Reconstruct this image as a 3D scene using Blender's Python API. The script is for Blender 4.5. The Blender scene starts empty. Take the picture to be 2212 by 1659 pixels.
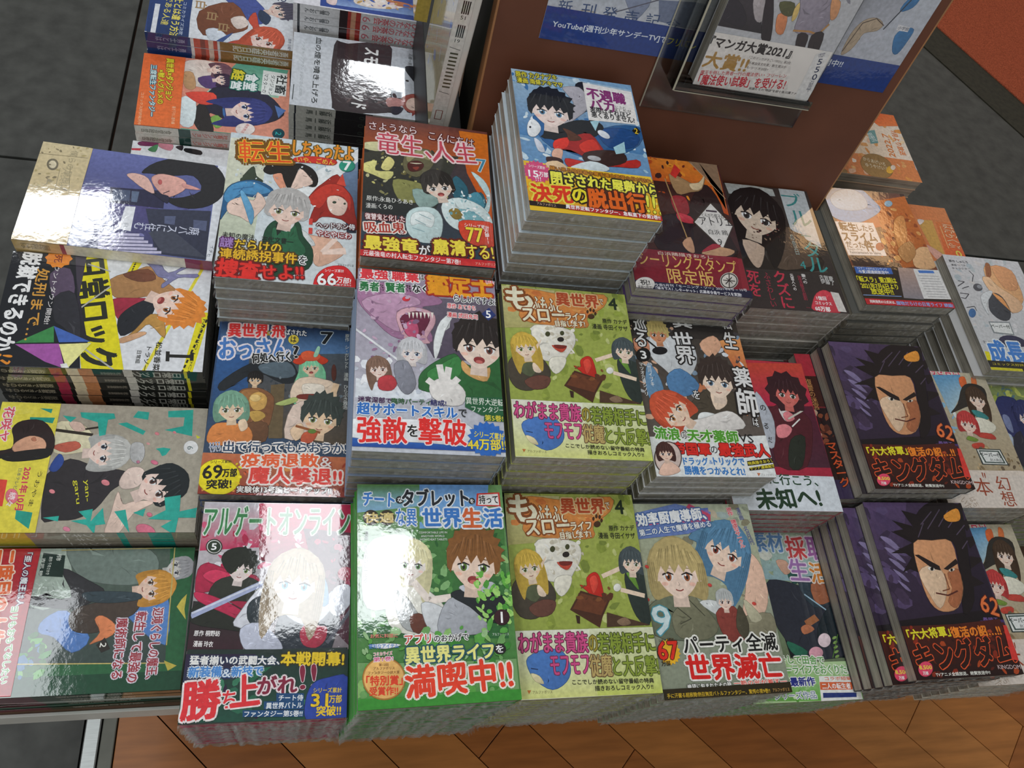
import bpy, math, random
import numpy as np
from mathutils import Matrix, Vector

# ------------------------------------------------------------------ camera, world, lights, exposure
S = bpy.context.scene
COL = S.collection
ZC = 1.33                      # camera height above the floor, metres
cam = bpy.data.cameras.new('camera')
cam.sensor_width = 36.0
cam.lens = 1716.2 / 2212 * 36
cam.clip_start = 0.02
camo = bpy.data.objects.new('camera', cam)
COL.objects.link(camo)
RM = Matrix(((0.96694, -0.04372, -0.25124), (-0.08324, 0.87712, -0.47300), (0.24105, 0.47828, 0.84448)))
camo.matrix_world = Matrix.Translation((0, 0, ZC)) @ RM.to_4x4()
S.camera = camo
w = bpy.data.worlds.new('world')
S.world = w
w.use_nodes = True
w.node_tree.nodes['Background'].inputs[0].default_value = (0.92, 0.92, 0.90, 1)
w.node_tree.nodes['Background'].inputs[1].default_value = 0.46
S.view_settings.view_transform = 'Standard'
S.view_settings.look = 'None'
S.view_settings.exposure = 0.17
S.view_settings.gamma = 1.0
S.view_settings.use_curve_mapping = False
S.cycles.transparent_max_bounces = 16
S.cycles.max_bounces = 6
S.cycles.caustics_reflective = False
S.cycles.caustics_refractive = False
S.cycles.sample_clamp_indirect = 4.0

def area(name, loc, sx, sy, power, col, rot=(0, 0, 0)):
    l = bpy.data.lights.new(name, 'AREA')
    l.shape = 'RECTANGLE'; l.size = sx; l.size_y = sy; l.energy = power; l.color = col
    o = bpy.data.objects.new(name, l)
    o.location = loc; o.rotation_euler = rot
    COL.objects.link(o)
    return o
CEIL = ZC + 1.52
def ceil_lamp(x, y, sx, sy, rad, col):
    # radiance -> power of a one-sided area light
    return area('ceiling_lamp', (x, y, CEIL - 0.02), sx, sy, rad * math.pi * sx * sy, col)
COOL = (0.93, 0.97, 1.0)
ceil_lamp(-0.010, 0.86, 0.27, 0.56, 16, COOL)
ceil_lamp(0.320, 0.80, 0.17, 0.36, 20, COOL)
ceil_lamp(0.320, 3.37, 0.37, 0.26, 24, COOL)
ceil_lamp(-1.05, 2.33, 0.50, 0.24, 24, COOL)
ceil_lamp(-0.9, 0.2, 0.30, 1.20, 9, COOL)
ceil_lamp(-1.5, -0.9, 1.2, 0.30, 9, COOL)
ceil_lamp(0.9, -1.2, 1.2, 0.30, 4, (1, .96, .9))
ceil_lamp(2.75, 2.70, 0.70, 0.60, 5, (1.0, 0.60, 0.28))

# ------------------------------------------------------------------ helpers
def lin(h):
    h = h.lstrip('#')
    if len(h) < 6: h = ''.join(c * 2 for c in h[:3].ljust(3, '0'))
    r = []
    for i in (0, 2, 4):
        c = int(h[i:i + 2], 16) / 255.0
        r.append(c / 12.92 if c <= 0.04045 else ((c + 0.055) / 1.055) ** 2.4)
    return r

def newmat(name):
    m = bpy.data.materials.new(name); m.use_nodes = True
    nt = m.node_tree
    return m, nt, nt.nodes['Principled BSDF'], nt.nodes, nt.links

def film_coat(nt, b, scale=1.0, strength=0.35, fine=0.10, coat=1.0, rough=0.05):
    """clear shrink film: a coat with its own slow waves and fine crinkles"""
    N, L = nt.nodes, nt.links
    tc = N.new('ShaderNodeTexCoord'); oi = N.new('ShaderNodeObjectInfo')
    add = N.new('ShaderNodeVectorMath'); add.operation = 'ADD'
    mul = N.new('ShaderNodeVectorMath'); mul.operation = 'SCALE'; mul.inputs['Scale'].default_value = 7.0
    cmb = N.new('ShaderNodeCombineXYZ')
    L.new(oi.outputs['Random'], cmb.inputs[0]); L.new(oi.outputs['Random'], cmb.inputs[1])
    L.new(cmb.outputs[0], mul.inputs[0]); L.new(tc.outputs['Object'], add.inputs[0]); L.new(mul.outputs[0], add.inputs[1])
    n1 = N.new('ShaderNodeTexNoise'); n1.inputs['Scale'].default_value = 8 * scale; n1.inputs['Detail'].default_value = 1.0
    n2 = N.new('ShaderNodeTexNoise'); n2.inputs['Scale'].default_value = 170 * scale; n2.inputs['Detail'].default_value = 3.0
    L.new(add.outputs[0], n1.inputs['Vector']); L.new(add.outputs[0], n2.inputs['Vector'])
    b1 = N.new('ShaderNodeBump'); b1.inputs['Strength'].default_value = strength; b1.inputs['Distance'].default_value = 0.004
    b2 = N.new('ShaderNodeBump'); b2.inputs['Strength'].default_value = fine; b2.inputs['Distance'].default_value = 0.0005
    L.new(n1.outputs['Fac'], b1.inputs['Height']); L.new(n2.outputs['Fac'], b2.inputs['Height'])
    L.new(b1.outputs[0], b2.inputs['Normal'])
    b.inputs['Coat Weight'].default_value = coat
    b.inputs['Coat Roughness'].default_value = rough
    L.new(b2.outputs[0], b.inputs['Coat Normal'])

def print_mat():
    m, nt, b, N, L = newmat('printed_gloss_paper')
    a = N.new('ShaderNodeAttribute'); a.attribute_name = 'Col'
    tc = N.new('ShaderNodeTexCoord')
    n = N.new('ShaderNodeTexNoise'); n.inputs['Scale'].default_value = 260; n.inputs['Detail'].default_value = 4
    L.new(tc.outputs['Object'], n.inputs['Vector'])
    mr = N.new('ShaderNodeMapRange'); mr.inputs[1].default_value = .3; mr.inputs[2].default_value = .7
    mr.inputs[3].default_value = .84; mr.inputs[4].default_value = 1.1
    L.new(n.outputs['Fac'], mr.inputs[0])
    mx = N.new('ShaderNodeVectorMath'); mx.operation = 'SCALE'
    L.new(a.outputs['Color'], mx.inputs[0]); L.new(mr.outputs[0], mx.inputs['Scale'])
    L.new(mx.outputs[0], b.inputs['Base Color'])
    b.inputs['Roughness'].default_value = .55; b.inputs['Specular IOR Level'].default_value = .25
    film_coat(nt, b)
    return m
PRINT = print_mat()

def simple(name, col, rough=.6, spec=.3, coat=0, metal=0, var=.12, nscale=30, bump=0, stretch=(1, 1, 1)):
    m, nt, b, N, L = newmat(name)
    tc = N.new('ShaderNodeTexCoord'); mp = N.new('ShaderNodeMapping'); mp.inputs['Scale'].default_value = stretch
    n = N.new('ShaderNodeTexNoise'); n.inputs['Scale'].default_value = nscale; n.inputs['Detail'].default_value = 5
    L.new(tc.outputs['Object'], mp.inputs[0]); L.new(mp.outputs[0], n.inputs['Vector'])
    cr = N.new('ShaderNodeValToRGB')
    c = lin(col)
    cr.color_ramp.elements[0].position = .3; cr.color_ramp.elements[1].position = .7
    cr.color_ramp.elements[0].color = [v * (1 - var) for v in c] + [1]
    cr.color_ramp.elements[1].color = [min(1, v * (1 + var)) for v in c] + [1]
    L.new(n.outputs['Fac'], cr.inputs[0]); L.new(cr.outputs[0], b.inputs['Base Color'])
    b.inputs['Roughness'].default_value = rough; b.inputs['Specular IOR Level'].default_value = spec; b.inputs['Metallic'].default_value = metal
    if coat: film_coat(nt, b, coat=coat)
    if bump:
        bp = N.new('ShaderNodeBump'); bp.inputs['Strength'].default_value = bump; bp.inputs['Distance'].default_value = .002
        L.new(n.outputs['Fac'], bp.inputs['Height']); L.new(bp.outputs[0], b.inputs['Normal'])
    return m

def page_mat():
    m, nt, b, N, L = newmat('page_edges')
    tc = N.new('ShaderNodeTexCoord'); mp = N.new('ShaderNodeMapping'); mp.inputs['Scale'].default_value = (5, 5, 900)
    n = N.new('ShaderNodeTexNoise'); n.inputs['Scale'].default_value = 1.0; n.inputs['Detail'].default_value = 5
    oi = N.new('ShaderNodeObjectInfo'); ad = N.new('ShaderNodeVectorMath'); ad.operation = 'ADD'
    L.new(tc.outputs['Object'], mp.inputs[0]); L.new(mp.outputs[0], ad.inputs[0]); L.new(oi.outputs['Random'], ad.inputs[1]); L.new(ad.outputs[0], n.inputs['Vector'])
    n2 = N.new('ShaderNodeTexNoise'); n2.inputs['Scale'].default_value = 45; n2.inputs['Detail'].default_value = 4
    L.new(tc.outputs['Object'], n2.inputs['Vector'])
    mi = N.new('ShaderNodeMath'); mi.operation = 'MULTIPLY_ADD'; mi.inputs[1].default_value = .35; L.new(n2.outputs['Fac'], mi.inputs[0]); L.new(n.outputs['Fac'], mi.inputs[2])
    cr = N.new('ShaderNodeValToRGB'); e = cr.color_ramp.elements
    e[0].position = .45; e[0].color = (.13, .115, .09, 1); e[1].position = .8; e[1].color = (.40, .37, .30, 1)
    L.new(mi.outputs[0], cr.inputs[0]); L.new(cr.outputs[0], b.inputs['Base Color'])
    b.inputs['Roughness'].default_value = .8
    film_coat(nt, b, scale=2.2, strength=.7, fine=.9, coat=.8, rough=.16)
    bp = N.new('ShaderNodeBump'); bp.inputs['Strength'].default_value = .3; bp.inputs['Distance'].default_value = .0004
    L.new(n.outputs['Fac'], bp.inputs['Height']); L.new(bp.outputs[0], b.inputs['Normal'])
    return m
PAGES = page_mat()

def film_mat():
    m = bpy.data.materials.new('shrink_film'); m.use_nodes = True
    nt = m.node_tree; N, L = nt.nodes, nt.links
    N.remove(N['Principled BSDF'])
    out = N['Material Output']
    tr = N.new('ShaderNodeBsdfTransparent'); tr.inputs[0].default_value = (.96, .97, .97, 1)
    gl = N.new('ShaderNodeBsdfPrincipled'); gl.inputs['Base Color'].default_value = (.42, .42, .40, 1); gl.inputs['Roughness'].default_value = .12; gl.inputs['Specular IOR Level'].default_value = .8
    tc = N.new('ShaderNodeTexCoord'); n = N.new('ShaderNodeTexNoise'); n.inputs['Scale'].default_value = 140; n.inputs['Detail'].default_value = 5
    L.new(tc.outputs['Object'], n.inputs['Vector'])
    bp = N.new('ShaderNodeBump'); bp.inputs['Strength'].default_value = 1; bp.inputs['Distance'].default_value = .002
    L.new(n.outputs['Fac'], bp.inputs['Height']); L.new(bp.outputs[0], gl.inputs['Normal'])
    mr = N.new('ShaderNodeMapRange'); mr.inputs[1].default_value = .42; mr.inputs[2].default_value = .75; mr.inputs[3].default_value = .10; mr.inputs[4].default_value = .55
    L.new(n.outputs['Fac'], mr.inputs[0])
    mx = N.new('ShaderNodeMixShader'); L.new(mr.outputs[0], mx.inputs[0]); L.new(tr.outputs[0], mx.inputs[1]); L.new(gl.outputs[0], mx.inputs[2])
    L.new(mx.outputs[0], out.inputs[0])
    return m
FILM = film_mat()

def mesh_obj(name, verts, faces, mat, parent=None, smooth=False):
    me = bpy.data.meshes.new(name)
    me.from_pydata(verts, [], faces); me.update()
    if smooth:
        me.polygons.foreach_set('use_smooth', [True] * len(me.polygons))
    me.materials.append(mat)
    o = bpy.data.objects.new(name, me); COL.objects.link(o)
    if parent: o.parent = parent
    return o
def box(x0, y0, z0, x1, y1, z1):
    v = [(x, y, z) for z in (z0, z1) for y in (y0, y1) for x in (x0, x1)]
    f = [(0, 2, 3, 1), (4, 5, 7, 6), (0, 1, 5, 4), (2, 6, 7, 3), (0, 4, 6, 2), (1, 3, 7, 5)]
    return v, f
def bevbox(x0, y0, z0, x1, y1, z1, b=.001):
    """box with chamfered top and vertical edges"""
    def ring(d, z): return [(x0 + d, y0 + d + b * 0, z), (x1 - d, y0 + d, z), (x1 - d, y1 - d, z), (x0 + d, y1 - d, z)]
    v = ring(0, z0) + ring(0, z1 - b) + ring(b, z1)
    f = [(3, 2, 1, 0), (8, 9, 10, 11)]
    for r in (0, 4):
        for i in range(4):
            j = (i + 1) % 4; f.append((r + i, r + j, r + 4 + j, r + 4 + i))
    return v, f
def empty(name, loc, rz=0):
    o = bpy.data.objects.new(name, None); o.empty_display_size = .02
    o.location = loc; o.rotation_euler = (0, 0, rz); COL.objects.link(o); return o
def tag(o, label, cat, group=None):
    o['label'] = label; o['category'] = cat
    if group: o['group'] = group
def mm(x, y, z):            # camera-relative millimetres -> world metres
    return (x / 1000, y / 1000, ZC + z / 1000)

# ------------------------------------------------------------------ flat print: lettering and artwork as coloured shapes
GL = {}
def prep_text(strings):
    objs = []
    for s, v in strings:
        c = bpy.data.curves.new('lettering', 'FONT')
        c.body = '\n'.join(s) if v else s
        c.size = 1; c.resolution_u = 2; c.align_x = 'CENTER'
        if v: c.space_line = .92
        o = bpy.data.objects.new('lettering', c); COL.objects.link(o); objs.append(o)
    bpy.context.view_layer.update()
    dg = bpy.context.evaluated_depsgraph_get()
    for (s, v), o in zip(strings, objs):
        me = bpy.data.meshes.new_from_object(o.evaluated_get(dg))
        n = len(me.vertices)
        if n:
            a = np.empty(n * 3, np.float32); me.vertices.foreach_get('co', a); a = a.reshape(-1, 3)[:, :2].astype(float)
            lo, hi = a.min(0), a.max(0)
            a = (a - (lo + hi) / 2) / np.maximum(hi - lo, 1e-3)
            nat = hi - lo
            GL[(s, v)] = (a, [tuple(p.vertices) for p in me.polygons], float(nat[0] / max(nat[1], 1e-3)))
        bpy.data.meshes.remove(me)
    for o in objs:
        c = o.data; bpy.data.objects.remove(o); bpy.data.curves.remove(c)

def catmull(p, k=3):
    p = np.array(p, float).reshape(-1, 2); n = len(p); out = []
    for i in range(n):
        a, b, c, d = p[i - 1], p[i], p[(i + 1) % n], p[(i + 2) % n]
        for j in range(k):
            t = j / k
            out.append(.5 * ((2 * b) + (c - a) * t + (2 * a - 5 * b + 4 * c - d) * t * t + (3 * b - a - 3 * c + d) * t ** 3))
    return out
def shade(c, f): return [min(1, max(0, v * f)) for v in c]

class Print:
    """collects coloured polygons in millimetres, u right and v down, clipped to the sheet"""
    def __init__(s, W, H):
        s.W, s.H = W, H; s.v = []; s.f = []; s.c = []; s.k = 0
    def poly(s, pts, col, cols=None):
        P = [(float(p[0]), float(p[1])) + tuple(cols[i] if cols else col) for i, p in enumerate(pts)]
        W, H = s.W, s.H
        if any(q[0] < 0 or q[0] > W or q[1] < 0 or q[1] > H for q in P):
            for ax, lim, sg in ((0, 0, 1), (0, W, -1), (1, 0, 1), (1, H, -1)):
                Q = []
                for i in range(len(P)):
                    a, b = P[i - 1], P[i]
                    da, db = (a[ax] - lim) * sg, (b[ax] - lim) * sg
                    if (da < 0) != (db < 0):
                        t = da / (da - db); Q.append(tuple(a[k] + (b[k] - a[k]) * t for k in range(5)))
                    if db >= 0: Q.append(b)
                P = Q
                if len(P) < 3: return
        n = len(s.v)
        for q in P:
            s.v.append((q[0], q[1], s.k)); s.c.append(q[2:5])
        s.f.append(tuple(range(n, n + len(P))))
    def ell(s, col, x, y, rx, ry, rot=0, n=14):
        r = math.radians(rot); pts = []
        for k in range(n):
            a = 2 * math.pi * k / n; dx, dy = rx * math.cos(a), ry * math.sin(a)
            pts.append((x + dx * math.cos(r) - dy * math.sin(r), y + dx * math.sin(r) + dy * math.cos(r)))
        s.poly(pts, col)
    def line(s, col, w, p):
        p = np.array(p, float).reshape(-1, 2)
        for a, b in zip(p[:-1], p[1:]):
            d = b - a; L = np.hypot(*d)
            if L < 1e-6: continue
            n = np.array([-d[1], d[0]]) / L * w / 2
            s.poly([a + n, b + n, b - n, a - n], col)
    def text(s, col, oc, ow, bold, st, v, x, y, w, h, rot):
        if (st, v) not in GL: return
        a, F, asp = GL[(st, v)]
        if len(st) <= 3 and w / h > asp * 1.3: w = h * asp * 1.3
        n = max(1, len(st)); em = min(w, h / n) if v else min(h, w / n * 1.2)
        t = math.radians(rot)
        R = np.array([[math.cos(t), -math.sin(t)], [math.sin(t), math.cos(t)]])
        q = (a * np.array([w, h])) @ R.T; q[:, 1] *= -1; q = q + np.array([x, y])
        small = em < 3.0
        br = {0: 0, 1: .008, 2: .024, 3: .042}[int(bold)] * em
        def lay(r, k, c):
            offs = [(0, 0)] if r == 0 else [(r * math.cos(2 * math.pi * j / k + .4), r * math.sin(2 * math.pi * j / k + .4)) for j in range(k)]
            for dx, dy in offs:
                s.k += .4
                z = q + np.array([dx, dy])
                inside = (z[:, 0].min() >= 0 and z[:, 0].max() <= s.W and z[:, 1].min() >= 0 and z[:, 1].max() <= s.H)
                if inside:
                    base = len(s.v); kk = s.k
                    s.v.extend((float(p[0]), float(p[1]), kk) for p in z); s.c.extend([c] * len(z))
                    s.f.extend(tuple(i + base for i in f) for f in F)
                else:
                    for f in F: s.poly([z[i] for i in f], c)
        if oc:
            lay(br + ow * em, 4 if small else (6 if em < 12 else 10), lin(oc)); s.k += .6
        lay(br if not small else br * .7, 2 if small else (4 if bold > 1 else 2), lin(col))
    def face(s, hair, skin, eye, x, y, r, rot, st):
        h, sk, ey = lin(hair), lin(skin), lin(eye)
        opn = st.endswith('!'); st = st.rstrip('!')
        t = math.radians(rot); c_, s_ = math.cos(t), math.sin(t)
        def T(p): return [(x + r * (a * c_ - b * s_), y + r * (a * s_ + b * c_)) for a, b in p]
        rnd = random.Random(int(x * 7 + y * 13 + r))
        dk, lt = shade(h, .6), [min(1, v * 1.35 + .03) for v in h]
        def blob(p, c): s.poly(catmull(np.array(T(p)).ravel()), c)
        if st == 'long':
            blob([(-1.1, -.9), (0, -1.6), (1.1, -.9), (1.35, .4), (1.3, 1.6), (1.0, 2.5), (.5, 1.6), (-.5, 1.6), (-1.0, 2.6), (-1.3, 1.6), (-1.35, .4)], shade(h, .8)); s.k += 1
        elif st == 'bob':
            blob([(-1.1, -.9), (0, -1.6), (1.1, -.9), (1.35, .3), (1.15, 1.15), (.5, 1.0), (-.5, 1.0), (-1.15, 1.15), (-1.35, .3)], shade(h, .8)); s.k += 1
        elif st == 'curly':
            p = []
            for k in range(22):
                a = math.pi * 2 * k / 22; q = 1.55 + (.22 if k % 2 else -.05); p.append((q * math.cos(a) * .98, q * math.sin(a) * 1.02 - .1))
            s.poly(T(p), h); s.k += 1
        elif st == 'spiky':
            p = []
            for k in range(34):
                a = math.pi * 2 * k / 34; q = (1.28 + rnd.random() * .17) if k % 2 else 1.18
                yy = q * math.sin(a); p.append((q * math.cos(a) * .92 + (.07 if k % 2 else 0), yy * (.98 if yy < 0 else .8) - .42))
            s.poly(T(p), h); s.k += 1
        else:
            blob([(-1.15, -.2), (-1.0, -1.1), (0, -1.6), (1.0, -1.1), (1.15, -.2), (.95, .6), (-.95, .6)], h); s.k += 1
        s.poly(T([(-.32, .7), (.32, .7), (.36, 1.45), (-.36, 1.45)]), shade(sk, .82)); s.k += 1
        for sg in (-1, 1): s.poly(T([(sg * .9, 0), (sg * 1.08, -.05), (sg * 1.05, .38), (sg * .86, .4)]), shade(sk, .93))
        s.k += 1
        blob([(-.93, -.3), (-.88, .32), (-.52, .82), (0, 1.12), (.52, .82), (.88, .32), (.93, -.3), (.6, -.95), (-.6, -.95)], sk); s.k += 1
        s.poly(T([(.55, -.2), (.88, .3), (.52, .82), (.1, 1.08), (.5, .6)]), shade(sk, .93)); s.k += 1
        dark = (.02, .015, .015)
        for sg in (-1, 1):
            q = T([(sg * .42, .2)])[0]
            s.ell((.85, .85, .85), q[0], q[1], .23 * r, .17 * r, rot)
        s.k += 1
        for sg in (-1, 1):
            q = T([(sg * .42, .2)])[0]; s.ell(ey, q[0], q[1], .14 * r, .18 * r, rot)
        s.k += 1
        for sg in (-1, 1):
            q = T([(sg * .42, .22)])[0]; s.ell(dark, q[0], q[1], .06 * r, .09 * r, rot)
            s.poly(T([(sg * .18, .08), (sg * .42, -.02), (sg * .68, .08), (sg * .7, .16), (sg * .42, .06), (sg * .18, .13)]), dark)
            s.poly(T([(sg * .2, -.12), (sg * .45, -.2), (sg * .7, -.14), (sg * .45, -.15)]), dk)
        s.k += 1
        for sg in (-1, 1):
            q = T([(sg * .42 - .06, .12)])[0]; s.ell((.95, .95, .95), q[0], q[1], .045 * r, .05 * r)
        if opn:
            q = T([(0, .72)])[0]; s.ell((.30, .04, .04), q[0], q[1], .24 * r, .17 * r, rot); s.k += 1
            q = T([(0, .80)])[0]; s.ell((.62, .16, .14), q[0], q[1], .15 * r, .08 * r, rot)
        else:
            s.line((.30, .06, .05), .05 * r, T([(-.17, .73), (-.05, .78), (.06, .78), (.18, .72)]))
        for sg in (-1, 1):
            q = T([(sg * .62, .5)])[0]; s.ell([sk[0], sk[1] * .78, sk[2] * .74], q[0], q[1], .15 * r, .08 * r, rot)
        s.line(shade(sk, .55), .03 * r, T([(.0, .42), (.04, .54), (-.03, .56)])); s.k += 1
        s.poly(T([(-1.12, .25), (-1.18, -.5), (-.85, -1.2), (-.3, -1.5), (.3, -1.5), (.85, -1.2), (1.18, -.5), (1.12, .25), (.93, .45), (.85, -.1), (.66, .05), (.5, -.3),
                  (.3, .02), (.12, -.34), (-.12, .05), (-.3, -.3), (-.52, .08), (-.7, -.25), (-.88, .12), (-.95, .48)]), h); s.k += 1
        for k in range(17):
            a = -.96 + k * .12
            y0 = -1.3 + abs(a) * .35 + rnd.random() * .25
            s.poly(T([(a * .8, y0), (a * .8 + .045, y0), (a * 1.12 + .03, -.25 + rnd.random() * .25)]), lt if k % 3 == 0 else dk)
        if st in ('long', 'bob'):
            for sg in (-1, 1):
                e = 1.9 if st == 'long' else .9
                for k in range(4): s.poly(T([(sg * (1.0 + k * .08), -.4), (sg * (1.05 + k * .08), -.4), (sg * (.95 + k * .1), e + rnd.random() * .3)]), dk)
        s.k += 1
    def run(s, ops):
        boxes = []
        top = s.k
        for o in ops:
            n0 = len(s.v); s.k = 0.0
            s.one(o)
            if len(s.v) == n0: continue
            xs = [p[0] for p in s.v[n0:]]; ys = [p[1] for p in s.v[n0:]]
            b = (min(xs), min(ys), max(xs), max(ys))
            base = 0.0
            for c in boxes:
                if b[0] < c[2] and c[0] < b[2] and b[1] < c[3] and c[1] < b[3] and c[4] > base: base = c[4]
            for i in range(n0, len(s.v)):
                p = s.v[i]; s.v[i] = (p[0], p[1], p[2] + base)
            boxes.append(b + (base + s.k + 1.0,)); top = max(top, base + s.k + 1.0)
        s.k = top
    def one(s, o):
            k = o[0]
            if k == 'p': s.poly(np.array(o[2], float).reshape(-1, 2), lin(o[1]))
            elif k == 'b':
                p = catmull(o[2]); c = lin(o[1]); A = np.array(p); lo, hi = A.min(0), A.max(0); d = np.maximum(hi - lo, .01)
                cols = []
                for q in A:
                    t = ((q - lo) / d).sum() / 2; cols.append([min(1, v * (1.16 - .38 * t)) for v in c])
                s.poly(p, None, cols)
                sz = float(min(d))
                if sz > 3.0:
                    s.k += 1; dkc = shade(c, .42)
                    s.line(dkc, min(.45, .18 + sz * .008), [x for q in p + [p[0]] for x in q])
                    if sz > 7:
                        rnd = random.Random(int(lo[0] * 31 + lo[1] * 17)); ctr = A.mean(0)
                        for i in range(int(min(9, 3 + sz / 5))):
                            a = A[rnd.randrange(len(A))]; f0, f1 = rnd.uniform(.1, .35), rnd.uniform(.45, .8)
                            m0 = a + (ctr - a) * f0; m1 = a + (ctr - a) * f1; nn = np.array([-(m1 - m0)[1], (m1 - m0)[0]]) * rnd.uniform(-.25, .25)
                            s.poly([m0, (m0 + m1) / 2 + nn, m1, (m0 + m1) / 2 + nn * .3], shade(c, .66) if i % 3 else [min(1, v * 1.3 + .02) for v in c])
            elif k == 'g':
                p = np.array(o[3], float).reshape(-1, 2); c0, c1 = lin(o[1]), lin(o[2]); n = 6
                mixc = lambda t: [a + (b - a) * t for a, b in zip(c0, c1)]
                for i in range(n):
                    t0, t1 = i / n, (i + 1) / n
                    s.poly([p[0] + (p[3] - p[0]) * t0, p[1] + (p[2] - p[1]) * t0, p[1] + (p[2] - p[1]) * t1, p[0] + (p[3] - p[0]) * t1], None, [mixc(t0), mixc(t0), mixc(t1), mixc(t1)])
            elif k == 'l': s.line(lin(o[1]), o[2], o[3])
            elif k == 's':
                rnd = random.Random(o[1]); x0, y0, x1, y1 = o[5]
                for i in range(int(o[2])):
                    cx, cy = rnd.uniform(x0, x1), rnd.uniform(y0, y1); z = o[3] * rnd.uniform(.4, 1.3); a = rnd.uniform(0, 6.28)
                    e = rnd.uniform(.3, .8); c = lin(rnd.choice(o[4])); pts = []
                    for q in range(7):
                        t = q * 6.283 / 7; d = z * rnd.uniform(.7, 1.1); dx, dy = d * math.cos(t), d * e * math.sin(t)
                        pts.append((cx + dx * math.cos(a) - dy * math.sin(a), cy + dx * math.sin(a) + dy * math.cos(a)))
                    s.poly(pts, c); s.k += .12
            elif k == 'u':
                n = int(o[5]); pts = []
                for i in range(2 * n):
                    a = math.pi * i / n; q = o[4] * (1.0 if i % 2 else .84); pts.append((o[2] + q * math.cos(a), o[3] + q * math.sin(a)))
                s.poly(pts, lin(o[1]))
            elif k == 't': s.text(*o[1:])
            elif k == 'F': s.face(*o[1:])
            s.k += 1
    DZ = 9e-6
    def build(s, name, parent, frame, z0=0.0, mat=None):
        """frame(u, v, z_m) -> local point"""
        if not s.f: return None
        vs = [frame(a, b, z0 + k * s.DZ) for a, b, k in s.v]
        o = mesh_obj(name, vs, s.f, mat or PRINT, parent)
        at = o.data.color_attributes.new('Col', 'FLOAT_COLOR', 'POINT')
        arr = np.ones((len(vs), 4), np.float32); arr[:, :3] = np.array(s.c, np.float32)
        at.data.foreach_set('color', arr.ravel())
        return o
# ------------------------------------------------------------------ setting: floor, ceiling
WOOD = [simple('parquet_wood_%d' % i, c, rough=.38, spec=.4, var=.18, nscale=9, stretch=(1, 9, 1)) for i, c in enumerate(('#a86a36', '#b0723a', '#9e602e', '#b47840'))]
TILE = simple('dark_slate_tile', '#4a4b48', rough=.55, spec=.35, var=.28, nscale=26, bump=.5)
GROUT = simple('grout', '#141414', rough=.9)
SUB = simple('dark_joint', '#2a1608', rough=.8)
CARPET = simple('rust_red_carpet', '#b05c42', rough=1, spec=.05, var=.35, nscale=260, bump=1)
BORDER = simple('dark_border_stone', '#37352a', rough=.7, var=.25, nscale=60, bump=.3)
METAL = simple('brushed_metal', '#8f9290', rough=.32, metal=.7, var=.1, nscale=40, stretch=(1, 20, 1))
fl = mesh_obj('floor', *box(-4, -2, -.06, 5, 5, -.012), SUB); fl['kind'] = 'structure'
XS = -.238
rnd = random.Random(4)
def clip_poly(P, n, d):          # keep n.p >= d
    Q = []
    for i in range(len(P)):
        a, b = P[i - 1], P[i]; da, db = a[0] * n[0] + a[1] * n[1] - d, b[0] * n[0] + b[1] * n[1] - d
        if (da < 0) != (db < 0):
            t = da / (da - db); Q.append((a[0] + (b[0] - a[0]) * t, a[1] + (b[1] - a[1]) * t))
        if db >= 0: Q.append(b)
    return Q
def slab(name, P, z0, z1, mat, parent, b=.0006):
    n = len(P); cx = sum(p[0] for p in P) / n; cy = sum(p[1] for p in P) / n
    def inset(p):
        dx, dy = p[0] - cx, p[1] - cy; L = math.hypot(dx, dy) or 1; return (p[0] - dx / L * b * 1.4, p[1] - dy / L * b * 1.4)
    v = [(p[0], p[1], z0) for p in P] + [(p[0], p[1], z1 - b) for p in P] + [(*inset(p), z1) for p in P]
    f = [tuple(range(n - 1, -1, -1)), tuple(range(2 * n, 3 * n))]
    for r in (0, n):
        for i in range(n):
            j = (i + 1) % n; f.append((r + i, r + j, r + n + j, r + n + i))
    return mesh_obj(name, v, f, mat, parent)
# diagonal parquet planks, 91 mm wide
s2 = math.sqrt(.5); PW = .0905; PLN = .56
for i in range(-12, 14):
    for j in range(-5, 6):
        # plank axis along (1,-1), across along (1,1)
        a0 = (.109 + .126) * s2 + i * PW; o0 = (j + (i % 3) / 3.0) * PLN - .04
        g = .0007
        pts = []
        for (ac, al) in ((a0 + g, o0 + g), (a0 + PW - g, o0 + g), (a0 + PW - g, o0 + PLN - g), (a0 + g, o0 + PLN - g)):
            pts.append((ac * s2 + al * s2, ac * s2 - al * s2))
        for n, d in (((1, 0), XS), ((-1, 0), -1.62), ((0, 1), -.55), ((0, -1), -.30)):
            pts = clip_poly(pts, n, d)
            if len(pts) < 3: break
        if len(pts) < 3: continue
        slab('plank', pts, -.012, 0, WOOD[rnd.randrange(4)], fl)
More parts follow.
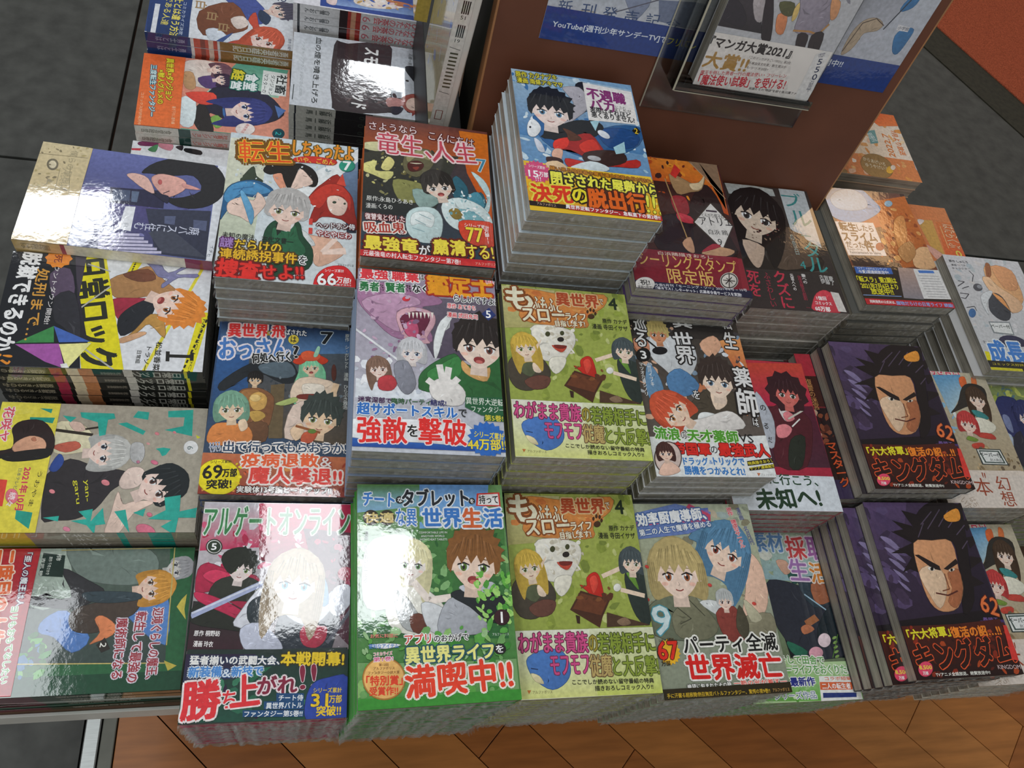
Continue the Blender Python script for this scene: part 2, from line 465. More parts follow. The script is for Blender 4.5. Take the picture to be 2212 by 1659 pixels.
# slate tiles beyond
def inwood(x0, y0, x1, y1): return x0 >= XS - .04 and x1 <= 1.62 and y0 >= -.55 and y1 <= .30
xs = [-2.205, -1.305, -.405]
for i in range(-3, 7):
    for j in range(-3, 6):
        x0 = -.405 + i * .9; y0 = .30 + j * .9; g = .003
        P = [(x0 + g, y0 + g), (x0 + .9 - g, y0 + g), (x0 + .9 - g, y0 + .9 - g), (x0 + g, y0 + .9 - g)]
        # stop at the diagonal border on the right:  line through (1.877,2.08)-(2.116,1.699)
        nx, ny = .381, .239; L = math.hypot(nx, ny); nx, ny = nx / L, ny / L; dd = nx * 1.877 + ny * 2.08
        P = clip_poly(P, (-nx, -ny), -dd)
        if len(P) < 3: continue
        if y0 + .9 <= .31:
            Pl = clip_poly(P, (-1, 0), -(XS - .045))
            if len(Pl) >= 3: slab('slate_tile', Pl, -.012, 0, TILE, fl, .001)
            Pr = clip_poly(P, (1, 0), 1.625)
            if len(Pr) >= 3: slab('slate_tile', Pr, -.012, 0, TILE, fl, .001)
        else: slab('slate_tile', P, -.012, 0, TILE, fl, .001)
tx, ty = -ny, nx
def band(d0, d1, z, name, mat):
    q = []
    for d, s in ((d0, -2.2), (d1, -2.2), (d1, 2.2), (d0, 2.2)):
        q.append((1.877 + nx * d + tx * s, 2.08 + ny * d + ty * s))
    a = sum((q[i][0] * q[(i + 1) % 4][1] - q[(i + 1) % 4][0] * q[i][1]) for i in range(4))
    if a < 0: q.reverse()
    slab(name, q, -.012, z, mat, fl, .001)
band(.003, .145, .002, 'border_strip', BORDER)
band(.147, 1.6, .005, 'carpet', CARPET)
mesh_obj('metal_trim', *bevbox(XS - .042, -.55, -.012, XS - .022, .30, .004, .0015), METAL, fl)
mesh_obj('metal_trim', *bevbox(XS - .020, -.55, -.012, XS - .002, .30, .0015, .001), simple('grey_edging', '#77786f', rough=.5), fl)
CEILM = simple('ceiling_white', '#b8b8b2', rough=.9, var=.03)
ce = mesh_obj('ceiling', *box(-4, -2, CEIL, 5, 5, CEIL + .05), CEILM); ce['kind'] = 'structure'

# ------------------------------------------------------------------ display furniture
TABLE = -862
BROWN = simple('brown_laminate', '#6c4230', rough=.5, spec=.3, var=.12, nscale=14, bump=.05)
LIGHTW = simple('edge_banding', '#a87850', rough=.5, var=.1)
GREYM = simple('grey_steel_edge', '#c4c6c0', rough=.4, metal=0, var=.06)
RISER = simple('riser_board', '#5a4434', rough=.7)
DARKG = simple('grey_green_side', '#4c4f46', rough=.6, var=.08)
def table(name, x0, x1, y0, y1, top, edge, label, eh=24):
    t = empty(name, mm((x0 + x1) / 2, (y0 + y1) / 2, -1330))
    ox, oy = t.location.x, t.location.y
    def P(nm, a, b, c, d, e, f, m, bev=.0015):
        v, fc = bevbox(a / 1000 - ox, b / 1000 - oy, ZC + c / 1000, d / 1000 - ox, e / 1000 - oy, ZC + f / 1000, bev)
        return mesh_obj(nm, v, fc, m, t)
    P('tabletop', x0 + 3, y0 + 3, top - 24, x1, y1, top, RISER)
    P('edge_trim', x0, y0, top - eh, x1, y0 + 3, top, edge, .0005)
    for xx in (x0 + 40, x1 - 80):
        for yy in (y0 + 120, y1 - 60): P('leg', xx, yy, -1329, xx + 40, yy + 40, top - 24, METAL)
    P('apron', x0 + 85, y0 + 130, top - 90, x1 - 85, y0 + 150, top - 24, BROWN)
    tag(t, label, 'table'); return t
table('display_table', -84, 985, 86, 1080, TABLE, LIGHTW, 'low brown display table carrying the manga stacks in the middle and right')
table('display_table', -277, -86, 113, 640, TABLE, GREYM, 'low grey-edged display table under the sideways manga stacks at lower left', 42)
table('display_table', -212, -86, 642, 1080, TABLE, GREYM, 'low grey-edged display table under the sideways manga stacks at top left')
def riser(x0, x1, y0, y1, z, label):
    t = empty('display_riser', mm((x0 + x1) / 2, (y0 + y1) / 2, TABLE)); ox, oy = t.location.x, t.location.y
    v, f = bevbox(x0 / 1000 - ox, y0 / 1000 - oy, 0.012, x1 / 1000 - ox, y1 / 1000 - oy, (z - TABLE) / 1000, .002)
    mesh_obj('platform', v, f, RISER, t)
    v, f = bevbox(x0 / 1000 - ox + .01, y0 / 1000 - oy + .01, 0, x1 / 1000 - ox - .01, y1 / 1000 - oy - .01, .012, .001)
    mesh_obj('plinth', v, f, BROWN, t)
    tag(t, label, 'riser')
R1 = -800
riser(-80, 714, 270, 448, R1, 'low wooden riser under the middle row of manga stacks')
riser(-80, 762, 465, 598, R1, 'low wooden riser under the back row of manga stacks before the board')

# leaning display board with poster
ph = math.radians(10)
DV = Vector((0, -math.sin(ph), -math.cos(ph))); NB = Vector((0, -math.cos(ph), math.sin(ph)))
ORG = Vector(mm(163, 652, -620)); ORG0 = ORG - DV * .300
bd = empty('display_board', mm(395, 720, TABLE)); bl = bd.location
def bp(u, v, n): return tuple(ORG0 + Vector((u / 1000, 0, 0)) + DV * (v / 1000) + NB * (n / 1000) - bl)
def plate(name, u0, u1, v0, v1, n0, n1, mat, parent, P=bp):
    vs = [P(u, v, n) for n in (n0, n1) for v in (v0, v1) for u in (u0, u1)]
    fs = [(0, 1, 3, 2), (4, 6, 7, 5), (0, 4, 5, 1), (2, 3, 7, 6), (0, 2, 6, 4), (1, 5, 7, 3)]
    return mesh_obj(name, vs, fs, mat, parent)
plate('front_panel', 0, 460, -60, 520, -18, 0, BROWN, bd)
plate('edge_trim', -2.2, -.1, -60, 520, -18, 0, LIGHTW, bd)
plate('edge_trim', 460.1, 462, -60, 520, -18, 0, LIGHTW, bd)
plate('top_trim', 0, 460, -62, -60.1, -18, 0, LIGHTW, bd)
plate('side_panel', 2, 14, -50, 500, -110, -18.2, DARKG, bd)
plate('side_panel', 446, 458, -50, 500, -110, -18.2, DARKG, bd)
plate('back_panel', 2, 458, -50, 500, -120, -110.2, DARKG, bd)
tag(bd, 'brown leaning display board holding the blue and white poster', 'board')
po = empty('poster', tuple(ORG0 + DV * .08 + NB * .0006)); pl = po.location
PU, PV = 46, 300 - 126 - 183
def pp(u, v, n): return tuple(ORG0 + Vector(((PU + u) / 1000, 0, 0)) + DV * ((PV + v) / 1000) + NB * n - pl)
plate('sheet', 0, 402, 0, 183, .4, .9, simple('poster_paper', '#d8dce2', rough=.6, var=.02), po, lambda u, v, n: pp(u, v, n / 1000))
tag(po, 'blue and white release poster fixed across the brown board', 'poster')

# ------------------------------------------------------------------ books
DSG={
'A':[[['g','#cfdbe2','#d5dde0',[0,0,128,0,128,182,0,182]],
['g','#dfe0cc','#c3cbb5',[0.60,7.5,38.4,2.9,31.9,134.1,-2.4,135]],
['g','#8fa6c2','#38465a',[86.9,51.7,128.7,-0.80,127.7,112.3,106.4,65.3]],
['g','#6f87a8','#26303d',[111.2,38.7,129.2,32.1,127.7,115.7,118.4,116.8]],
['b','#3e4a3a',[13.9,64.5,18.1,53,25.2,42.8,28.7,55,35.6,61.2,26.9,66.1]],
['p','#eef2f3',[44.5,77.8,128.7,1.2,129,18.7,75.1,87.7]],
['s',3,40,2.5,['#b9c8cf','#dde6e8','#a3b4bd','#c9cfb8'],[4,30,100,120]],
['b','#2c5f8c',[-0.60,87.7,6.6,69.1,26.5,60.8,42.6,67.4,45.7,75.8,32,83.1,15.4,83.7,4.6,104.1,-0.60,114.9]],
['b','#4f93c4',[0.50,85.8,6.7,70,24.1,62.9,40.1,69.5,43,74.5,30.5,79.8,15.2,81.1,6.2,93.6]],
['b','#f0d3c4',[5,93.8,14.3,85.6,28.4,87.1,31.5,76.1,40.1,89,31.2,107.4,26.7,114.8,17.5,109.2,6.6,105.6]],
['b','#6aa9d2',[15,78.5,18.8,77.9,29.5,100.8,28.2,117.9,21.8,100.1]],
['l','#5a3a30',0.50,[8.7,93.3,11.6,94.6]],
['l','#3b6fa0',0.80,[8.4,75.9,27.1,69.6]],
['l','#3b6fa0',0.80,[13.8,78.7,18.2,71]],
['b','#e9a082',[44.2,52.7,51.7,44.2,58.6,72.2,53.1,69.4]],
['b','#1f1a18',[34.6,46.8,40.6,36.7,56.5,36,69.8,32,82.3,37.5,88.2,49.7,85.9,61,76.5,58.8,70.1,37.6,64.3,56.9,61.8,71.8,55,56.5,51.9,47.8,41.5,51.3]],
['b','#f0d3c4',[70.2,39.4,78.6,47.4,83.1,57.8,66.2,67.5,61.7,70,65.5,53.1]],
['l','#6c5a52',0.60,[73.3,48.2,77.4,49.1]],
['b','#a0281e',[78.7,80.1,86.1,64.6,92.5,56.4,107.1,41.2,114.4,56.8,122.9,70.3,126,91.4,129,112.1,112.7,100.2,94.1,99.2,87.8,106.9,82.4,104.1,86.8,82.5]],
['b','#c93a2b',[80,78.1,90,62.2,100.6,55.2,113,57,121.5,70.5,120.5,88.6,114.7,71.4,101.1,71.5,91,89]],
['p','#d94a38',[106.8,54.3,112.6,39.4,116.4,56.5]],
['b','#f0d3c4',[98.5,73.7,109.2,70.4,118.2,78.2,115.2,92.8,107.2,95.7,100.4,89.5]],
['b','#3a4a3a',[107.3,78.8,107.1,79.6,106.4,80.3,105.5,80.6,104.5,80.6,103.8,80.1,103.5,79.3,103.8,78.5,104.4,77.8,105.4,77.4,106.3,77.5,107,78]],
['b','#3a4a3a',[116.8,79.3,116.6,80,116.2,80.6,115.6,80.9,115,80.8,114.5,80.3,114.3,79.6,114.5,78.9,114.9,78.3,115.5,78,116.1,78.1,116.6,78.6]],
['b','#e5b79e',[69.1,122.9,89.7,123.8,108.1,126.6,116.2,137.5,113.8,146.1,96.2,159.5,88.5,157.1,85.3,141,72.1,132.6]],
['l','#f3d9cb',5,[95.6,143.2,108.1,124.9]],
['l','#f3d9cb',5,[95.6,143.2,117.6,137.3]],
['l','#f3d9cb',5,[95.6,143.2,118.3,140.6]],
['b','#dfe3e3',[67.5,116.4,79.2,120,88.9,135.6,74.7,134]],
['b','#1f4a33',[45.6,114,55.4,107.7,72.2,108.9,76.9,125.3,86.6,140.9,83.7,164.1,54.6,176.6,43.4,155.6,40.4,129.8]],
['b','#2c6847',[48.4,118.7,58.8,122.5,68.6,112.8,73.2,129.1,80.4,144.9,63.7,163,50.3,148.3]],
['b','#f0f0ec',[50.8,115.1,60.7,110.4,68.5,111.1,61.4,122.2]],
['p','#1d2b22',[50.6,113.4,58.2,110.7,56.3,122.8,52.8,128.3]],
['s',303,30,1.2,['#ffffff','#9fb4c4','#e8eef0'],[10,30,120,90]],
['F','#b9b6b4','#f0d3c4','#77804e',60.5,94.9,18.2,5,'short'],
['t','#f8c83c','#7a5010',0.10,3,'転生',0,34.5,21.7,50.7,30,6.5],
['t','#f05a1c',0,0.07,1,'転生',0,34.5,21.7,50.7,30,6.5],
['t','#f8c83c','#6b4a0c',0.10,3,'しちゃったよ',0,92.2,11.2,60.5,21.3,0.30],
['t','#f0801c',0,0.07,1,'しちゃったよ',0,92.2,11.2,60.5,21.3,0.30],
['b','#d9362a',[64.1,25.4,82.9,20.4,105.2,22.5,102.6,29.6,83.3,29.8,65.7,30.8]],
['t','#f6d648',0,0.07,1,'いや、ごめん',0,85,26.3,37.7,7.6,2],
['b','#2a9a80',[125,27,124,31.2,121.1,34.6,117.1,36.3,113,35.8,110,33.4,108.8,29.6,109.8,25.4,112.7,22,116.7,20.3,120.8,20.7,123.8,23.2]],
['t','#ffffff',0,0.07,3,'7',0,117,28.3,8,11.9,3.5]],[['t','#2b2b2b',0,0.07,1,'未知の魔法、古代文書―',0,35.9,133.3,64.9,6.9,-1.1],
['t','#a884c4','#5a2a5c',0.10,2,'謎',0,8.3,141.8,11.6,12.1,-1.2],
['t','#f2c92e','#4e3a10',0.12,2,'だらけの',0,36.4,143,42.2,11.4,-1.1],
['t','#f0bd2a','#5c3c10',0.12,2,'連続誘拐事件',0,37.9,154.6,69.4,12.8,1.1],
['t','#2b2b2b','#ffffff',0.12,2,'を',0,78,155,7,9.7,-7],
['t','#e83028','#7a0f12',0.10,3,'捜査',0,21,171.9,37.4,20.2,-2.3],
['t','#e83028','#7a0f12',0.12,3,'せよ!!',0,59.6,171.4,38.9,15.8,6],
['b','#d9262a',[90.3,185.6,91.6,171.2,101.4,160.6,116.7,158.1,126,169.3,127.5,182.8,109.7,184]],
['t','#ffffff',0,0.07,1,'シリーズ累計',0,107.9,164.3,17.9,3.6,3.4],
['t','#ffffff','#7a0f12',0.06,3,'66',0,100.9,175.1,17.1,13.5,5.8],
['t','#ffffff',0,0.07,2,'万部!',0,116.8,174.7,13.5,7.2,-4.4],
['t','#ffffff',0,0.07,1,'(電子含む)',0,116.6,180.3,14,2.5,2.4],
['t','#e8ecee','#5a2024',0.15,2,'ヘッドホン侍',0,107.7,109.6,37.1,7.3,1.9],
['t','#e8ecee','#9a2024',0.15,2,'やとやにわ',0,106,120.5,32.9,7.2,-0.40],
['p','#d8463e',[81.7,103.4,85.3,103.3,85.3,110.7,81.8,110.8]],
['p','#d8463e',[81.9,114.9,85.5,114.8,85.5,122.3,81.9,122.4]],
['t','#555555',0,0.07,1,'アルファポリス',0,118.3,156.5,14.9,3,1.1]]],
'B':[[['g','#4a2f2c','#2b4350',[0,0,128,0,128,182,0,182]],
['g','#6b3b34','#b5541f',[-2.6,1.7,128.5,-0.50,128.1,41,-2.3,58.8]],
['g','#e27a1d','#c9571a',[97.2,3.6,129.1,3.4,129.6,126.8,104.1,62.3]],
['g','#3b3a30','#24282a',[-2.6,47.7,96.2,40.9,66.7,129.1,-1.4,129.1]],
['s',11,90,3,['#8a8658','#3a3a2a','#c4bf8e','#1d1f1c','#6a6238','#d4cd7c'],[2,35,85,105]],
['b','#d8d4a4',[-1.5,40,12,35.6,25.8,36.8,16.4,47.9,0.10,47.2]],
['b','#e0db8c',[-0.70,67.6,12.6,61.6,11.5,74.6,29,73.4,23.8,85.1,9,80.4,-0.40,76.6]],
['b','#e7dd8e',[23.3,54.1,30.2,60.3,24.9,72.2,16.8,70]],
['b','#6b6648',[39.8,51.2,48.1,40.2,64.9,37.1,70.4,51.3,64.7,65.4,52.2,76.7,39.9,69.7]],
['b','#9a9468',[42.5,48.8,53.6,40.1,63.5,41.2,66.2,52,53.6,48.7,43.9,57.9]],
['b','#511d18',[43.9,58.8,53.6,54.3,59.8,58.8,56.3,66.8,48.1,70.1,43.9,67.1]],
['b','#e6e2c4',[45.3,58.6,57.8,57.3,52.2,59.2]],
['b','#8f3a2c',[48.1,64.5,55,62.4,52.2,67.5]],
['b','#e9e6b0',[48.6,48.6,48.4,49.4,47.6,50.1,46.7,50.5,45.7,50.4,45,50,44.7,49.3,45,48.5,45.7,47.8,46.7,47.5,47.6,47.5,48.4,47.9]],
['b','#e9e6b0',[62.3,47.1,62.1,47.9,61.5,48.5,60.6,48.9,59.8,48.8,59.2,48.4,58.9,47.7,59.2,46.9,59.8,46.2,60.6,45.9,61.5,45.9,62.1,46.4]],
['b','#8a8a50',[29.1,84.2,48.1,82.8,61.7,87.7,64.3,101.6,48.1,111.2,33.4,106.5]],
['b','#8faaa4',[48.1,93.6,65.8,94.2,73.8,107.2,56.1,116.9]],
['b','#2a6274',[92.6,67.9,103.5,80.9,105.9,95,117.5,85.9,122.5,99.6,119.1,114.3,94.4,103.9,86.6,83.6]],
['b','#c9e2e4',[108.5,59.6,121.1,68.7,127.4,86.1,124.9,109.9,116.1,118.3,124.1,95.7,117.8,78.5]],
['b','#4d93a8',[103,95.4,114.6,86.3,121,103.4,110.8,112]],
['b','#d7e6e6',[77.9,106.5,94.6,96.8,116.7,104,127.2,120.1,127.4,144.3,104.3,140.7,88.1,136.2,78.9,123.8]],
['b','#7fb4bd',[87.3,115.6,102.5,111.5,118.8,121.4,123.4,141.4,101.8,134.2]],
['b','#8f7a3c',[84.6,114.3,92.9,111.3,98.1,121,91.1,125.5,85.8,121.1]],
['s',5,60,2.2,['#e8f0f0','#a9cdd2','#6fa5b2','#ffffff'],[82,88,126,130]],
['b','#c8dede',[42.8,125.8,53.4,115.6,69.6,114.8,77.5,127.5,75.8,148.1,69.1,157.3,53.3,157.8,42.9,146]],
['b','#eaf3f2',[48.1,125,60.1,119.7,69.5,125.2,66.6,139.3,56,135.7,46.8,138.8]],
['l','#7aa2aa',0.70,[50.7,131.4,61.3,136.7]],
['l','#7aa2aa',0.70,[54.7,124,66.7,129.1]],
['l','#7aa2aa',0.70,[48.1,142,59.9,145.3]],
['F','#221c18','#ecd6c6','#444444',74.1,85.7,14.5,-14,'short!'],
['t','#f0dcdc','#5c1c20',0.10,1,'さようなら',0,28.1,13.2,48.4,10.8,2],
['t','#c9455a','#f3d6d6',0.07,1,'竜生、',0,39.9,35.1,55.8,29,0.90],
['t','#f0dcdc','#5c1c20',0.10,1,'こんにちは',0,89,18.1,47.8,11.1,-3.2],
['t','#c9455a','#f3d6d6',0.07,1,'人生',0,90.8,36.2,46.3,29.2,5.7],
['t','#3f8fae','#e8f0f0',0.06,1,'7',0,119.7,49.8,10.2,17.5,2.6],
['t','#e9e9e4',0,0.07,1,'原作:永島ひろあき',0,26.3,110.7,44.9,6.3,1.3],
['t','#e9e9e4',0,0.07,1,'漫画:くろの',0,16.2,120,25.5,6.2,3.1]],[['t','#f0dede','#7a1c1c',0.12,2,'復讐鬼と化した',0,22,133.6,37.7,7.6,2.1],
['t','#b33a2e','#f0e4dc',0.10,2,'吸血鬼',0,21.9,145.7,38.1,13.3,5.7],
['t','#ffffff','#7a1c1c',0.10,1,'を',0,38.3,149.4,3.9,5,0.80],
['b','#d6452c',[93.8,128.5,110.3,124.4,129.6,126.8,129.7,152.5,113.2,156.4,97.2,148.5]],
['t','#ffffff',0,0.07,1,'シリーズ累計',0,111.5,131.6,24.7,5.6,-1.7],
['t','#f8e23c','#8a2a10',0.08,3,'77',0,109,142.6,16.4,17.3,2.1],
['t','#ffffff',0,0,2,'万部!!',1,121.6,143.4,4.3,16.9,4.4],
['t','#f5e04a','#6b2410',0.13,3,'最強竜',0,28.4,164.9,49.8,16.3,1.2],
['t','#f0f0f0','#3a2420',0.12,2,'が',0,59.8,168,10.4,11.5,3.1],
['t','#f5e04a','#6b2410',0.13,3,'粛清',0,83.6,161.6,31.9,18.3,3.2],
['t','#f5e04a','#6b2410',0.13,2,'する!',0,113.3,163.4,26.6,16.7,5.7],
['g','#c8242c','#d63a38',[-1,174.9,129.8,172.4,129.6,180.6,-1.5,184.4]],
['t','#ffffff',0,0.07,1,'元最強竜の村人転生ファンタジー第7巻!',0,48.2,178.1,91.1,6.1,0.30],
['t','#f0b0a0',0,0.07,1,'アルファポリス',0,118.4,177.2,20.2,3.6,2.6]]],
'C':[[['g','#274b7c','#3a4a5a',[0,0,128,0,128,182,0,182]],
['g','#1d3357','#5a86b8',[1.5,0.60,126.6,-0.40,126.3,34,2.8,37.6]],
['g','#2f5f9c','#27466b',[1.5,37.7,43.4,37.4,30.7,106.9,1.6,105.7]],
['g','#4a5560','#55493a',[30.5,36.9,126.1,27.5,128.2,130.5,35.6,120.8]],
['b','#20262c',[6.3,70.6,25.5,51.2,51.1,36.8,69.5,40,78.5,59.5,64.8,66.6,38.6,56.3,11.9,77.6]],
['b','#5f707c',[41.6,46.9,67,41.8,75.6,55.1,63.1,60.6,44.9,55.8]],
['s',21,70,2.2,['#6a7680','#3a4148','#4a5058','#7c8890','#57503e'],[38,60,122,105]],
['p','#6b5a3e',[53.5,68.8,66.1,66.5,67.7,124.8,55.4,125.4]],
['b','#8a5a38',[24.9,78.2,36.2,73,46.3,73.8,57.1,82.1,57.1,99.6,53.3,114.2,37.4,113.6,27.3,97]],
['b','#a87442',[26.8,78.1,37.6,74.4,44.1,77,41.4,88.9,31.8,92.4]],
['b','#6e4a30',[35.9,110.9,53,110,53.2,128.3,36.3,129.1]],
['F','#1a1614','#e8c8a4','#444433',38.6,63.9,6.3,0,'short'],
['b','#e0b060',[34.7,83.5,42.8,77,50.8,82.5,49.3,94.3,39.5,96.3]],
['b','#f0cc84',[45.3,83.5,44.8,85.5,43.1,87,40.6,87.7,38.1,87.3,36.2,86,35.4,84.2,35.9,82.2,37.5,80.7,40,80,42.5,80.4,44.4,81.7]],
['b','#c8a050',[36.1,99.4,45.8,97.4,51.2,102.9,41.9,109.1]],
['b','#7fd0a0',[72,78.1,78.1,53.4,79.9,39.2,95.6,38,104.2,51.4,102.3,67,88.5,52.6,83.7,59.1,80.3,89.5]],
['F','#8fdcae','#eed0b0','#5a7040',89.5,46.3,8.6,-8,'long!'],
['b','#d9401e',[72.1,41.4,79.5,32.9,95.3,31.6,106.2,37.1,99.8,42.4,90.2,35.2,80.1,43.9]],
['b','#e8623a',[79.4,31.3,87.1,27.5,98,31.4,95.6,38,82.5,39]],
['b','#a8e0c0',[91.4,33.5,94.8,22.1,97.6,23.4,95.4,33.2]],
['b','#ecd4bc',[76.1,62.7,88.8,57.2,103.3,59.3,112.7,63.2,116,81.3,105.9,87.9,85.4,89.2,72.2,81.1]],
['b','#f3e8d8',[82.8,66.8,93.1,64.6,103.6,66.9,101.5,77.7,91.5,82.9,84.7,77.3]],
['b','#7a2e24',[80.9,77.5,100.2,76.3,101.8,82.2,79.9,82.1]],
['b','#e6cfc0',[75.3,89.8,98,85.4,94.6,117.8,70.1,124.7]],
['b','#b8c878',[58.9,89.3,67.3,84.4,77.3,80.8,78.8,85.1,67.7,90.3]],
['l','#e8c8a4',6,[110.8,81.6,115.3,63.1]],
['b','#5a2a20',[114.6,50.7,114.4,55.4,113.7,58.8,112.5,60.2,111.3,59,110.3,55.7,109.8,51,109.9,46.3,110.6,42.8,111.8,41.5,113,42.6,114,46]],
['b','#e08a48',[2.2,122.5,8.3,112.4,25,111.5,37.5,115,41,127.5,27.2,133.7,4.6,133.3]],
['F','#7fae94','#f0d4b4','#60683c',19.9,96,12.2,-6,'bob'],
['b','#f0d4b4',[27.3,109.9,33.1,106.8,36.3,115.1,30.6,119.6]],
['F','#3a4440','#f0cfac','#6a7a3c',102.1,101.5,16.8,6,'spiky'],
['b','#f0cfac',[74.5,116,84,108.3,87.1,118.2,80.2,127]],
['b','#c65a3a',[87.1,118.2,99.6,116.1,95.2,127.7,85.2,128.2]],
['l','#9a5a30',2.5,[79.2,111.4,102.2,117.4]],
['b','#6a8a3a',[98.3,116.2,97.9,117.3,96.6,118.3,94.7,118.7,92.8,118.4,91.4,117.7,90.8,116.6,91.2,115.4,92.6,114.5,94.4,114.1,96.4,114.3,97.8,115.1]],
['t','#ee3b3b','#f6dcdc',0.10,3,'異世界',0,27.5,8.6,37.5,15.2,2.8],
['t','#f8d43c','#333333',0.10,2,'に',0,47.7,10.2,3.9,5.6,0.40],
['t','#ee3b3b','#f6dcdc',0.10,3,'飛',0,56,6.5,11.9,15.4,1.3],
['t','#ffffff','#1c2c48',0.12,2,'ばされた',0,73,7.3,20.7,6.8,0.60],
['t','#4a80c8','#f0e8f0',0.09,3,'おっさん',0,35,29.1,64.7,23.5,4.1],
['b','#f0d84a',[76.2,15.3,75.7,18.1,73.9,20.2,71.5,21.2,69,20.6,67,18.8,66.1,16.1,66.6,13.4,68.3,11.2,70.8,10.2,73.4,10.7,75.3,12.6]],
['t','#202020',0,0.07,2,'は',0,71.1,15.5,5.3,7.1,1.5],
['t','#181818','#e8e8e8',0.10,3,'何処へ行く',0,51.3,37.9,36.1,10.9,8.3],
['t','#181818','#e8e8e8',0.10,3,'?',0,74.7,29.7,9.2,14.2,9.6],
['t','#14181c','#c8d8e4',0.05,3,'7',0,103.7,11,12.2,13.9,2.7],
['t','#d8dcd8',0,0,1,'原作 シ・ガレット 漫画 ひらぶき雅浩',1,124.1,48.1,4.3,86.4,0.50]],[['g','#c9754c','#8a2f24',[-0.10,143.1,128.6,141.8,128.7,182.1,-0.60,183.1]],
['s',8,50,3,['#e0944c','#a84028','#7c2c20','#d8643a'],[0,148,128,182]],
['t','#304a68','#f2ece8',0.14,2,'出て行ってもらおうか!',0,72.1,134.1,109.8,10.4,1.5],
['t','#3f72b4','#f2ece8',0.14,1,'そろそろ',0,9.7,136.5,9.4,9.6,10.9],
['t','#f0683a','#f4ece4',0.10,3,'疫病退散',0,67.8,147.4,67.9,13.7,1.7],
['t','#e8e0dc','#a84838',0.10,1,'&',0,109,147.6,10.6,9.7,0],
['t','#e6463c','#f4e4dc',0.10,3,'魔人撃退!!',0,82.7,162.4,81.9,16.2,0.60],
['b','#f4e11c',[34.4,165.1,32.8,173.7,26.7,180.1,17.8,182.6,8.6,180.6,1.3,174.7,-2,166.3,-0.60,157.8,5.3,151.2,14.3,148.5,23.7,150.5,31.1,156.6]],
['s',9,16,2.5,['#f8e830','#e8c41c'],[4,150,38,178]],
['t','#5a4a10',0,0.07,2,'シリーズ累計',0,16.5,150.9,17.9,3,3.6],
['t','#1c1810',0,0.07,3,'69',0,10.4,161,16.5,12.6,4.4],
['t','#1c1810',0,0.07,3,'万部',0,24.9,161.3,12.2,8,3.9],
['t','#1c1810',0,0.07,3,'突破!',0,17,172.4,20.7,8.9,4.7],
['t','#f0ece8','#3a1c18',0.12,2,'実験体13号編ヒートアップ!!',0,73.7,176.4,82.4,6.3,0.80]]],
'D':[[['g','#9a8aa0','#c8cdd6',[0,0,128,0,128,182,0,182]],
['g','#6a6070','#544a5c',[37.9,27,140.9,22.4,136.4,91.4,68.1,89.7]],
['b','#a8789c',[1,21.9,25.4,13.1,56.7,15.8,75.6,26.1,74.2,32.3,55.3,38.7,62.6,54.3,67.2,72.7,50.1,74.2,30.8,70.2,12.6,51.8,1.4,36.8]],
['b','#c49ab8',[3.8,36.6,25.5,25.3,50.4,25.7,56.6,34.1,35.5,43.7,38,65.3,19.8,55.4]],
['b','#d8a8b4',[35.5,45.2,50.3,37.7,67.7,42,70,53.6,62.4,68.9,64.7,75.1,45.3,74.6,38,62.4]],
['b','#6e2440',[39.2,49.2,52.8,42,65.2,46.7,61.2,60.3,55,69.5,45.3,68.9,40.4,59.3]],
['b','#c8567a',[41.7,59.2,50.2,51.1,55.1,60.8,52.6,69.7,45.3,68.9]],
['p','#f0e8e0',[45.3,43.9,47.8,43.9,46.8,50.7]],
['p','#f0e8e0',[48.8,43.5,51.3,43.6,50.2,50.3]],
['p','#f0e8e0',[52.3,43.2,54.7,43.3,53.7,50]],
['p','#f0e8e0',[55.7,42.9,58.2,42.9,57.2,49.7]],
['p','#f0e8e0',[59.2,42.5,61.7,42.6,60.6,49.3]],
['p','#f0e8e0',[62.7,42.2,65.2,42.2,64.1,49]],
['p','#f0e8e0',[66.2,41.8,68.7,41.9,67.6,48.7]],
['b','#e03848',[47.4,29,46.9,30.4,45.6,31.6,43.9,32.1,42.1,31.9,40.9,31.1,40.4,29.8,40.9,28.4,42.1,27.2,43.9,26.7,45.6,26.9,46.9,27.7]],
['s',31,60,3,['#b890b0','#8a6484','#d0b0c8','#a07898'],[2,20,60,95]],
['g','#e8ecf2','#dfe6ee',[1.3,115.1,61.6,124.3,61.5,132.2,1.2,133.4]],
['s',4,26,4,['#e8ecf4','#c8d0dc','#f4f6fa'],[0,95,90,130]],
['l','#e8eaee',2,[-0.70,66,45.2,101.1]],
['b','#e8ecec',[69.3,91,68.4,72.6,75.1,50.2,88,40,78.6,61.6,73.2,82.2]],
['b','#2f6b38',[57.1,105.7,69.3,93.8,86.6,83.9,93.8,91.8,111,96.1,137.3,76.9,139.6,119.1,121.7,128.5,61.6,124.3,54.6,116.7]],
['b','#3f8a48',[61.9,105.4,74.1,96.2,90.3,86.5,92.2,103.1,79.7,115,66.5,115.9]],
['b','#d8a868',[93.8,90.4,105.7,102.1,118.5,95.6,115.3,109.8,103,107.9,93.5,100.3]],
['F','#d0d0d4','#ece0dc','#50688c',48.9,85.6,10.1,0,'bob'],
['F','#8a6a58','#f0d8cc','#8a5040',20,104.4,8.1,-8,'long'],
['b','#c03c44',[20.7,113.8,31.1,110.3,35.8,118,31.3,125,20.9,124.3]],
['b','#8a8c98',[33.4,99.3,45.2,95.6,52.3,116.9,45.2,128,37,120.6]],
['F','#2a2220','#f2dccc','#7a4a40',110.2,73.4,21.8,4,'spiky!'],
['b','#ece8e4',[64.1,117.4,73.8,110,85.8,111.8,95.1,122.1,92.3,134.3,79.1,136.4,66.3,129.3]],
['l','#ece8e4',6,[77.1,123.3,72.9,96.3]],
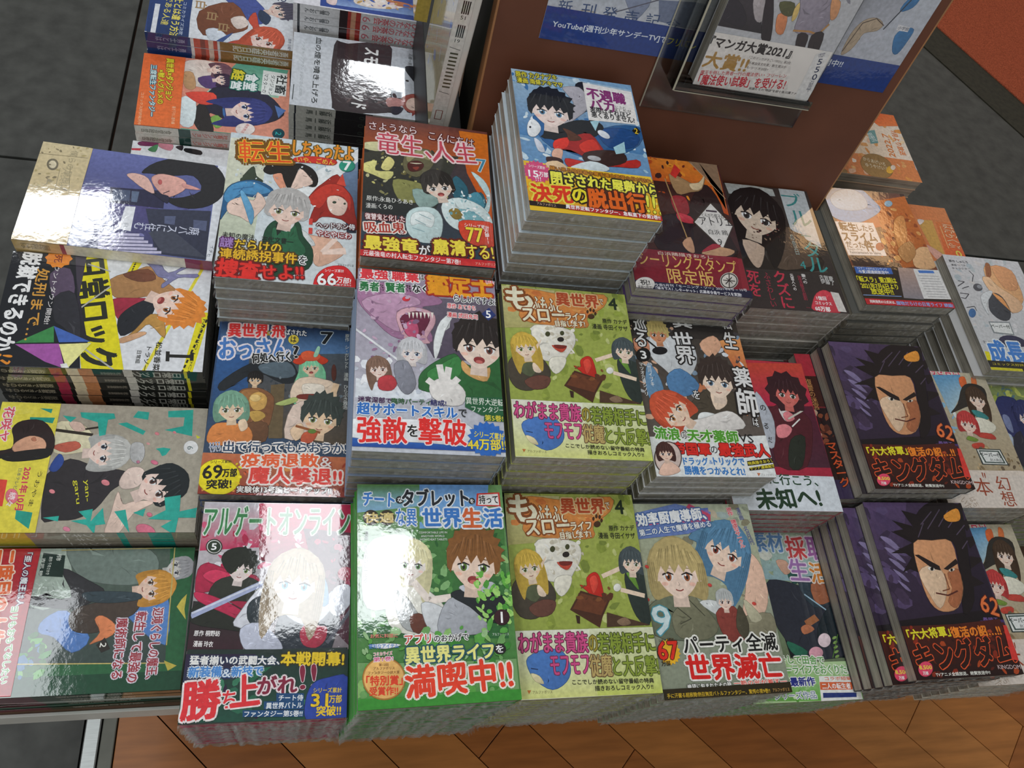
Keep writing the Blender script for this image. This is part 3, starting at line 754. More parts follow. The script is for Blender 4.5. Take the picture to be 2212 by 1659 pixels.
['l','#ece8e4',6,[77.1,123.3,81.3,98.4]],
['l','#ece8e4',6,[77.1,123.3,89.5,108.8]],
['l','#ece8e4',6,[77.1,123.3,61.8,112.2]],
['t','#e63c46','#f6f0f0',0.10,3,'最強',0,14.7,5,24.8,11.6,3.1],
['t','#222','#f6f0f0',0.10,2,'の',0,29.2,4.7,3.1,5.5,0.90],
['t','#e63c46','#f6f0f0',0.10,3,'職業',0,43.1,3.9,24.7,12.5,2.2],
['t','#222','#f6f0f0',0.10,2,'は',0,58.3,3.6,4.5,7.1,2.5],
['t','#2b7a44','#f0f4f0',0.12,3,'勇者',0,10.6,19.3,17.1,9.9,1.3],
['t','#222',0,0.07,2,'でも',0,21.6,19,3.7,7.6,1.6],
['t','#2b7a44','#f0f4f0',0.12,3,'賢者',0,34,18,17.4,10,2.8],
['t','#222',0,0.07,2,'でも',0,45.9,17.4,5,7.7,2.8],
['t','#222','#f0f0f0',0.12,3,'なく',0,56.6,16.9,13.9,9.3,3.1],
['t','#f0a020','#b0301c',0.07,3,'鑑定士',0,94.3,8.5,61.3,25.4,2],
['t','#e63c46','#fff',0.10,2,'(仮)',0,124,-0,9.4,8.1,1.6],
['t','#222','#f4f4f4',0.12,2,'らしいですよ?',0,108.5,24.1,40.4,7.8,-0.60],
['t','#e63c46','#f4f4f4',0.12,2,'原作 あてきち',0,94.8,33.1,26.3,5.6,-0.80],
['t','#e63c46','#f4f4f4',0.12,2,'漫画 武田充司',0,95.4,42.9,28.1,5.5,-0.60],
['p','#2c3c78',[113.5,38.9,121.1,31.2,127.2,39,119.7,45.8]],
['t','#fff',0,0.07,3,'5',0,120,38.8,4.4,8,-0.30]],[['g','#e8ecf2','#dfe6ee',[2.6,167.4,131.5,167.4,130.8,177.6,-0.20,178.5]],
['g','#2f6fc8','#1c4ca0',[-0.50,167.5,131.5,167.4,132,178.2,-0.40,178.5]],
['b','#eef1f5',[-0.90,153.9,38.3,151.7,94,152.5,99.3,167.6,93.2,173.6,61,172.6,-0.40,170.6]],
['t','#4a2454',0,0.07,2,'迷宮深部で',0,17.4,135,27.8,5.4,-0.70],
['t','#2c5f34',0,0.07,2,'臨時パーティ',0,47.9,134.8,33.1,5.5,1.3],
['t','#2c2c6c',0,0.07,2,'結成!',0,71.2,134.5,13.6,5.6,-0.40],
['t','#2f74c8','#e8eef6',0.08,3,'超サポートスキル',0,45.2,143.4,84,11,0.30],
['t','#24282c',0,0.07,2,'で',0,92,143.2,7.1,7.3,-2],
['t','#ea2c28','#f4e8e8',0.04,2,'強敵',0,23.9,162.6,40.2,23.7,1.2],
['t','#1c1c1c','#f4f4f4',0.06,2,'を',0,49.1,162.2,9.1,10.7,-1],
['t','#ea2c28','#f4e8e8',0.04,2,'撃破',0,74.2,161.6,40,24.2,0.20],
['p','#24603c',[95.1,126.8,132.8,125.7,132.1,144,108.6,144.4,94.3,137.2]],
['t','#e8f0e4',0,0.07,1,'異世界大逆転',0,112,130.9,33.4,6.9,-0.30],
['t','#e8f0e4',0,0.07,1,'ファンタジー',0,114.3,138.5,28.8,5.9,0.70],
['p','#1c5c34',[111.2,142.9,130.1,142.3,130.1,149.4,110.4,149.6]],
['t','#e8d848',0,0.07,2,'第5巻!!',0,120.2,146.4,17.7,5.8,0.30],
['u','#2c6cc4',112.4,167,17.3,18],
['t','#f4e040',0,0.07,2,'シリーズ累計',0,114.2,163.2,25.8,6.2,-3.9],
['t','#f4e040','#1c4c94',0.06,3,'44万部!!',0,112,171.7,33.3,10.4,1.2]]],
'E':[[['g','#d8d4da','#4a2834',[0,0,128,0,128,182,0,182]],
['g','#c8c4cc','#c4305c',[-0.40,0.90,45.8,0.60,49.1,40.9,0.60,44.1]],
['g','#c42c54','#7a1c34',[45.8,0.60,128,0.30,129.2,71.4,50,52.1]],
['s',41,60,4,['#d4d0d8','#c83c64','#b8244c','#e8e4ea','#d85c80'],[2,18,90,60]],
['g','#2c2a28','#3a1c28',[0.40,86.7,63.3,92.5,41.4,129.1,-0.80,126.9]],
['g','#5a3040','#4a1e30',[85.2,23.4,128,27.2,130.1,127.4,109.2,106.3]],
['s',42,60,4,['#7a4a58','#3c2430','#a83a58','#5a3848'],[90,30,128,110]],
['b','#b02448',[1.1,60.4,9.3,54.9,25,60.3,48.5,65.8,54.7,79.2,45.8,95,27.6,87,11.9,79,1.7,81.5]],
['b','#d83a60',[5.5,65.7,14.9,60.3,30.6,65.7,43.8,71.2,34.1,76.5,16.2,72.4]],
['b','#2f332a',[16,71.1,33.1,65.7,51.5,71.2,57.8,87.2,35.1,87,12.7,86.8]],
['b','#242820',[1,91.9,17.7,86.9,41.5,102.6,52.3,113,27.4,110.1,1.3,104.6]],
['b','#c42c54',[2,78.9,25.1,86.9,46.3,100.1,44.2,105.3,26.1,97.3,4.1,86.7]],
['F','#22281e','#f0e0dc','#6a8a3c',35.7,59,10.9,8,'spiky'],
['b','#20261c',[19.1,52.2,23.4,43.9,36,41,47,47.9,47.8,57.6,37.2,53.5,27.9,64.4]],
['l','#aab4d8',5,[0,98.9,54.2,72.5]],
['l','#d8def0',1.6,[0.40,97,54.1,71.6]],
['b','#e4e6f0',[38.4,96.2,49.6,79.2,59.3,72.6,70.1,79.3,69,100.5,57.1,110.6,34.5,107.6]],
['b','#26323a',[43.7,92.3,50,84.5,60.1,83.3,63.3,92.5,59,102.9,46.7,105.3]],
['b','#26303c',[69.2,103,76,90,91.8,95.5,108.4,87.7,119.5,101.1,117.3,114.2,109,132,73.5,129.9,67.5,115.9]],
['b','#c8d0e4',[73.6,92.7,92.2,103.4,112.1,79.6,117.7,87.8,97.6,108.7,76.6,100.6]],
['b','#b8324c',[87.6,113.7,93.6,106,102.8,108.8,109.4,110.2,108.5,120.5,101.1,126.7,90.8,124]],
['b','#c8cde0',[39.7,110.3,54.2,105.4,70.2,118.5,73.4,128.6,53.6,128.1,43.5,125.4]],
['b','#e0e4f0',[114.6,76.9,126.6,74.2,129.7,87.9,118.2,101.1,110,93]],
['b','#6fa0d8',[95.9,74.1,106.3,68.6,109.8,90.4,99.3,90.3]],
['F','#b8a488','#ead0c4','#5aa0e0',81.3,71.3,19.1,6,'long'],
['l','#5a5c68',3,[109.9,123.1,129.2,95.9]],
['b','#a82c4c',[130.4,64.5,129.6,67.6,127.2,69.9,123.8,70.7,120.4,69.9,117.9,67.6,116.9,64.5,117.6,61.3,120,59,123.4,58.2,126.8,59,129.4,61.3]],
['t','#3f8a52','#e4ece4',0.07,2,'アルゲートオンライン',0,63.5,16.8,124.2,27,0.60],
['b','#2c3c2a',[18.6,40.5,18,43.8,15.9,46.2,12.7,47.1,9.3,46.3,6.6,43.9,5.4,40.6,5.9,37.2,8,34.8,11.3,33.8,14.7,34.7,17.4,37.1]],
['b','#e8e8e4',[17.8,40.5,17.3,43.4,15.4,45.5,12.6,46.3,9.6,45.6,7.2,43.5,6.1,40.6,6.6,37.6,8.5,35.5,11.4,34.7,14.4,35.4,16.7,37.6]],
['b','#2c3c2a',[17.1,40.5,16.6,43,15,44.8,12.5,45.5,9.9,44.8,7.8,43,6.9,40.6,7.3,38.1,9,36.2,11.4,35.5,14.1,36.2,16.1,38]],
['t','#fff',0,0.07,3,'5',0,11.9,40.5,4.5,5.6,0.40],
['t','#f4f0f0',0,0.07,2,'原作 桐野紡',0,14.1,113.2,20,4.5,-2.1],
['t','#f4f0f0',0,0.07,2,'漫画 玲衣',0,12,121.5,15.1,4.7,-3.1]],[['g','#20302c','#1c5040',[0.80,125.7,129.5,128.6,129.2,182.7,-0.60,180.7]],
['g','#2a1c3c','#28304c',[-0.50,129.3,53.8,130.6,43.2,148.6,-0,153.2]],
['s',44,50,5,['#1c4a3c','#2a6a50','#301c3c','#1c3c34','#3a8060'],[10,150,125,180]],
['p','#206848',[49.9,142.8,66.9,140.8,50.8,153.6]],
['t','#f2f2f0','#2c3c5c',0.10,3,'猛者揃いの武闘大会、',0,38.1,135,69.2,6.8,-1.7],
['t','#f4d028','#3c3410',0.10,3,'本戦開幕!',0,99.2,135.6,50.7,10.7,-1.8],
['t','#4f90d8','#dce8f4',0.12,3,'新装備',0,15.9,143.3,24.8,7.9,-0.30],
['t','#dce8f4','#305890',0.10,2,'&',0,32.3,144.9,6.6,6.1,-1.7],
['t','#4f90d8','#dce8f4',0.12,3,'新技で',0,48.2,143.8,24.2,7.6,0.30],
['t','#e8343c','#f4e8e8',0.05,3,'勝',0,15.3,164.2,27.8,28.5,2.7],
['t','#e8343c','#f4e8e8',0.07,2,'ち',0,36.1,164.8,10,13,-0.80],
['t','#e8343c','#f4e8e8',0.05,3,'上',0,47.7,158.3,21.5,23,4.4],
['t','#8a2440','#f0e0e4',0.09,3,'がれ',0,72.3,154.9,30.6,13.4,0.40],
['t','#8a2440','#f0e0e4',0.06,3,'!!',0,96.3,149.6,13.1,18.6,3.6],
['p','#1c4c7c',[72,161.5,93.5,162.3,93.8,168.3,72.4,167.5]],
['t','#f0f4f8',0,0.07,2,'チート侍',0,83.6,165.4,19,4.5,-1.4],
['p','#1c4c7c',[62.8,167.3,93.8,168.3,94.2,174.4,63.2,173.2]],
['t','#f0f4f8',0,0.07,2,'異世界バトル',0,78.8,171,28,4.7,-1],
['p','#1c4c7c',[47.2,173.3,94.2,174.9,94.1,180.1,47.6,178.2]],
['t','#f0f4f8',0,0.07,2,'ファンタジー第5巻!!',0,70.9,176.8,44.5,4.5,-1.7],
['b','#2c48a8',[96.5,182.5,95.1,168.3,100,155.3,112.3,150.8,128.9,151.3,129.6,183.3,112.4,183.2]],
['t','#e8c840',0,0.07,2,'シリーズ累計',0,112.2,160.6,22.6,3.9,-1.4],
['t','#f4cc28','#1c2c5c',0.06,3,'31',0,106.2,168,13.7,9.6,-0.60],
['t','#f4cc28',0,0.07,2,'万部',0,118.7,167.6,10,6,-0],
['t','#f4cc28',0,0.07,3,'突破!!',0,113.7,176.3,19.2,7.8,0.20]]],
'F':[[['g','#6f9c60','#3f8038',[0,0,128,0,128,182,0,182]],
['g','#5c8c50','#8ab8d8',[0.30,0.80,62.1,0.70,61.3,18.9,-0.40,25.6]],
['g','#6ea0dc','#7eb4e4',[53.8,-0,116,-0.40,109.9,40.7,52.3,40]],
['g','#4a8040','#2f6c38',[-0.40,39.3,126.8,40.9,122.2,134.3,-0.50,128.6]],
['s',51,190,4.5,['#7fae68','#3f7c3c','#2c6430','#9cc47c','#5c9850','#86b878'],[0,30,128,125]],
['b','#cfd4cc',[7.2,55.6,30.8,45.2,51.7,53.7,47.6,93.3,19.3,107.5,4.5,99.5]],
['b','#f0efe4',[23.5,86.2,40.2,82.8,58,93.7,70.3,106.9,81.8,132.4,31.4,125.3,21.9,105.1]],
['F','#efe8b8','#f6eee6','#6a9a5c',44.5,69.7,13.3,8,'long'],
['b','#b4b8b8',[29.7,92.8,39.7,98.2,49.4,113.7,56.5,126.4,38.9,124.4,31.7,113]],
['b','#6a3a2c',[41.8,113.4,52,112.5,55.2,126.3,43.9,125.8]],
['l','#f4e8de',6,[45.3,85.5,57.6,101.4,76,99.4]],
['b','#d8dce0',[51.1,103.7,65.2,105.5,76.3,116,69.2,126.9,56.6,125.1]],
['b','#b0b4bc',[64.1,126.7,67.6,109.4,77.3,99.5,91.3,106.4,102.4,118.3,105.5,128.5,81.9,130]],
['b','#22282c',[76,98.1,84.3,93.2,108.3,94,122.4,103.6,119.4,121.6,103.7,118.4,91.2,107.7]],
['b','#c8ccd4',[83,91.9,92.6,88.2,111.6,87.5,113.7,94.2,97.2,98.9]],
['b','#f0d0bc',[90.2,84.2,103.5,87.2,100.3,93.7,88.3,92]],
['F','#8a5a2c','#f4d8c4','#5c7c30',97.2,71,20.3,6,'spiky!'],
['s',52,60,4,['#8fd060','#6ab848','#a8dc78','#50a03c'],[98,80,128,122]],
['t','#3f80d0','#e8f0f8',0.09,3,'チート',0,18.2,13.7,26.7,12.1,-3.2],
['b','#222',[39.8,14.2,39.3,15.9,37.9,17.2,36.2,17.6,34.4,17.2,33.2,15.9,32.8,14.2,33.3,12.5,34.6,11.2,36.4,10.8,38.1,11.2,39.4,12.5]],
['t','#fff',0,0.07,2,'な',0,36.3,14.2,4.1,4.3,-0.20],
['t','#20242c','#e8f0f8',0.07,3,'タブレット',0,67.4,12.4,58.1,16,-0.10],
['b','#222',[102.5,15.4,102,16.9,100.9,17.9,99.4,18.3,98.1,17.9,97.1,16.9,96.8,15.4,97.3,13.9,98.4,12.9,99.9,12.5,101.3,12.9,102.2,14]],
['t','#fff',0,0.07,2,'を',0,99.7,15.4,3.4,3.8,-0.20],
['p','#e8dcd8',[104.6,8.1,125.5,7,125.5,20.6,103,19.8]],
['p','#d83c34',[104.6,8.1,125.5,7,125.5,20.6,103,19.8]],
['p','#f4f2f0',[106.3,9.4,123.9,8.5,124.2,19.2,104.8,18.8]],
['t','#222',0,0.07,2,'持って',0,114.9,13.8,17.2,8.1,0.80],
['b','#3a3020',[17.9,30.2,17,33.5,14.6,35.9,11.3,36.7,8,35.8,5.7,33.4,4.8,30,5.7,26.7,8.1,24.3,11.4,23.4,14.7,24.3,17.1,26.8]],
['b','#3a3020',[31.4,30.3,30.5,33.6,28,36,24.7,36.9,21.4,36,19,33.5,18.2,30.2,19.1,26.8,21.6,24.4,24.9,23.5,28.2,24.4,30.6,26.9]],
['t','#e8d088',0,0.07,3,'快適',0,18.3,30.2,24.4,9,-0.50],
['t','#3f80d0','#eef4fa',0.09,2,'な異',0,41.2,30.2,17.4,15.4,-1.4],
['t','#3f80d0','#eef4fa',0.08,3,'世界',0,72.1,30.7,33.6,17,-0.50],
['t','#e06a38','#eef4fa',0.08,3,'生',0,98.4,30.9,16.1,17.2,-0.50],
['t','#3f80d0','#eef4fa',0.08,3,'活',0,117.4,31.1,16.3,17.3,-0.50],
['t','#f0f4f0',0,0.07,1,'COMFORTABLE LIFE IN',0,63.6,43.9,24.3,1.8,-0.10],
['t','#f0f4f0',0,0.07,1,'ANOTHER WORLD',0,63.4,46.9,20.2,1.8,-0.10],
['t','#f0f4f0',0,0.07,1,'WITH CHEAT TABLETS',0,63.7,50,23.6,1.8,-0.30],
['t','#44504a',0,0,1,'漫画 ぎまあいしーぷろ',1,6.9,63.6,3.8,42.9,-1.2],
['b','#3c1c24',[124.2,117.6,123,120.7,120.3,122.9,116.9,123.6,113.7,122.6,111.5,120.2,110.8,117,112,113.9,114.6,111.6,118.1,110.9,121.4,111.9,123.6,114.3]],
['t','#fff',0,0.07,3,'1',0,117.5,117.3,6.1,9,-2.3],
['t','#dce8dc',0,0.07,1,'アルファポリス',0,115.6,130.7,13.9,2.5,-1]],[['g','#78a468','#3f9438',[0,147.5,120.3,153.9,118.7,184.7,-0.60,182.5]],
['s',53,120,5,['#5ca848','#8fc070','#3c8c34','#a0c890','#70a860'],[0,122,128,182]],
['p','#3c9434',[0,174,128,174,128,182,0,182]],
['t','#e88878',0,0.07,2,'お気に料理に',0,20.6,128.1,21.5,3.1,-1],
['b','#f4f6f8',[7.9,135,21.3,133.9,33.6,135.6,21.3,138]],
['t','#4880c8',0,0.07,2,'便利なアイテム',0,20.1,135.9,23.2,3.6,-1.3],
['b','#d89038',[36.4,161.1,34,168.8,27.8,174,19.6,175.5,11.6,173,5.7,167,3.6,159.2,5.8,151.6,11.9,146.2,20.2,144.5,28.5,147.1,34.4,153.2]],
['b','#f4c070',[35.6,161.1,33.3,168.3,27.4,173.3,19.7,174.7,12,172.3,6.4,166.7,4.4,159.3,6.5,152,12.3,146.9,20.2,145.3,28,147.7,33.7,153.5]],
['t','#e04838','#fff',0.10,2,'コミカライズ',0,19.4,141.5,14.6,2.8,1.7],
['t','#d84080','#fff',0.10,2,'第1巻!',0,19.6,145.6,15.2,3.5,1.4],
['t','#7a4010',0,0.07,2,'第12回',0,19.8,149.9,7.3,2.1,-1.2],
['t','#7a4010',0,0.07,2,'アルファポリス',0,20.1,152.5,16.3,2.3,-1.9],
['t','#7a4010',0,0.07,2,'ファンタジー小説大賞',0,19.8,155.7,24.1,2.3,-1.3],
['t','#e84828',0,0.07,3,'「特別賞」',0,20.3,161.5,27.6,7.1,-1.7],
['t','#e84828',0,0.07,3,'受賞作!!',0,19.6,169.1,21.5,6.2,-1.4],
['t','#e04838','#fff',0.12,2,'アプリ',0,47.2,131.5,20.7,7.5,0.70],
['t','#242424','#fff',0.12,2,'のおかげで',0,74.2,131.8,28.2,5.5,1.1],
['t','#f4f090','#2c5c68',0.09,3,'異世界ライフ',0,72.6,143.9,71.1,12.7,0.50],
['b','#222',[118.5,142.8,117.6,144.9,115.7,146.3,113.1,146.7,110.7,146.1,109,144.4,108.6,142.3,109.4,140.3,111.3,138.8,113.9,138.4,116.3,139.1,118,140.7]],
['t','#fff',0,0.07,2,'を',0,113.3,142.4,6.2,5.7,-0.50],
['t','#f04428','#f6f0e4',0.06,3,'満喫中!!',0,79,162.6,85.2,23.5,1.9]]],
'G':[[['g','#7fa8cc','#5888b8',[0,0,128,0,128,182,0,182]],
['g','#a8c4d8','#4a80b4',[-1.5,-0.60,127.1,7.3,130,97.8,-2,89.6]],
['s',61,90,5,['#c8dce8','#6a9cc8','#3c74ac','#a4c8dc','#e0ecf0'],[0,5,128,120]],
['b','#2c6098',[13.6,69.2,29.8,59.2,36.1,97.7,67.2,110.5,96.3,102.8,122.3,84.5,129.5,61.1,100.1,62.2,62.8,82.9,30.1,102.1]],
['b','#1f4c88',[81.2,72.7,108.4,64.6,124.3,73.1,115.7,89.1,89.4,93.1]],
['b','#1c1a1e',[24,85.4,33.9,71.3,46.4,60,56.6,67.5,74.7,59,77.8,37.7,65.1,14.9,73.8,5.4,81,15.8,81.2,54.1,87.6,67.9,71.4,81.5,42.1,93.2]],
['b','#b8b4bc',[51.8,17.4,69.6,14.1,76.3,28.4,74,44.1,57.3,61.9,49.2,70.6,45.9,63.8,60.2,40.8,56.2,28.2]],
['b','#1c1f22',[45.2,69.4,66,60.4,85.3,64.6,77.2,80.6,42.6,89.6,20.8,89.5]],
['b','#a82420',[34,92.7,51.5,84.7,72,77.8,83,97.6,87.6,104,80.2,115.6,64.4,110.9,49.1,102.7,38.2,102.6]],
['b','#d83424',[58.5,94.3,73.8,84.7,80.1,98.1,76.2,105.7,62.6,104.2]],
['b','#e83828',[34,92.7,48.4,86.9,45.4,99.8,32.7,103.5]],
['b','#e8b49c',[32.7,103.5,40.7,104,36.2,118.5,28.9,112.7]],
['b','#3a1e1a',[23.2,115.2,36.6,115,38.5,121.6,26,125]],
['b','#c02820',[42.1,114.2,58.3,115.3,79.9,117.4,115.7,105.2,115.2,115.9,85.3,118.4,56.8,125.8,43.5,124.3]],
['b','#3a2420',[62.6,104.2,83,97.6,102.7,98.3,103.4,110.5,79.7,119.2,61.1,114.9]],
['b','#b8b8bc',[78.1,110.5,76.8,112,74,113,70.5,113.1,67.3,112.4,65.1,111.1,64.7,109.4,66,107.8,68.8,106.9,72.3,106.7,75.6,107.4,77.7,108.8]],
['b','#5a3420',[44.4,75,52.5,77.3,62.3,86.5,49.3,90.3,47.7,81.7]],
['F','#16181c','#f2ddd4','#4a7898',34.7,52.8,20.1,5,'spiky'],
['b','#f0f2f4',[8.7,77.2,13.8,67.4,20.1,71.7,21.8,80.4,15.3,90.4,8.7,89.7]],
['p','#f0f2f4',[12.4,67.6,14.9,63.5,16,71.5]],
['b','#d4d8e4',[13.8,92.4,20,96.7,22.7,108.4,16.1,107.7]],
['b','#223',[12.5,78.7,12.3,79.5,11.9,80.1,11.3,80.4,10.8,80.3,10.4,79.8,10.3,79.1,10.6,78.3,11,77.7,11.6,77.5,12.1,77.6,12.5,78]],
['b','#e8ecf4',[91.9,80.1,90.1,81.5,87.2,81.5,84.2,80.2,81.7,77.9,80.4,75.1,80.7,72.7,82.6,71.3,85.4,71.2,88.5,72.6,91,74.9,92.2,77.7]],
['b','#d8e4e8',[66.7,114.1,85,120.1,75.8,126.6,43,127.7]],
['p','#a8d4e0',[93.7,92.4,106.6,83.2,105.6,97.8,95.1,101.2]],
['p','#a8d4e0',[74.4,60.9,85,57.2,78.3,73.1]],
['p','#f0ece8',[74.4,6.3,126.6,10.4,125.8,57,73.3,59.2]],
['t','#8c3474',0,0.07,3,'不遇職',0,97.2,21.7,41,15.8,-3.2],
['t','#8c3474',0,0.07,3,'バカ',0,90.9,35.9,25.5,14.4,-0.70],
['t','#222',0,0.07,1,'にされ',0,110.7,35.8,11.1,4.1,0],
['t','#222',0,0.07,1,'ましたが',0,112.6,39.8,17.7,4.5,0.60],
['t','#222',0,0.07,2,'実際はそれほど',0,98.7,44.4,43.4,7.8,-3.2],
['t','#222',0,0.07,2,'悪くありません?',0,100.2,51.2,45.7,7.7,-1.5],
['p','#181410',[117.6,65.9,123.7,60.2,127.1,66.2,121.7,71.7]],
['t','#e8c430',0,0.07,3,'2',0,122.3,66,3.6,7.3,-2.5],
['t','#e8dc38','#4a4a30',0.12,2,'原作 カタナヅキ',0,25.5,5.8,43,8.2,3.3],
['t','#e8dc38','#4a4a30',0.12,2,'漫画 南條アキマサ',0,28.4,15,47.6,7.3,1.6]],[['g','#f0c42c','#e8a428',[-0,122.9,131.2,129.4,131,180.4,0.20,175.8]],
['s',63,40,4,['#f4d848','#e8982c','#f8e468','#d8742c'],[0,138,128,176]],
['b','#e8c8a0',[20.8,124.1,33.5,118.9,43,127.7,31.5,134.4]],
['u','#d84c7c',11.9,135.4,13.9,20],
['t','#f8e4ec',0,0.07,2,'シリーズ累計',0,12.3,129.5,15.6,3.9,-4.2],
['t','#ffffff',0,0.07,3,'15',0,8.1,138.3,9.1,7.8,-0.50],
['t','#fff',0,0.07,2,'万部',0,17.6,138,8.5,6.1,-3.4],
['t','#fff',0,0.07,2,'!!!',0,12,144.1,5.2,5.1,-1.4],
['t','#c88420','#5c2c10',0.10,2,'襲い来る陰謀者の魔手運命激変の日が訪れる',0,77.8,130.3,105.8,5.1,-1.9],
['t','#f4ee50','#2c2818',0.13,3,'閉ざされた屋敷',0,66.2,141.5,82.8,15.9,-1.7],
['t','#f4ee50','#2c2818',0.13,3,'から',0,119.3,143.7,20.9,15.4,-1.9],
['t','#e43c20','#f0dc50',0.08,3,'決死',0,22.9,160.2,38.5,20.9,2.5],
['t','#f0e030','#2c2010',0.10,3,'の',0,50,159.6,14.5,16.3,-2.5],
['t','#e8681c','#4c2010',0.09,3,'脱出行',0,85.9,160.9,56.1,22.6,-0.50],
['t','#f0ee50','#2c2010',0.08,3,'!!!',0,122.9,161.7,15.1,21.5,-5.7],
['p','#281c18',[0.40,171,37.2,172.1,36.6,176.9,0.50,176.5]],
['p','#b82c2c',[37.2,172.1,130.7,174.8,131.3,180.4,36.5,177.4]],
['t','#fff',0,0.07,2,'異世界逆転ファンタジー、急転直下の第2巻!!',0,80.3,175.5,91.9,4.8,-1.8],
['t','#c8a890',0,0.07,1,'アルファポリス',0,16.3,174,17.8,3.6,-2.2]]],
'H1':[[['g','#a8b458','#98a848',[0,0,128,0,128,182,0,182]],
['s',71,110,6,['#b4c068','#9cac48','#8c9c40','#c4cc84','#7c8c3c'],[0,0,128,128]],
['g','#c8c48c','#b8b070',[-1.5,1.5,53.8,2.4,46.5,46.1,-0.90,50]],
['b','#e09048',[3.4,9,25.8,2.8,61.8,6.5,105.3,2.3,103.3,17.3,84.4,30.3,82.8,43.1,49.4,44.3,17.3,39.3,15.8,23.8]],
['s',72,30,5,['#e8a45c','#e08c48','#d87c40'],[6,4,96,34]],
['b','#f0ece0',[26,47.8,38.6,43.7,57.6,45.2,68,50.5,68,62.8,59.7,75.5,53.6,81.9,34.8,83.2,28.1,68.9]],
['s',73,60,3,['#f4f0e4','#e0dac8','#d0c8b4'],[22,34,72,78]],
['b','#ece8d8',[43.1,79.7,56.6,78.7,54.1,89.3,45.3,97.2,39.5,88.8]],
['b','#4a4c2c',[44,53.7,43.5,55.1,42.6,56.2,41.4,56.7,40.3,56.4,39.5,55.4,39.3,54.1,39.8,52.7,40.7,51.6,41.9,51.1,43.1,51.4,43.8,52.3]],
['b','#4a4c2c',[58.3,51.6,57.8,52.9,57,53.9,55.9,54.3,54.9,54,54.3,53.2,54.1,52,54.5,50.7,55.4,49.7,56.5,49.3,57.5,49.5,58.1,50.4]],
['b','#2c2420',[57.3,58.8,56.8,60.1,55.4,61.2,53.8,61.6,52.1,61.4,51,60.5,50.7,59.3,51.3,57.9,52.6,56.9,54.3,56.4,55.9,56.6,57,57.5]],
['b','#c84c38',[44.5,66.1,53.2,67,59.3,66.5,54.6,72.9,49.3,71.8]],
['b','#7c2c24',[47.2,65.6,59.4,65.8,55,69.1,48.2,68.9]],
['b','#4c4438',[1.8,85.5,14.3,75.9,32.4,80.5,40.3,94.6,35.2,106.4,20,115.8,6.1,113.8,-0.60,100.1]],
['b','#5c6448',[8.6,82.2,19.5,77,29.2,86.6,21.3,101.6,8.9,93.8]],
['b','#6c4438',[14.4,106.3,27.9,99.7,39.5,101.9,34.6,112.2,21.4,114.4]],
['b','#f0d8c0',[23.9,86.9,31.7,87.9,30.9,96.6,24.4,95.6]],
['F','#dcb84c','#f4dcc4','#7a8c3c',18,70.4,10.8,-8,'long'],
['p','#f0d4b8',[28.9,67.3,35,60.1,29.9,71.7]],
['b','#2c3834',[108.9,78.1,118.3,71.3,128.8,76.7,133.4,100.4,125.4,124.2,114.3,116.2,109,96]],
['b','#6c9a3c',[110.5,76.4,114.8,85.2,120.7,92.3,117.4,77.5]],
['l','#f0d8c0',4,[110,70.4,86.5,79.6]],
['l','#f0d8c0',4,[102.7,92,125.4,98]],
['b','#ecece4',[103.2,89.7,102.4,91.6,100.9,93,99,93.6,97.3,93.2,96.2,92,95.9,90.2,96.7,88.4,98.2,87,100.1,86.4,101.8,86.7,102.9,88]],
['F','#4c585c','#f0d8c4','#607040',117.6,66.8,9.8,4,'bob'],
['b','#cc2c20',[71.3,80.7,78.8,75.7,83.7,79.8,85.5,97.5,80.9,101.5,72.9,101.2,71.1,94,63.8,87.2,70.4,88.2]],
['b','#e44c3c',[74,81.3,79.8,78.6,81.6,86,76.3,95.2,74.3,89.4]],
['p','#4c2c1c',[52,109,63.9,92.3,91.2,100.8,81.8,115.9,77.9,125.3]],
['p','#6c3c24',[54.7,108.1,64.3,94.5,88.4,101.7,80.6,114.5]],
['p','#3a2418',[56.7,113.7,60.6,114.9,59.8,121.4,57.2,120.8]],
['s',74,10,5,['#84502c','#5c3420'],[62,88,92,104]],
['p','#503828',[86.3,112,126.7,124.2,84.6,125]],
['b','#8a7058',[94.6,120.2,103.2,116.8,107.9,122.3,99.5,124.2]],
['t','#f2ecd0','#8c4c20',0.09,3,'も',0,16.6,14.9,24.9,25.8,5.5],
['t','#f2ecd0','#8c4c20',0.10,3,'ふもふと',0,44.4,19.9,29,15.7,-2.6],
['t','#b84c28','#e8c490',0.08,3,'異世界',0,76.2,12.1,44.1,15.1,0.20],
['t','#f2ecd0','#8c4c20',0.10,2,'で',0,101.2,11.5,4.3,6.5,-1.1],
['t','#f2ecd0','#8c4c20',0.10,3,'スロー',0,39.4,32.7,42.1,13.6,2.9],
['t','#f2ecd0','#8c4c20',0.10,3,'ライフ',0,72,31.7,20.5,7.8,2.8],
['t','#f2ecd0','#8c4c20',0.10,3,'目指します!',0,65.5,40.4,30.2,6.7,4],
['b','#4c3018',[91.9,29.6,91.2,31.1,89.8,32.3,88.1,32.8,86.4,32.6,85.3,31.6,85,30.2,85.7,28.7,87.1,27.5,88.8,27,90.5,27.2,91.6,28.2]],
['b','#4c3018',[86.7,24.4,86.4,25.5,85.9,26.3,85.2,26.7,84.6,26.4,84.2,25.7,84.1,24.7,84.5,23.6,85,22.8,85.7,22.4,86.3,22.7,86.7,23.4]],
['b','#4c3018',[89.9,22.1,89.6,23.1,89,24,88.3,24.3,87.7,24.1,87.3,23.3,87.3,22.3,87.6,21.2,88.2,20.4,88.9,20.1,89.5,20.3,89.8,21]],
['b','#4c3018',[93.1,22.7,92.8,23.8,92.2,24.6,91.5,25,90.9,24.7,90.5,24,90.5,23,90.8,21.9,91.4,21.1,92,20.7,92.7,21,93,21.7]],
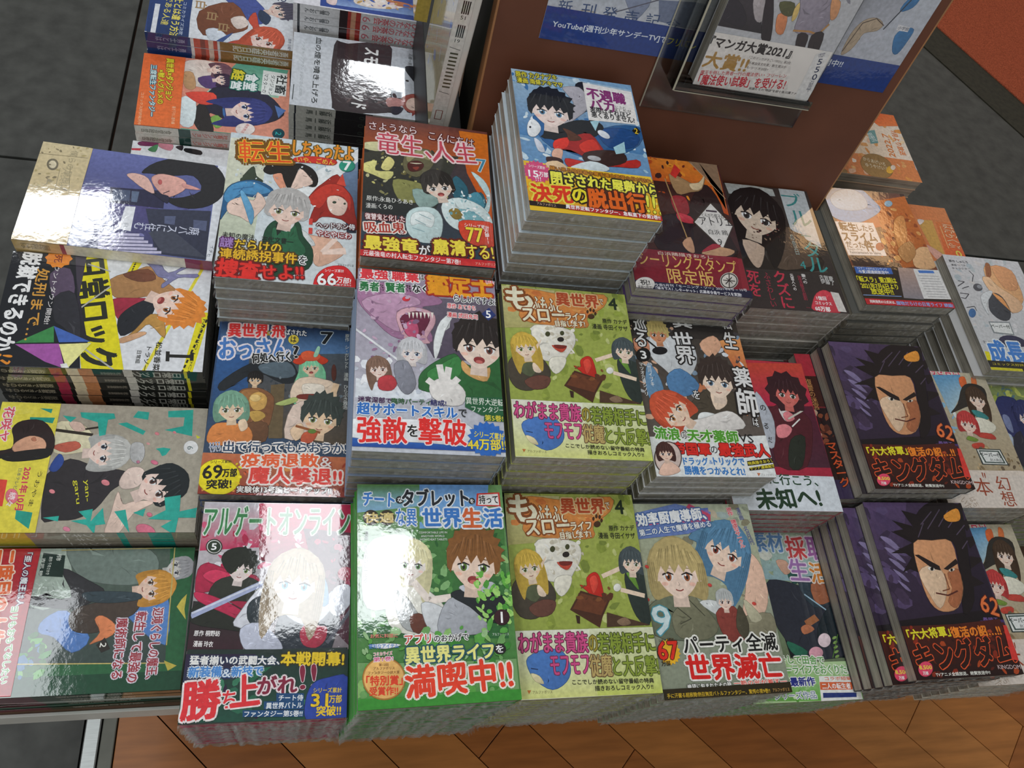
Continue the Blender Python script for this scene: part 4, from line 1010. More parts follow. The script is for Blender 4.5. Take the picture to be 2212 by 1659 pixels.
['b','#4c3018',[94.5,26.2,94.2,27.2,93.6,28,92.9,28.4,92.3,28.2,91.9,27.4,91.9,26.4,92.2,25.3,92.8,24.5,93.5,24.2,94.1,24.4,94.4,25.1]],
['t','#20301c',0,0.07,3,'4',0,113.3,12.6,8.7,13.7,-0],
['t','#2c301c',0,0.07,2,'原作 カナデ',0,112.5,33.6,25.9,5.3,0.70],
['t','#2c301c',0,0.07,2,'漫画 寺田イサザ',0,106.5,41.1,37,5.9,-0.10]],[['g','#e8e8d8','#d8dc88',[0.70,126,129.9,126.2,128.6,181.9,-0.40,181.4]],
['g','#dce0c0','#c8d468',[67.2,125.9,129.9,126.2,128.6,181.9,68.1,181.5]],
['b','#4c7cc4',[9.7,148,26.6,141.8,41.6,145.1,46.6,158.4,41.6,169.3,28.5,175,15.5,167.6,8.9,157.3]],
['b','#e8dcb0',[11,161.2,18.3,163.6,21.5,170,14.2,167.7]],
['l','#28406c',1,[11.4,157.2,17.5,158.3]],
['t','#d8508c','#6c2444',0.06,2,'わがまま貴族',0,33.5,136.7,62.1,17.5,-1],
['t','#a89838','#585020',0.07,2,'の',0,69.6,138.5,7.9,14.1,0.80],
['t','#8ca038','#485420',0.06,2,'若様相手に',0,100.9,138.9,53.6,17.2,-0.30],
['t','#d8508c','#6c2444',0.06,2,'モフモフ',0,46.3,155.8,34.5,15,0.20],
['t','#c0a868','#6c4c34',0.06,2,'従魔',0,74.1,157.3,20.1,18,-1.5],
['t','#8ca038','#485420',0.06,2,'と大反撃!',0,106.6,158.7,42.4,16.8,-1.4],
['t','#2c2c20',0,0.07,2,'ここでしか読めない留守番組の特典',0,83.8,170.6,74.5,4.1,-1.3],
['t','#2c2c20',0,0.07,2,'描きおろしコミック入り!!',0,92.9,176,53.3,4.1,-0.90],
['t','#706840',0,0.07,1,'アルファポリス',0,19.7,176.4,17.3,2.6,-1],
['p','#c87838',[6.5,174.4,9.9,174.6,7.9,177.6]]]],
'I':[[['g','#3a342e','#6c625c',[0,0,128,0,128,182,0,182]],
['g','#1c1c20','#3a3430',[2.9,-1.1,121.9,2.8,122.9,25.3,1.3,26]],
['g','#e8a060','#c8643c',[101.5,26.6,128,18.1,131.3,75.1,112.8,59.6]],
['s',81,80,5,['#c8ccd4','#8098b0','#e0b498','#484448','#c87c54','#dfe4ea'],[0,15,128,130]],
['b','#d8dce0',[23,24.7,43.4,23.4,68.3,32,69.5,55.2,49.1,78.7,30.8,63.6,18.6,48]],
['b','#6c98c0',[13.7,58,23.2,71.9,25.2,92.2,12.4,105,7,86.7]],
['b','#5888b8',[32,73.1,49.3,62.7,66.9,81.1,51.8,94.3,34.2,91.8]],
['b','#e8b494',[77.9,31.4,96.5,20.1,103.1,33.3,87,47.6]],
['b','#e09878',[3.8,29.2,18.6,31.6,17.7,44.8,4.5,42.3]],
['F','#c8b470','#d8946c','#503828',32.1,21.6,10.8,0,'spiky'],
['l','#1c1c1c',2,[0.50,12.7,29.1,40.9]],
['b','#18181c',[38.9,42,37.3,44.4,33.8,46.3,29.5,47.1,25.3,46.7,22.5,45.2,21.8,43,23.4,40.6,26.9,38.7,31.3,37.8,35.4,38.2,38.2,39.7]],
['b','#4c4438',[53.2,102,71.7,87.2,88.1,83.4,105.5,89.1,109.4,104.7,99.2,126.6,55.9,130.7,47.5,114.4]],
['b','#f0d8c0',[77.9,87,92.8,89.6,92.9,102.1,79,108.8]],
['b','#e8ecec',[59.6,114,69.1,112.2,80.3,116.5,57.9,121.7]],
['F','#3c302c','#f2dcc8','#4a6a84',88.4,75.4,18.4,6,'spiky'],
['b','#e8e4e0',[36.3,125.3,64.6,118.5,91,110,104.6,117.3,104.6,129.5,61.2,133.6,37.7,132.7]],
['F','#d85c3c','#f2d4bc','#c08850',31.5,112.7,17.1,-50,'bob'],
['t','#e8e8e8','#201c1c',0.08,2,'転',0,116.3,2.1,11.4,17.1,-3.2],
['t','#e8e8e8','#201c1c',0.08,2,'生',0,115.7,24.9,14.5,20.3,-3.3],
['t','#e8e8e8','#201c1c',0.08,2,'薬',0,119,69.9,20.6,22.6,-1.9],
['t','#e8e8e8','#201c1c',0.08,2,'師',0,117.7,99.7,23.1,30.6,-5.8],
['t','#e8e8e8','#201c1c',0.08,2,'異',0,63.1,4.2,25.5,16.4,0],
['t','#e8e8e8','#201c1c',0.08,2,'世',0,59.8,27.9,22.1,19.3,1.3],
['t','#e8e8e8','#201c1c',0.08,2,'界',0,58.2,46.3,20.3,20.7,0.80],
['t','#fff','#222',0.10,1,'を',0,60.9,92.8,6.8,9.9,-4.4],
['t','#fff','#222',0.10,1,'は',0,120.5,121.8,6.1,8.3,-5.6],
['t','#e8e8e8','#201c1c',0.08,2,'巡る',1,12.6,20.1,14.3,37.5,-6.7],
['b','#181818',[18.9,48,17.1,52.2,13.6,55.3,9.5,56.6,5.7,55.7,3.4,52.9,3,48.9,4.8,44.7,8.3,41.6,12.5,40.2,16.2,41.1,18.6,44]],
['t','#fff',0,0.07,3,'3',0,10.9,48.6,7.6,9.2,0.70],
['t','#f0f0f0',0,0,2,'山川イブキ',1,14.6,71.4,4.1,26.9,0.50],
['t','#f0f0f0',0,0,2,'マツオカヨシノリ',1,6.1,77.2,4.1,37.6,-0.30]],[['g','#e8ecec','#e4e8e8',[2.6,145.2,129.9,136.5,128.3,183.7,-0.10,181.9]],
['p','#e8ecec',[0,150,128,150,128,182,0,182]],
['t','#54a030','#e8f0e0',0.08,3,'流浪',0,19.7,137.2,26.5,13,-3.4],
['t','#2c3c24','#f0f0f0',0.10,1,'の',0,37.2,138.8,5.8,8.4,-1.6],
['t','#54a030','#e8f0e0',0.08,3,'天才薬師',0,68.4,139,55.1,13.1,-1],
['t','#202020',0,0.07,1,'VS',0,104.5,140.5,15.9,9.5,-2],
['t','#e02c24','#601414',0.05,3,'帝国軍',0,42.6,153.1,38.5,12.7,-1.1],
['t','#2c2c2c',0,0.07,1,'の',0,66.3,153.6,7.3,7.6,-2.4],
['t','#e02c24','#601414',0.05,3,'最強武人',0,99.1,153.5,55.1,13.8,-0.50],
['t','#3c80c8',0,0.07,3,'ドラッグ',0,43.8,166,26.1,8.1,-0.50],
['t','#3c80c8',0,0.07,1,'&',0,60,166.6,3.6,3.9,-1.5],
['t','#3c80c8',0,0.07,3,'トリックで',0,79.4,165.9,33.3,8.2,-0.50],
['t','#3c80c8',0,0.07,3,'勝機をつかみとれ!',0,62.2,175.7,64.1,8.8,-0.70],
['p','#242018',[99.3,165.2,130,161.1,129.4,166.3,99,170.3]],
['t','#e8d83c',0,0.07,2,'特典描きおろし',0,114.3,165.8,29.6,3.5,7.8],
['p','#242018',[99.7,172.5,129.7,167.7,129.3,172.1,99.7,175.3]],
['t','#e8d83c',0,0.07,2,'サウナ漫画配合',0,114.9,171.3,29.5,3.5,7.1],
['b','#503c38',[29.7,162.6,26,171,19.6,177.2,12,179.4,5.4,177.3,1.4,171.3,1.1,163.1,4.6,154.6,11,148.3,18.7,145.9,25.5,148,29.5,154.2]],
['b','#dcc8c0',[28.8,162.7,25.4,170.6,19.3,176.4,12.2,178.6,6,176.6,2.2,170.9,2,163.1,5.3,155.1,11.3,149.1,18.5,146.8,24.9,148.8,28.7,154.6]],
['b','#f0c8b4',[2.6,179.1,10.4,167.9,18.9,167.8,25.7,176.1,12,181.1]],
['F','#4c2c28','#f0d0bc','#503030',13.7,157.9,7.6,0,'bob'],
['t','#888',0,0.07,1,'アルファポリス',0,119.7,179.4,16.5,2.7,-1.5],
['p','#c87850',[107.1,177.4,111.1,177.7,108.2,181]]]],
'J':[[['g','#a8b09c','#8c9480',[0,0,128,0,128,182,0,182]],
['g','#b4bca4','#a4a88c',[1.3,-1.4,126.5,-0.30,131.5,97.5,-2.6,93.8]],
['s',91,70,6,['#b8c4ac','#98a08c','#c4b8a0','#a8b8b4','#8c8870'],[0,0,128,130]],
['b','#5c88a8',[54.6,33.9,75.5,20,99.8,20.1,114,37.2,108.7,70.3,100.7,78.2,100.9,59.3,63.4,47.8,62.3,39.5]],
['b','#f0c8b0',[108.1,48.3,121.9,54.1,129,73.4,124.9,100,111.9,115.1,95.2,112,105.3,83.6]],
['b','#8c8870',[98.1,112.1,125,110.4,126,128.4,107.3,132.7,93.3,119.6]],
['b','#c0bca0',[99.1,96.6,108.8,104.7,114.9,115.2,102.6,117.4]],
['F','#5c8cb0','#f4d8c4','#8c4434',90.9,48.1,21.2,28,'long'],
['b','#6c7460',[0.40,100.2,23.2,89.4,41.8,95,60.4,100.7,76.2,119,78.6,132.8,9.8,130.1,0.10,116.3]],
['b','#7c7c64',[25.7,104.7,45.4,91.3,52.5,97.9,59.3,105.8,67.2,121.2,53.5,131.8,26.3,129.5,21,114.6]],
['l','#4c4c3c',1,[29,102.3,40.8,112.7,28.8,117.3]],
['l','#4c4c3c',1,[41.8,95,55.4,110.7]],
['b','#d8dcdc',[52.5,97.9,69.9,97.1,78,111.4,69.5,111.2]],
['F','#c4b078','#f6dccb','#a05c38',35.1,68.8,22.8,2,'bob'],
['b','#8c4038',[67.2,108.6,83.3,101.4,91.5,109.3,92.7,133.4,73,132.6]],
['b','#504c3c',[93.4,101.7,99.1,119.8,92.7,133.4,85.6,121.8]],
['F','#b8bcbc','#f0d4c4','#603c34',79.2,97.4,7.7,2,'short'],
['b','#d84c44',[6.8,64.1,6,64.6,5,64.6,4,64.2,3.3,63.5,3,62.7,3.3,61.9,4,61.5,5,61.4,6,61.8,6.7,62.5,7,63.3]],
['b','#d84c44',[68.6,83.1,67.8,83.6,66.7,83.7,65.7,83.3,65,82.6,64.7,81.7,65,81,65.8,80.5,66.8,80.4,67.9,80.8,68.6,81.5,68.9,82.4]],
['b','#d84c44',[111.5,101.9,110.7,102.4,109.7,102.4,108.7,102,107.9,101.3,107.7,100.5,108,99.7,108.8,99.3,109.9,99.2,110.9,99.6,111.6,100.3,111.9,101.2]],
['b','#d84c44',[1.8,94.9,1.1,95.4,0.10,95.4,-0.80,95,-1.6,94.4,-1.8,93.5,-1.6,92.8,-0.90,92.4,0.10,92.3,1.1,92.7,1.8,93.4,2.1,94.2]],
['p','#6c84c0',[1.5,9.9,46.7,-0.10,84.2,8.5,81.2,21.4,55.2,31.1,0.60,36.2,0.10,22.5]],
['g','#4c78c0','#c8587c',[2,11.3,82.1,4.2,81.3,14.3,1.3,23.9]],
['p','#c84c6c',[61.8,-0.10,83.5,11.4,81.9,18.6,42.7,19.9]],
['t','#f0f2f4','#4868a0',0.10,3,'効率厨魔導師、',0,40.1,13.5,75.6,12.7,5.3],
['t','#f0f2f4','#4868a0',0.12,2,'第二の人生で魔導を極める',0,42.2,25.4,78.9,6.7,6.8],
['t','#d0e4e8','#4c98a8',0.05,2,'9',0,10.3,113.3,17.6,26.5,-4],
['t','#d84c5c','#f0d0d0',0.10,2,'原作 謙虚なサークル',1,108.5,24.9,5.9,42,9.2],
['t','#5c60a0',0,0,1,'漫画 名月刊',1,119.2,23.6,5,39.6,11.7]],[['u','#f0b828',12.3,141.6,11.5,18],
['t','#503010',0,0.07,2,'シリーズ累計',0,11.7,130.8,15.1,2.7,2.3],
['t','#e83020','#50200c',0.07,3,'67',0,11.6,140.1,19.5,15.6,-0.70],
['t','#2c2010',0,0.07,2,'万部',0,7.4,151.2,8.7,4.2,1.2],
['t','#181818','#f0f0e8',0.10,2,'パーティ全滅',0,75.7,136.4,96.2,16.1,-0.10],
['t','#e02420','#f4f0ec',0.07,3,'世界滅亡',0,74.9,157,95.9,21.8,-1.3],
['t','#f4f4f0','#303020',0.12,2,'絶望に包まれたその時',0,46,172.1,43.5,4.4,0.10],
['t','#e84030','#f0ece4',0.12,2,'一筋の光が差す―',0,97.6,171.8,54.1,4.5,-0.40],
['p','#2c2410',[0,173,128,173,128,182,0,182]],
['t','#e8c030',0,0.07,1,'手に汗握る超展開!熱狂無双バトルファンタジー、驚愕の第9巻!!',0,54.2,179,102.1,3.9,-0.50],
['t','#d8a860',0,0.07,1,'アルファポリス',0,116.8,179.3,17.3,3.2,-0.40]]],
'K':[[['g','#a8bc9c','#50603c',[0,0,128,0,128,182,0,182]],
['g','#b8ccb0','#9cbcc4',[20.2,-0.80,129.5,0.90,129.6,62.4,19.8,54.5]],
['g','#24303c','#10181c',[46.3,61.9,135.9,69.8,140.6,141.1,54.4,138.7]],
['b','#303440',[44.3,61.9,67.8,58.4,97.9,69.6,130.3,88.1,133.9,116.7,123.3,137.2,74.1,139.3,46.7,108]],
['b','#2c5c54',[73.8,51,85.8,45.4,89.5,54.8,79.2,62.1]],
['b','#344450',[84.3,58.4,114.8,54.9,125.2,77.1,96.9,87.7]],
['b','#e0b098',[63.2,36.1,75.7,36,79,47.3,69.7,51]],
['b','#b06c4c',[100,62.2,126.5,58.6,125.2,77.1,102.1,84.1]],
['l','#a8c8dc',1.5,[88.6,73.1,112.4,91.5]],
['b','#1c2830',[113.5,87.9,139.8,84.6,131.7,123.6,91.9,119.3]],
['p','#b07048',[80.6,101.6,94.9,94.8,99.3,101.1,82.7,108.7]],
['b','#c87c58',[74.7,108.5,83.7,105.2,90.4,110.6,76.8,115.5]],
['b','#2c7058',[55,121.9,76,132.6,66.2,139.1,56.2,132.1]],
['b','#f4dce4',[107,122.2,104.9,125.8,101.3,128.3,97.2,129.2,93.6,128.1,91.6,125.5,91.6,121.8,93.7,118.3,97.3,115.7,101.4,114.8,105,115.8,107,118.6]],
['b','#e8a8b8',[93.9,134.7,91.9,137.7,88.2,139.9,83.8,140.6,79.8,139.6,77.4,137.4,77.1,134.3,79.1,131.3,82.8,129.2,87.2,128.4,91.2,129.4,93.7,131.7]],
['b','#8cb060',[115.1,118.5,115,119.3,114.1,120.2,112.7,120.9,111.2,121.3,110,121.3,109.4,120.9,109.6,120.1,110.4,119.2,111.8,118.5,113.3,118.1,114.5,118.1]],
['l','#5c8438',0.80,[117.4,116.3,104.1,140.1]],
['b','#8cb060',[114.5,123.4,114.3,124.2,113.4,125,112.1,125.8,110.6,126.2,109.4,126.1,108.8,125.7,108.9,124.9,109.8,124.1,111.2,123.3,112.6,122.9,113.8,122.9]],
['l','#5c8438',0.80,[117.4,116.3,104.1,140.1]],
['b','#8cb060',[113.8,128.2,113.7,129,112.8,129.8,111.4,130.6,110,131,108.8,130.9,108.2,130.5,108.3,129.7,109.2,128.9,110.5,128.2,112,127.7,113.2,127.8]],
['l','#5c8438',0.80,[117.4,116.3,104.1,140.1]],
['b','#8cb060',[113.2,133,113,133.8,112.1,134.6,110.8,135.3,109.3,135.7,108.1,135.7,107.5,135.3,107.7,134.5,108.5,133.7,109.9,132.9,111.4,132.5,112.6,132.6]],
['l','#5c8438',0.80,[117.4,116.3,104.1,140.1]],
['b','#8cb060',[112.5,137.8,112.4,138.5,111.5,139.4,110.2,140.1,108.7,140.5,107.5,140.5,106.9,140,107,139.3,107.9,138.4,109.3,137.7,110.7,137.3,111.9,137.3]],
['l','#5c8438',0.80,[117.4,116.3,104.1,140.1]],
['s',95,40,3,['#a8b898','#c0d0ac','#8ca880'],[0,0,60,50]],
['b','#e8ece0',[42.2,28.6,54,22.9,60.5,30.4,50.7,36.1]],
['t','#6c98cc','#e0ecf0',0.06,2,'素材',0,57.4,13.8,39.7,24,-0.90],
['t','#d84c50','#f0e0e0',0.06,2,'採',0,91.9,21.2,24.3,26.3,-1.9],
['t','#b06cb0','#f0e0f0',0.06,2,'取',0,117.4,22,22.4,25.6,-2.2],
['t','#a878b8','#f0e0f0',0.06,2,'生',0,88.8,45.9,22.9,23.6,-2.4],
['t','#e8903c','#f8ece0',0.06,2,'活',0,113.2,49.4,21.2,22.6,-1.1]],[['g','#b8d8a0','#68b048',[44.7,138.5,129.7,149.3,127.9,183.2,14.9,179.6]],
['s',97,40,4,['#80b868','#c8dcb4','#5c9c40','#a0c888'],[20,150,128,182]],
['t','#64a854','#f4f8ec',0.14,2,'そして田舎で',0,66.3,141.2,52,8.3,-2.5],
['t','#64a854','#f4f8ec',0.14,2,'テーライフをおくりたい!',0,81.8,151.2,89.8,8.6,-1.7],
['t','#28348c','#f4f4f8',0.12,3,'最新作',0,61.3,162.5,28.3,8.3,-0.30],
['t','#5c7c94','#f4f4f8',0.12,1,'シリーズ作品',0,49.6,175.5,48.1,7.2,-0.60],
['p','#f0f0ec',[81.8,157.8,126.6,159.3,127.2,182.4,77.7,182.1]],
['p','#e0683c',[81.1,163.6,119.7,164.9,118,172.2,79.9,171.2]],
['t','#fff',0,0.07,2,'二人の転生者',0,99.7,168.1,33.7,5.7,-1.4],
['t','#e0683c',0,0.07,2,'コラボ短編',0,103.9,160.8,32,3.7,-1],
['p','#28387c',[81.9,174.2,121.4,175.3,120.4,179.7,80.9,179]],
['F','#c0b088','#f0dcd0','#503030',123.4,169.1,3.4,0,'short']]],
'L':[[['g','#c83848','#a02440',[0,0,128,0,128,182,0,182]],
['g','#d8503c','#c02850',[38.4,5,127.8,0.40,128.2,52.8,35.1,61]],
['g','#5c1c34','#4c2838',[51.2,60.2,127.2,56.1,128,131.6,45.9,132.6]],
['b','#58202c',[63.4,69.1,77.3,58.8,91.3,54.8,114.3,66.5,118.8,85.5,99.4,130.9,64.6,132,63.4,100.4]],
['b','#e8e0e0',[83.4,60.1,95.4,57.8,101,67.2,88.5,77.4,82.9,68.1]],
['b','#ec8c94',[86.2,68,95.3,64.3,99.3,73.7,88.5,77.4]],
['b','#f09098',[73.9,84.4,86.1,80.7,92.5,86.7,83.4,96.5,72.2,96.9]],
['l','#d8d8cc',2,[91,74.1,114.1,61.7]],
['l','#f0f0ec',1.6,[93.4,83.5,105.9,73.4]],
['b','#283028',[87.4,99.4,106.2,95.5,93,131.1,77.2,131.6]],
['b','#c4ccd8',[56.8,43.7,65.8,52.9,72.3,78.2,64.2,109.5,53.9,100.8]],
['t','#303030',0,0.07,2,'る',0,60.8,84.2,5.4,7,-14.2],
['t','#303030',0,0.07,2,'だ',0,61.7,100.8,4.6,6.7,-7.2],
['t','#303030',0,0.07,2,'の',0,62.5,61.6,7.1,6.9,-3.4],
['F','#3c1c24','#e07870','#3c4838',98.2,41.3,16,6,'curly']],[['p','#dce4ec',[0,142,128,142,128,182,0,182]],
['t','#30503c',0,0.07,2,'共に行こう、',0,69.9,147,73,12.4,-1.3],
['t','#24402c',0,0.07,3,'未知へ!',0,65.9,168,76.6,22.1,2.8]]],
'M':[[['g','#4c2420','#30181c',[0,0,128,0,128,182,0,182]],
['g','#e0842c','#c04c1c',[38.9,1.8,126,-0.50,125,73.4,41.5,35.3]],
['g','#3c1c18','#4c2420',[36.6,36.1,100.3,34.1,110.3,125.4,19.5,131.1]],
['s',101,60,5,['#b84c1c','#e8902c','#702818','#3c1c1c','#d86c20'],[10,0,110,60]],
['b','#2c1818',[91.9,43.3,107.2,33,118.3,58.9,119,100.5,122.2,129.3,71.3,131.9,75,80.3]],
['b','#28141c',[45.8,84.4,75,80.3,76.3,106.1,68.5,130.4,31.9,129.6,33.4,102.6]],
['b','#a8845c',[62.8,24,75.5,26,90.5,33.6,102,25.8,108.8,16.7,99.1,40.2,84.7,46.3,67.7,50.8]],
['b','#e0c8a0',[85.4,34.4,97.7,30.5,106.7,19,99.5,38.2,88.7,42.8]],
['p','#d0342c',[64.5,23.8,72.4,7.4,78.3,15.5,70.1,28.9]],
['b','#9c2c34',[60.4,55.8,76.5,55.3,77.4,76.2,65.2,81.7,59.2,71.2]],
['b','#c83848',[62.6,78.3,77.9,81.8,79.3,90.9,63.8,89.3]],
['l','#b08c5c',1.4,[56.7,31,68.4,114.3]],
['b','#c89878',[61.4,118.8,72.4,110.2,73.2,129.9,65.6,129]],
['p','#8c7058',[90.3,0.30,126,-0.50,123.4,65.9,125.2,42.2]],
['l','#c0a484',0.80,[93.2,2.9,126,49.9]],
['p','#3c3028',[106.2,57.7,127.4,88.2,106.6,124,78.8,89.1]],
['p','#e0dcd8',[105.8,59.7,125.8,88.4,107,121.4,81,88.8]],
['t','#303030',0,0.07,1,'とんがり帽子の',0,104.7,76.9,26.1,5.8,0.90],
['t','#28242c',0,0.07,1,'アトリエ',0,106.7,84.9,38.7,11.1,3.6],
['t','#303030',0,0.07,1,'白浜 鴎',0,106.4,99.4,22.8,6.8,2.8],
['t','#404040',0,0.07,1,'9',0,105.9,112.6,4.8,8.7,0.70],
['p','#3c2c3c',[98,69.5,111.1,69.2,111,71.5,97.9,71.8]],
['b','#c89c78',[80.8,130.7,98.8,119.6,120.6,122.3,109.1,130.9]],
['b','#a82c3c',[81.2,128.9,96.4,116.2,105.4,118.8]]],[['g','#8c2434','#781c2c',[17.7,133.1,121.7,131.2,117.7,182.9,-10.4,181.9]],
['t','#e8d8c8',0,0.07,1,'白浜鴎描きおろし',0,61.7,135.3,61.7,4.5,1.1],
['t','#e4bc68',0,0.07,1,'シーリングスタンプ',0,63.1,144.8,109.4,17.7,-0.20],
['t','#e4bc68',0,0.07,1,'限定版',0,62.3,163.3,51.6,19,0.60],
['p','#202440',[0,173,128,173,128,182,0,182]],
['b','#e0dcd8',[20.5,176.2,18.4,180.7,13.9,184.3,8.4,186,3.3,185.4,-0,182.6,-0.80,178.4,1.3,173.9,5.7,170.3,11.3,168.5,16.4,169.1,19.8,171.9]],
['t','#282828',0,0.07,2,'祝!',0,10.2,175,10.4,6.5,4.3],
['t','#282828',0,0.07,1,'連載5周年!',0,9.6,181,16.9,4.1,3.2],
['b','#d8d4cc',[115.7,161.8,113.1,167.2,108.4,171.5,102.8,173.4,97.9,172.6,94.9,169.1,94.7,164,97.2,158.6,101.9,154.3,107.5,152.3,112.5,153.1,115.5,156.6]],
['b','#2c2024',[114.8,161.9,112.4,166.8,108.1,170.6,103.1,172.4,98.6,171.6,95.9,168.5,95.6,163.9,97.9,159,102.2,155.2,107.3,153.3,111.8,154.1,114.6,157.2]],
['b','#d8d4cc',[113.8,162,111.7,166.3,107.8,169.8,103.3,171.3,99.3,170.7,96.8,167.9,96.6,163.8,98.6,159.5,102.5,156,107,154.4,111.1,155.1,113.6,157.9]],
['l','#2c2024',1,[102.7,159.7,108.4,166]],
['l','#2c2024',1,[109.3,158.1,100.2,167.7]],
['l','#2c2024',1,[107.1,154,103.5,171.6]],
['l','#2c2024',1,[98.2,162.8,112.1,163]],
['t','#e4e4ec',0,0.07,1,'今春5月刊「モーニング・ツー」2021年6号 ~ 10号',0,71.6,174.9,103,3.6,2.1],
['t','#e4e4ec',0,0.07,2,'「描き下ろしレターセット」応募者全員サービスを実施!',0,68.1,180.4,94.5,4.6,0.80]]],
'N':[[['g','#3c3634','#2c2828',[0,0,128,0,128,182,0,182]],
['g','#c8ccc8','#b0b8b8',[14,-4.6,79.5,2.6,80.2,13.4,16,16.8]],
['p','#c0c8cc',[88.4,-1.8,124.5,0.40,121.2,89.1,99.5,74.8,86.1,63.7]],
['g','#2c2826','#4c4640',[9.4,42.8,100.8,70.5,119.2,129.1,4.4,130.8]],
['b','#24201e',[-3.7,80.9,12.5,59,33.3,48.5,59.3,54.1,84.2,63.9,106.5,82.3,110.5,122,10.4,134.1,6,111.5]],
['b','#5c4c40',[75.9,60.6,98.2,79,110.6,110.1,62,126,48.3,111.6]],
['b','#e0d4c4',[66.9,53.2,79.7,54,72.2,85.6,56.7,95.1,55.1,75.1]],
['b','#d8c0a8',[18.8,62.5,42.3,55.9,63.7,57.7,60.1,70.5,45.3,84.1,22.1,90.3,12.6,79.3]],
['b','#c8b09c',[15.9,87,34.2,85.2,41.9,96.4,31.5,120.8,23.2,125.4,16.7,110.5]],
['F','#1a1618','#dcc8b4','#383838',44.6,47.3,29,20,'long'],
['s',105,30,2,['#5c2c2c','#3c2424','#8c7460'],[30,45,75,85]],
['t','#3c8c8c',0,0.07,1,'ブ',0,102.1,16.8,26.8,21.9,-0.30],
['t','#3c8c8c',0,0.07,1,'ル',0,105.8,45.4,28.4,23.7,-0.30],
['t','#3c8c8c',0,0.07,1,'|',0,105,72.1,20.7,13.2,-92.4],
['t','#3c9c9c',0,0.07,1,'タ',0,106.1,92.5,19.9,23.1,-6.4],
['t','#3c9c9c',0,0.07,1,'ル',0,107.1,115.4,25.3,22.3,-4.1],
['t','#3c9c9c',0,0.07,1,'4',0,86.5,116.7,7.2,11,-3],
['t','#a8b8b4',0,0,1,'の告白',1,84.5,87.3,5.6,30.3,0]],[['g','#302c2c','#383030',[9.7,130.3,120.5,125.1,126.2,183.8,-2.7,183]],
['t','#e8e4e4',0,0,2,'元芸人への',1,65.8,142.9,4.4,23,-4],
['t','#e8e4e4',0,0,2,'妻への',1,82,136.9,5.4,13.5,-2.5],
['t','#c83850',0,0,2,'クズに',1,50,154.2,16,50.7,-1],
['t','#a83048',0,0,1,'ふさわしい',1,32.2,155.6,7.7,46.9,-3.5],
['t','#c83850',0,0,2,'死を',1,14.2,148.7,15,34.2,-6.8],
['t','#a03048',0,0,1,'復讐劇…',1,75.4,155.3,4.9,45.3,-2],
['t','#e0e0e0',0,0.07,1,'古賀慶',0,112.3,133.3,18,6.6,-3.5],
['t','#e0e0e0',0,0.07,1,'伊藤了',0,112.1,139.4,17.8,6.6,-5.6],
['b','#d84454',[82.4,170,92.1,156.2,106.3,151.4,118.6,163.8,114.3,181.8,80.9,180.3]],
['t','#fff',0,0.07,2,'1億回',0,96.2,163,12.6,5.4,-0.30],
['t','#fff',0,0.07,2,'コミックス',0,96.7,170,21.4,4.5,-1.1],
['t','#fff',0,0.07,3,'60万部',0,93.3,177.6,19.4,6.5,-1.7],
['p','#dcd8d4',[111.3,152.9,121.9,154.1,123.8,180.3,113.1,180]]]],
'O':[[['g','#4c3a38','#8c4c28',[0,0,128,0,128,182,0,182]],
['g','#5c504c','#c85c34',[2.3,6.7,122.2,-9.6,117,49.5,5.6,73.7]],
['g','#d87838','#b8642c',[72.7,17.7,137.5,0.90,126.6,115.3,61.8,126.6]],
['g','#383030','#402c28',[2.2,107.3,69.7,107.3,75.8,125.7,3.3,128.1]],
['s',111,60,5,['#e08c48','#c8602c','#7c3c24','#e8a860','#a04c24'],[50,25,128,120]],
['b','#e8b888',[98.2,105.3,114.3,89.6,132.8,90.7,132.6,112.5,118.6,123,95.7,122.1]],
['b','#e89c58',[94.5,46.4,111.5,39.8,101.2,75.9,83.2,96.7,83.9,72.3]],
['b','#c89058',[78.5,97.1,104,80.6,105.1,100,84.6,115.7]],
['b','#7cb0e0',[-0.90,22.3,15.1,2.8,38.8,-4.9,61.3,-1.9,73.8,15.1,79.8,29.9,62.4,44.2,34.6,56.6,8.3,54,-3.5,42.6]],
['b','#b8d4ec',[7.1,19,23.8,4.5,46.6,-0.40,61.1,11.1,58.8,29.3,32.8,36.8,11,33.8]],
['b','#9cc8e4',[102.4,18.8,100.4,21.6,97.3,23.8,93.7,24.8,90.8,24.4,89.2,22.6,89.4,20,91.4,17.2,94.5,15,98.1,14,101,14.4,102.6,16.2]],
['p','#e8e4e4',[0.40,57.1,58.4,54.6,58.4,106.9,1.3,109.7]],
['t','#4c3020',0,0.07,3,'転生',0,17,64.3,24.7,13.9,-0.90],
['t','#4c3020',0,0.07,2,'したら',0,42.5,64.6,23.9,10.1,-1.1],
['t','#4c3020',0,0.07,3,'スライム',0,28.4,79.5,50.7,13.5,2.6],
['t','#4c3020',0,0.07,2,'だった',0,17.2,92.6,26,9.6,1.7],
['t','#4c3020',0,0.07,3,'件',0,37.7,93.1,13.8,16,2.3],
['b','#a02c28',[60.3,92.4,58.2,95.7,54.8,98.2,51.2,99.3,48.3,98.7,46.8,96.5,47.2,93.4,49.3,90.1,52.6,87.5,56.3,86.4,59.3,87,60.7,89.2]],
['t','#5c5c5c',0,0.07,1,'Regarding',0,14.3,100.2,21.5,3.7,2.3],
['t','#5c5c5c',0,0.07,1,'Reincarnated to Slime',0,28,104,45.4,4.2,1.7]],[['g','#2c2420','#302824',[1,128.2,67.4,123.9,55,170.3,-4.2,171.2]],
['g','#b89c90','#8c8890',[67.4,123.9,94.7,124.5,86.1,171,57.3,170.2]],
['p','#3c6cc0',[2.6,127,56.5,125.8,56.1,135.1,2,137.3]],
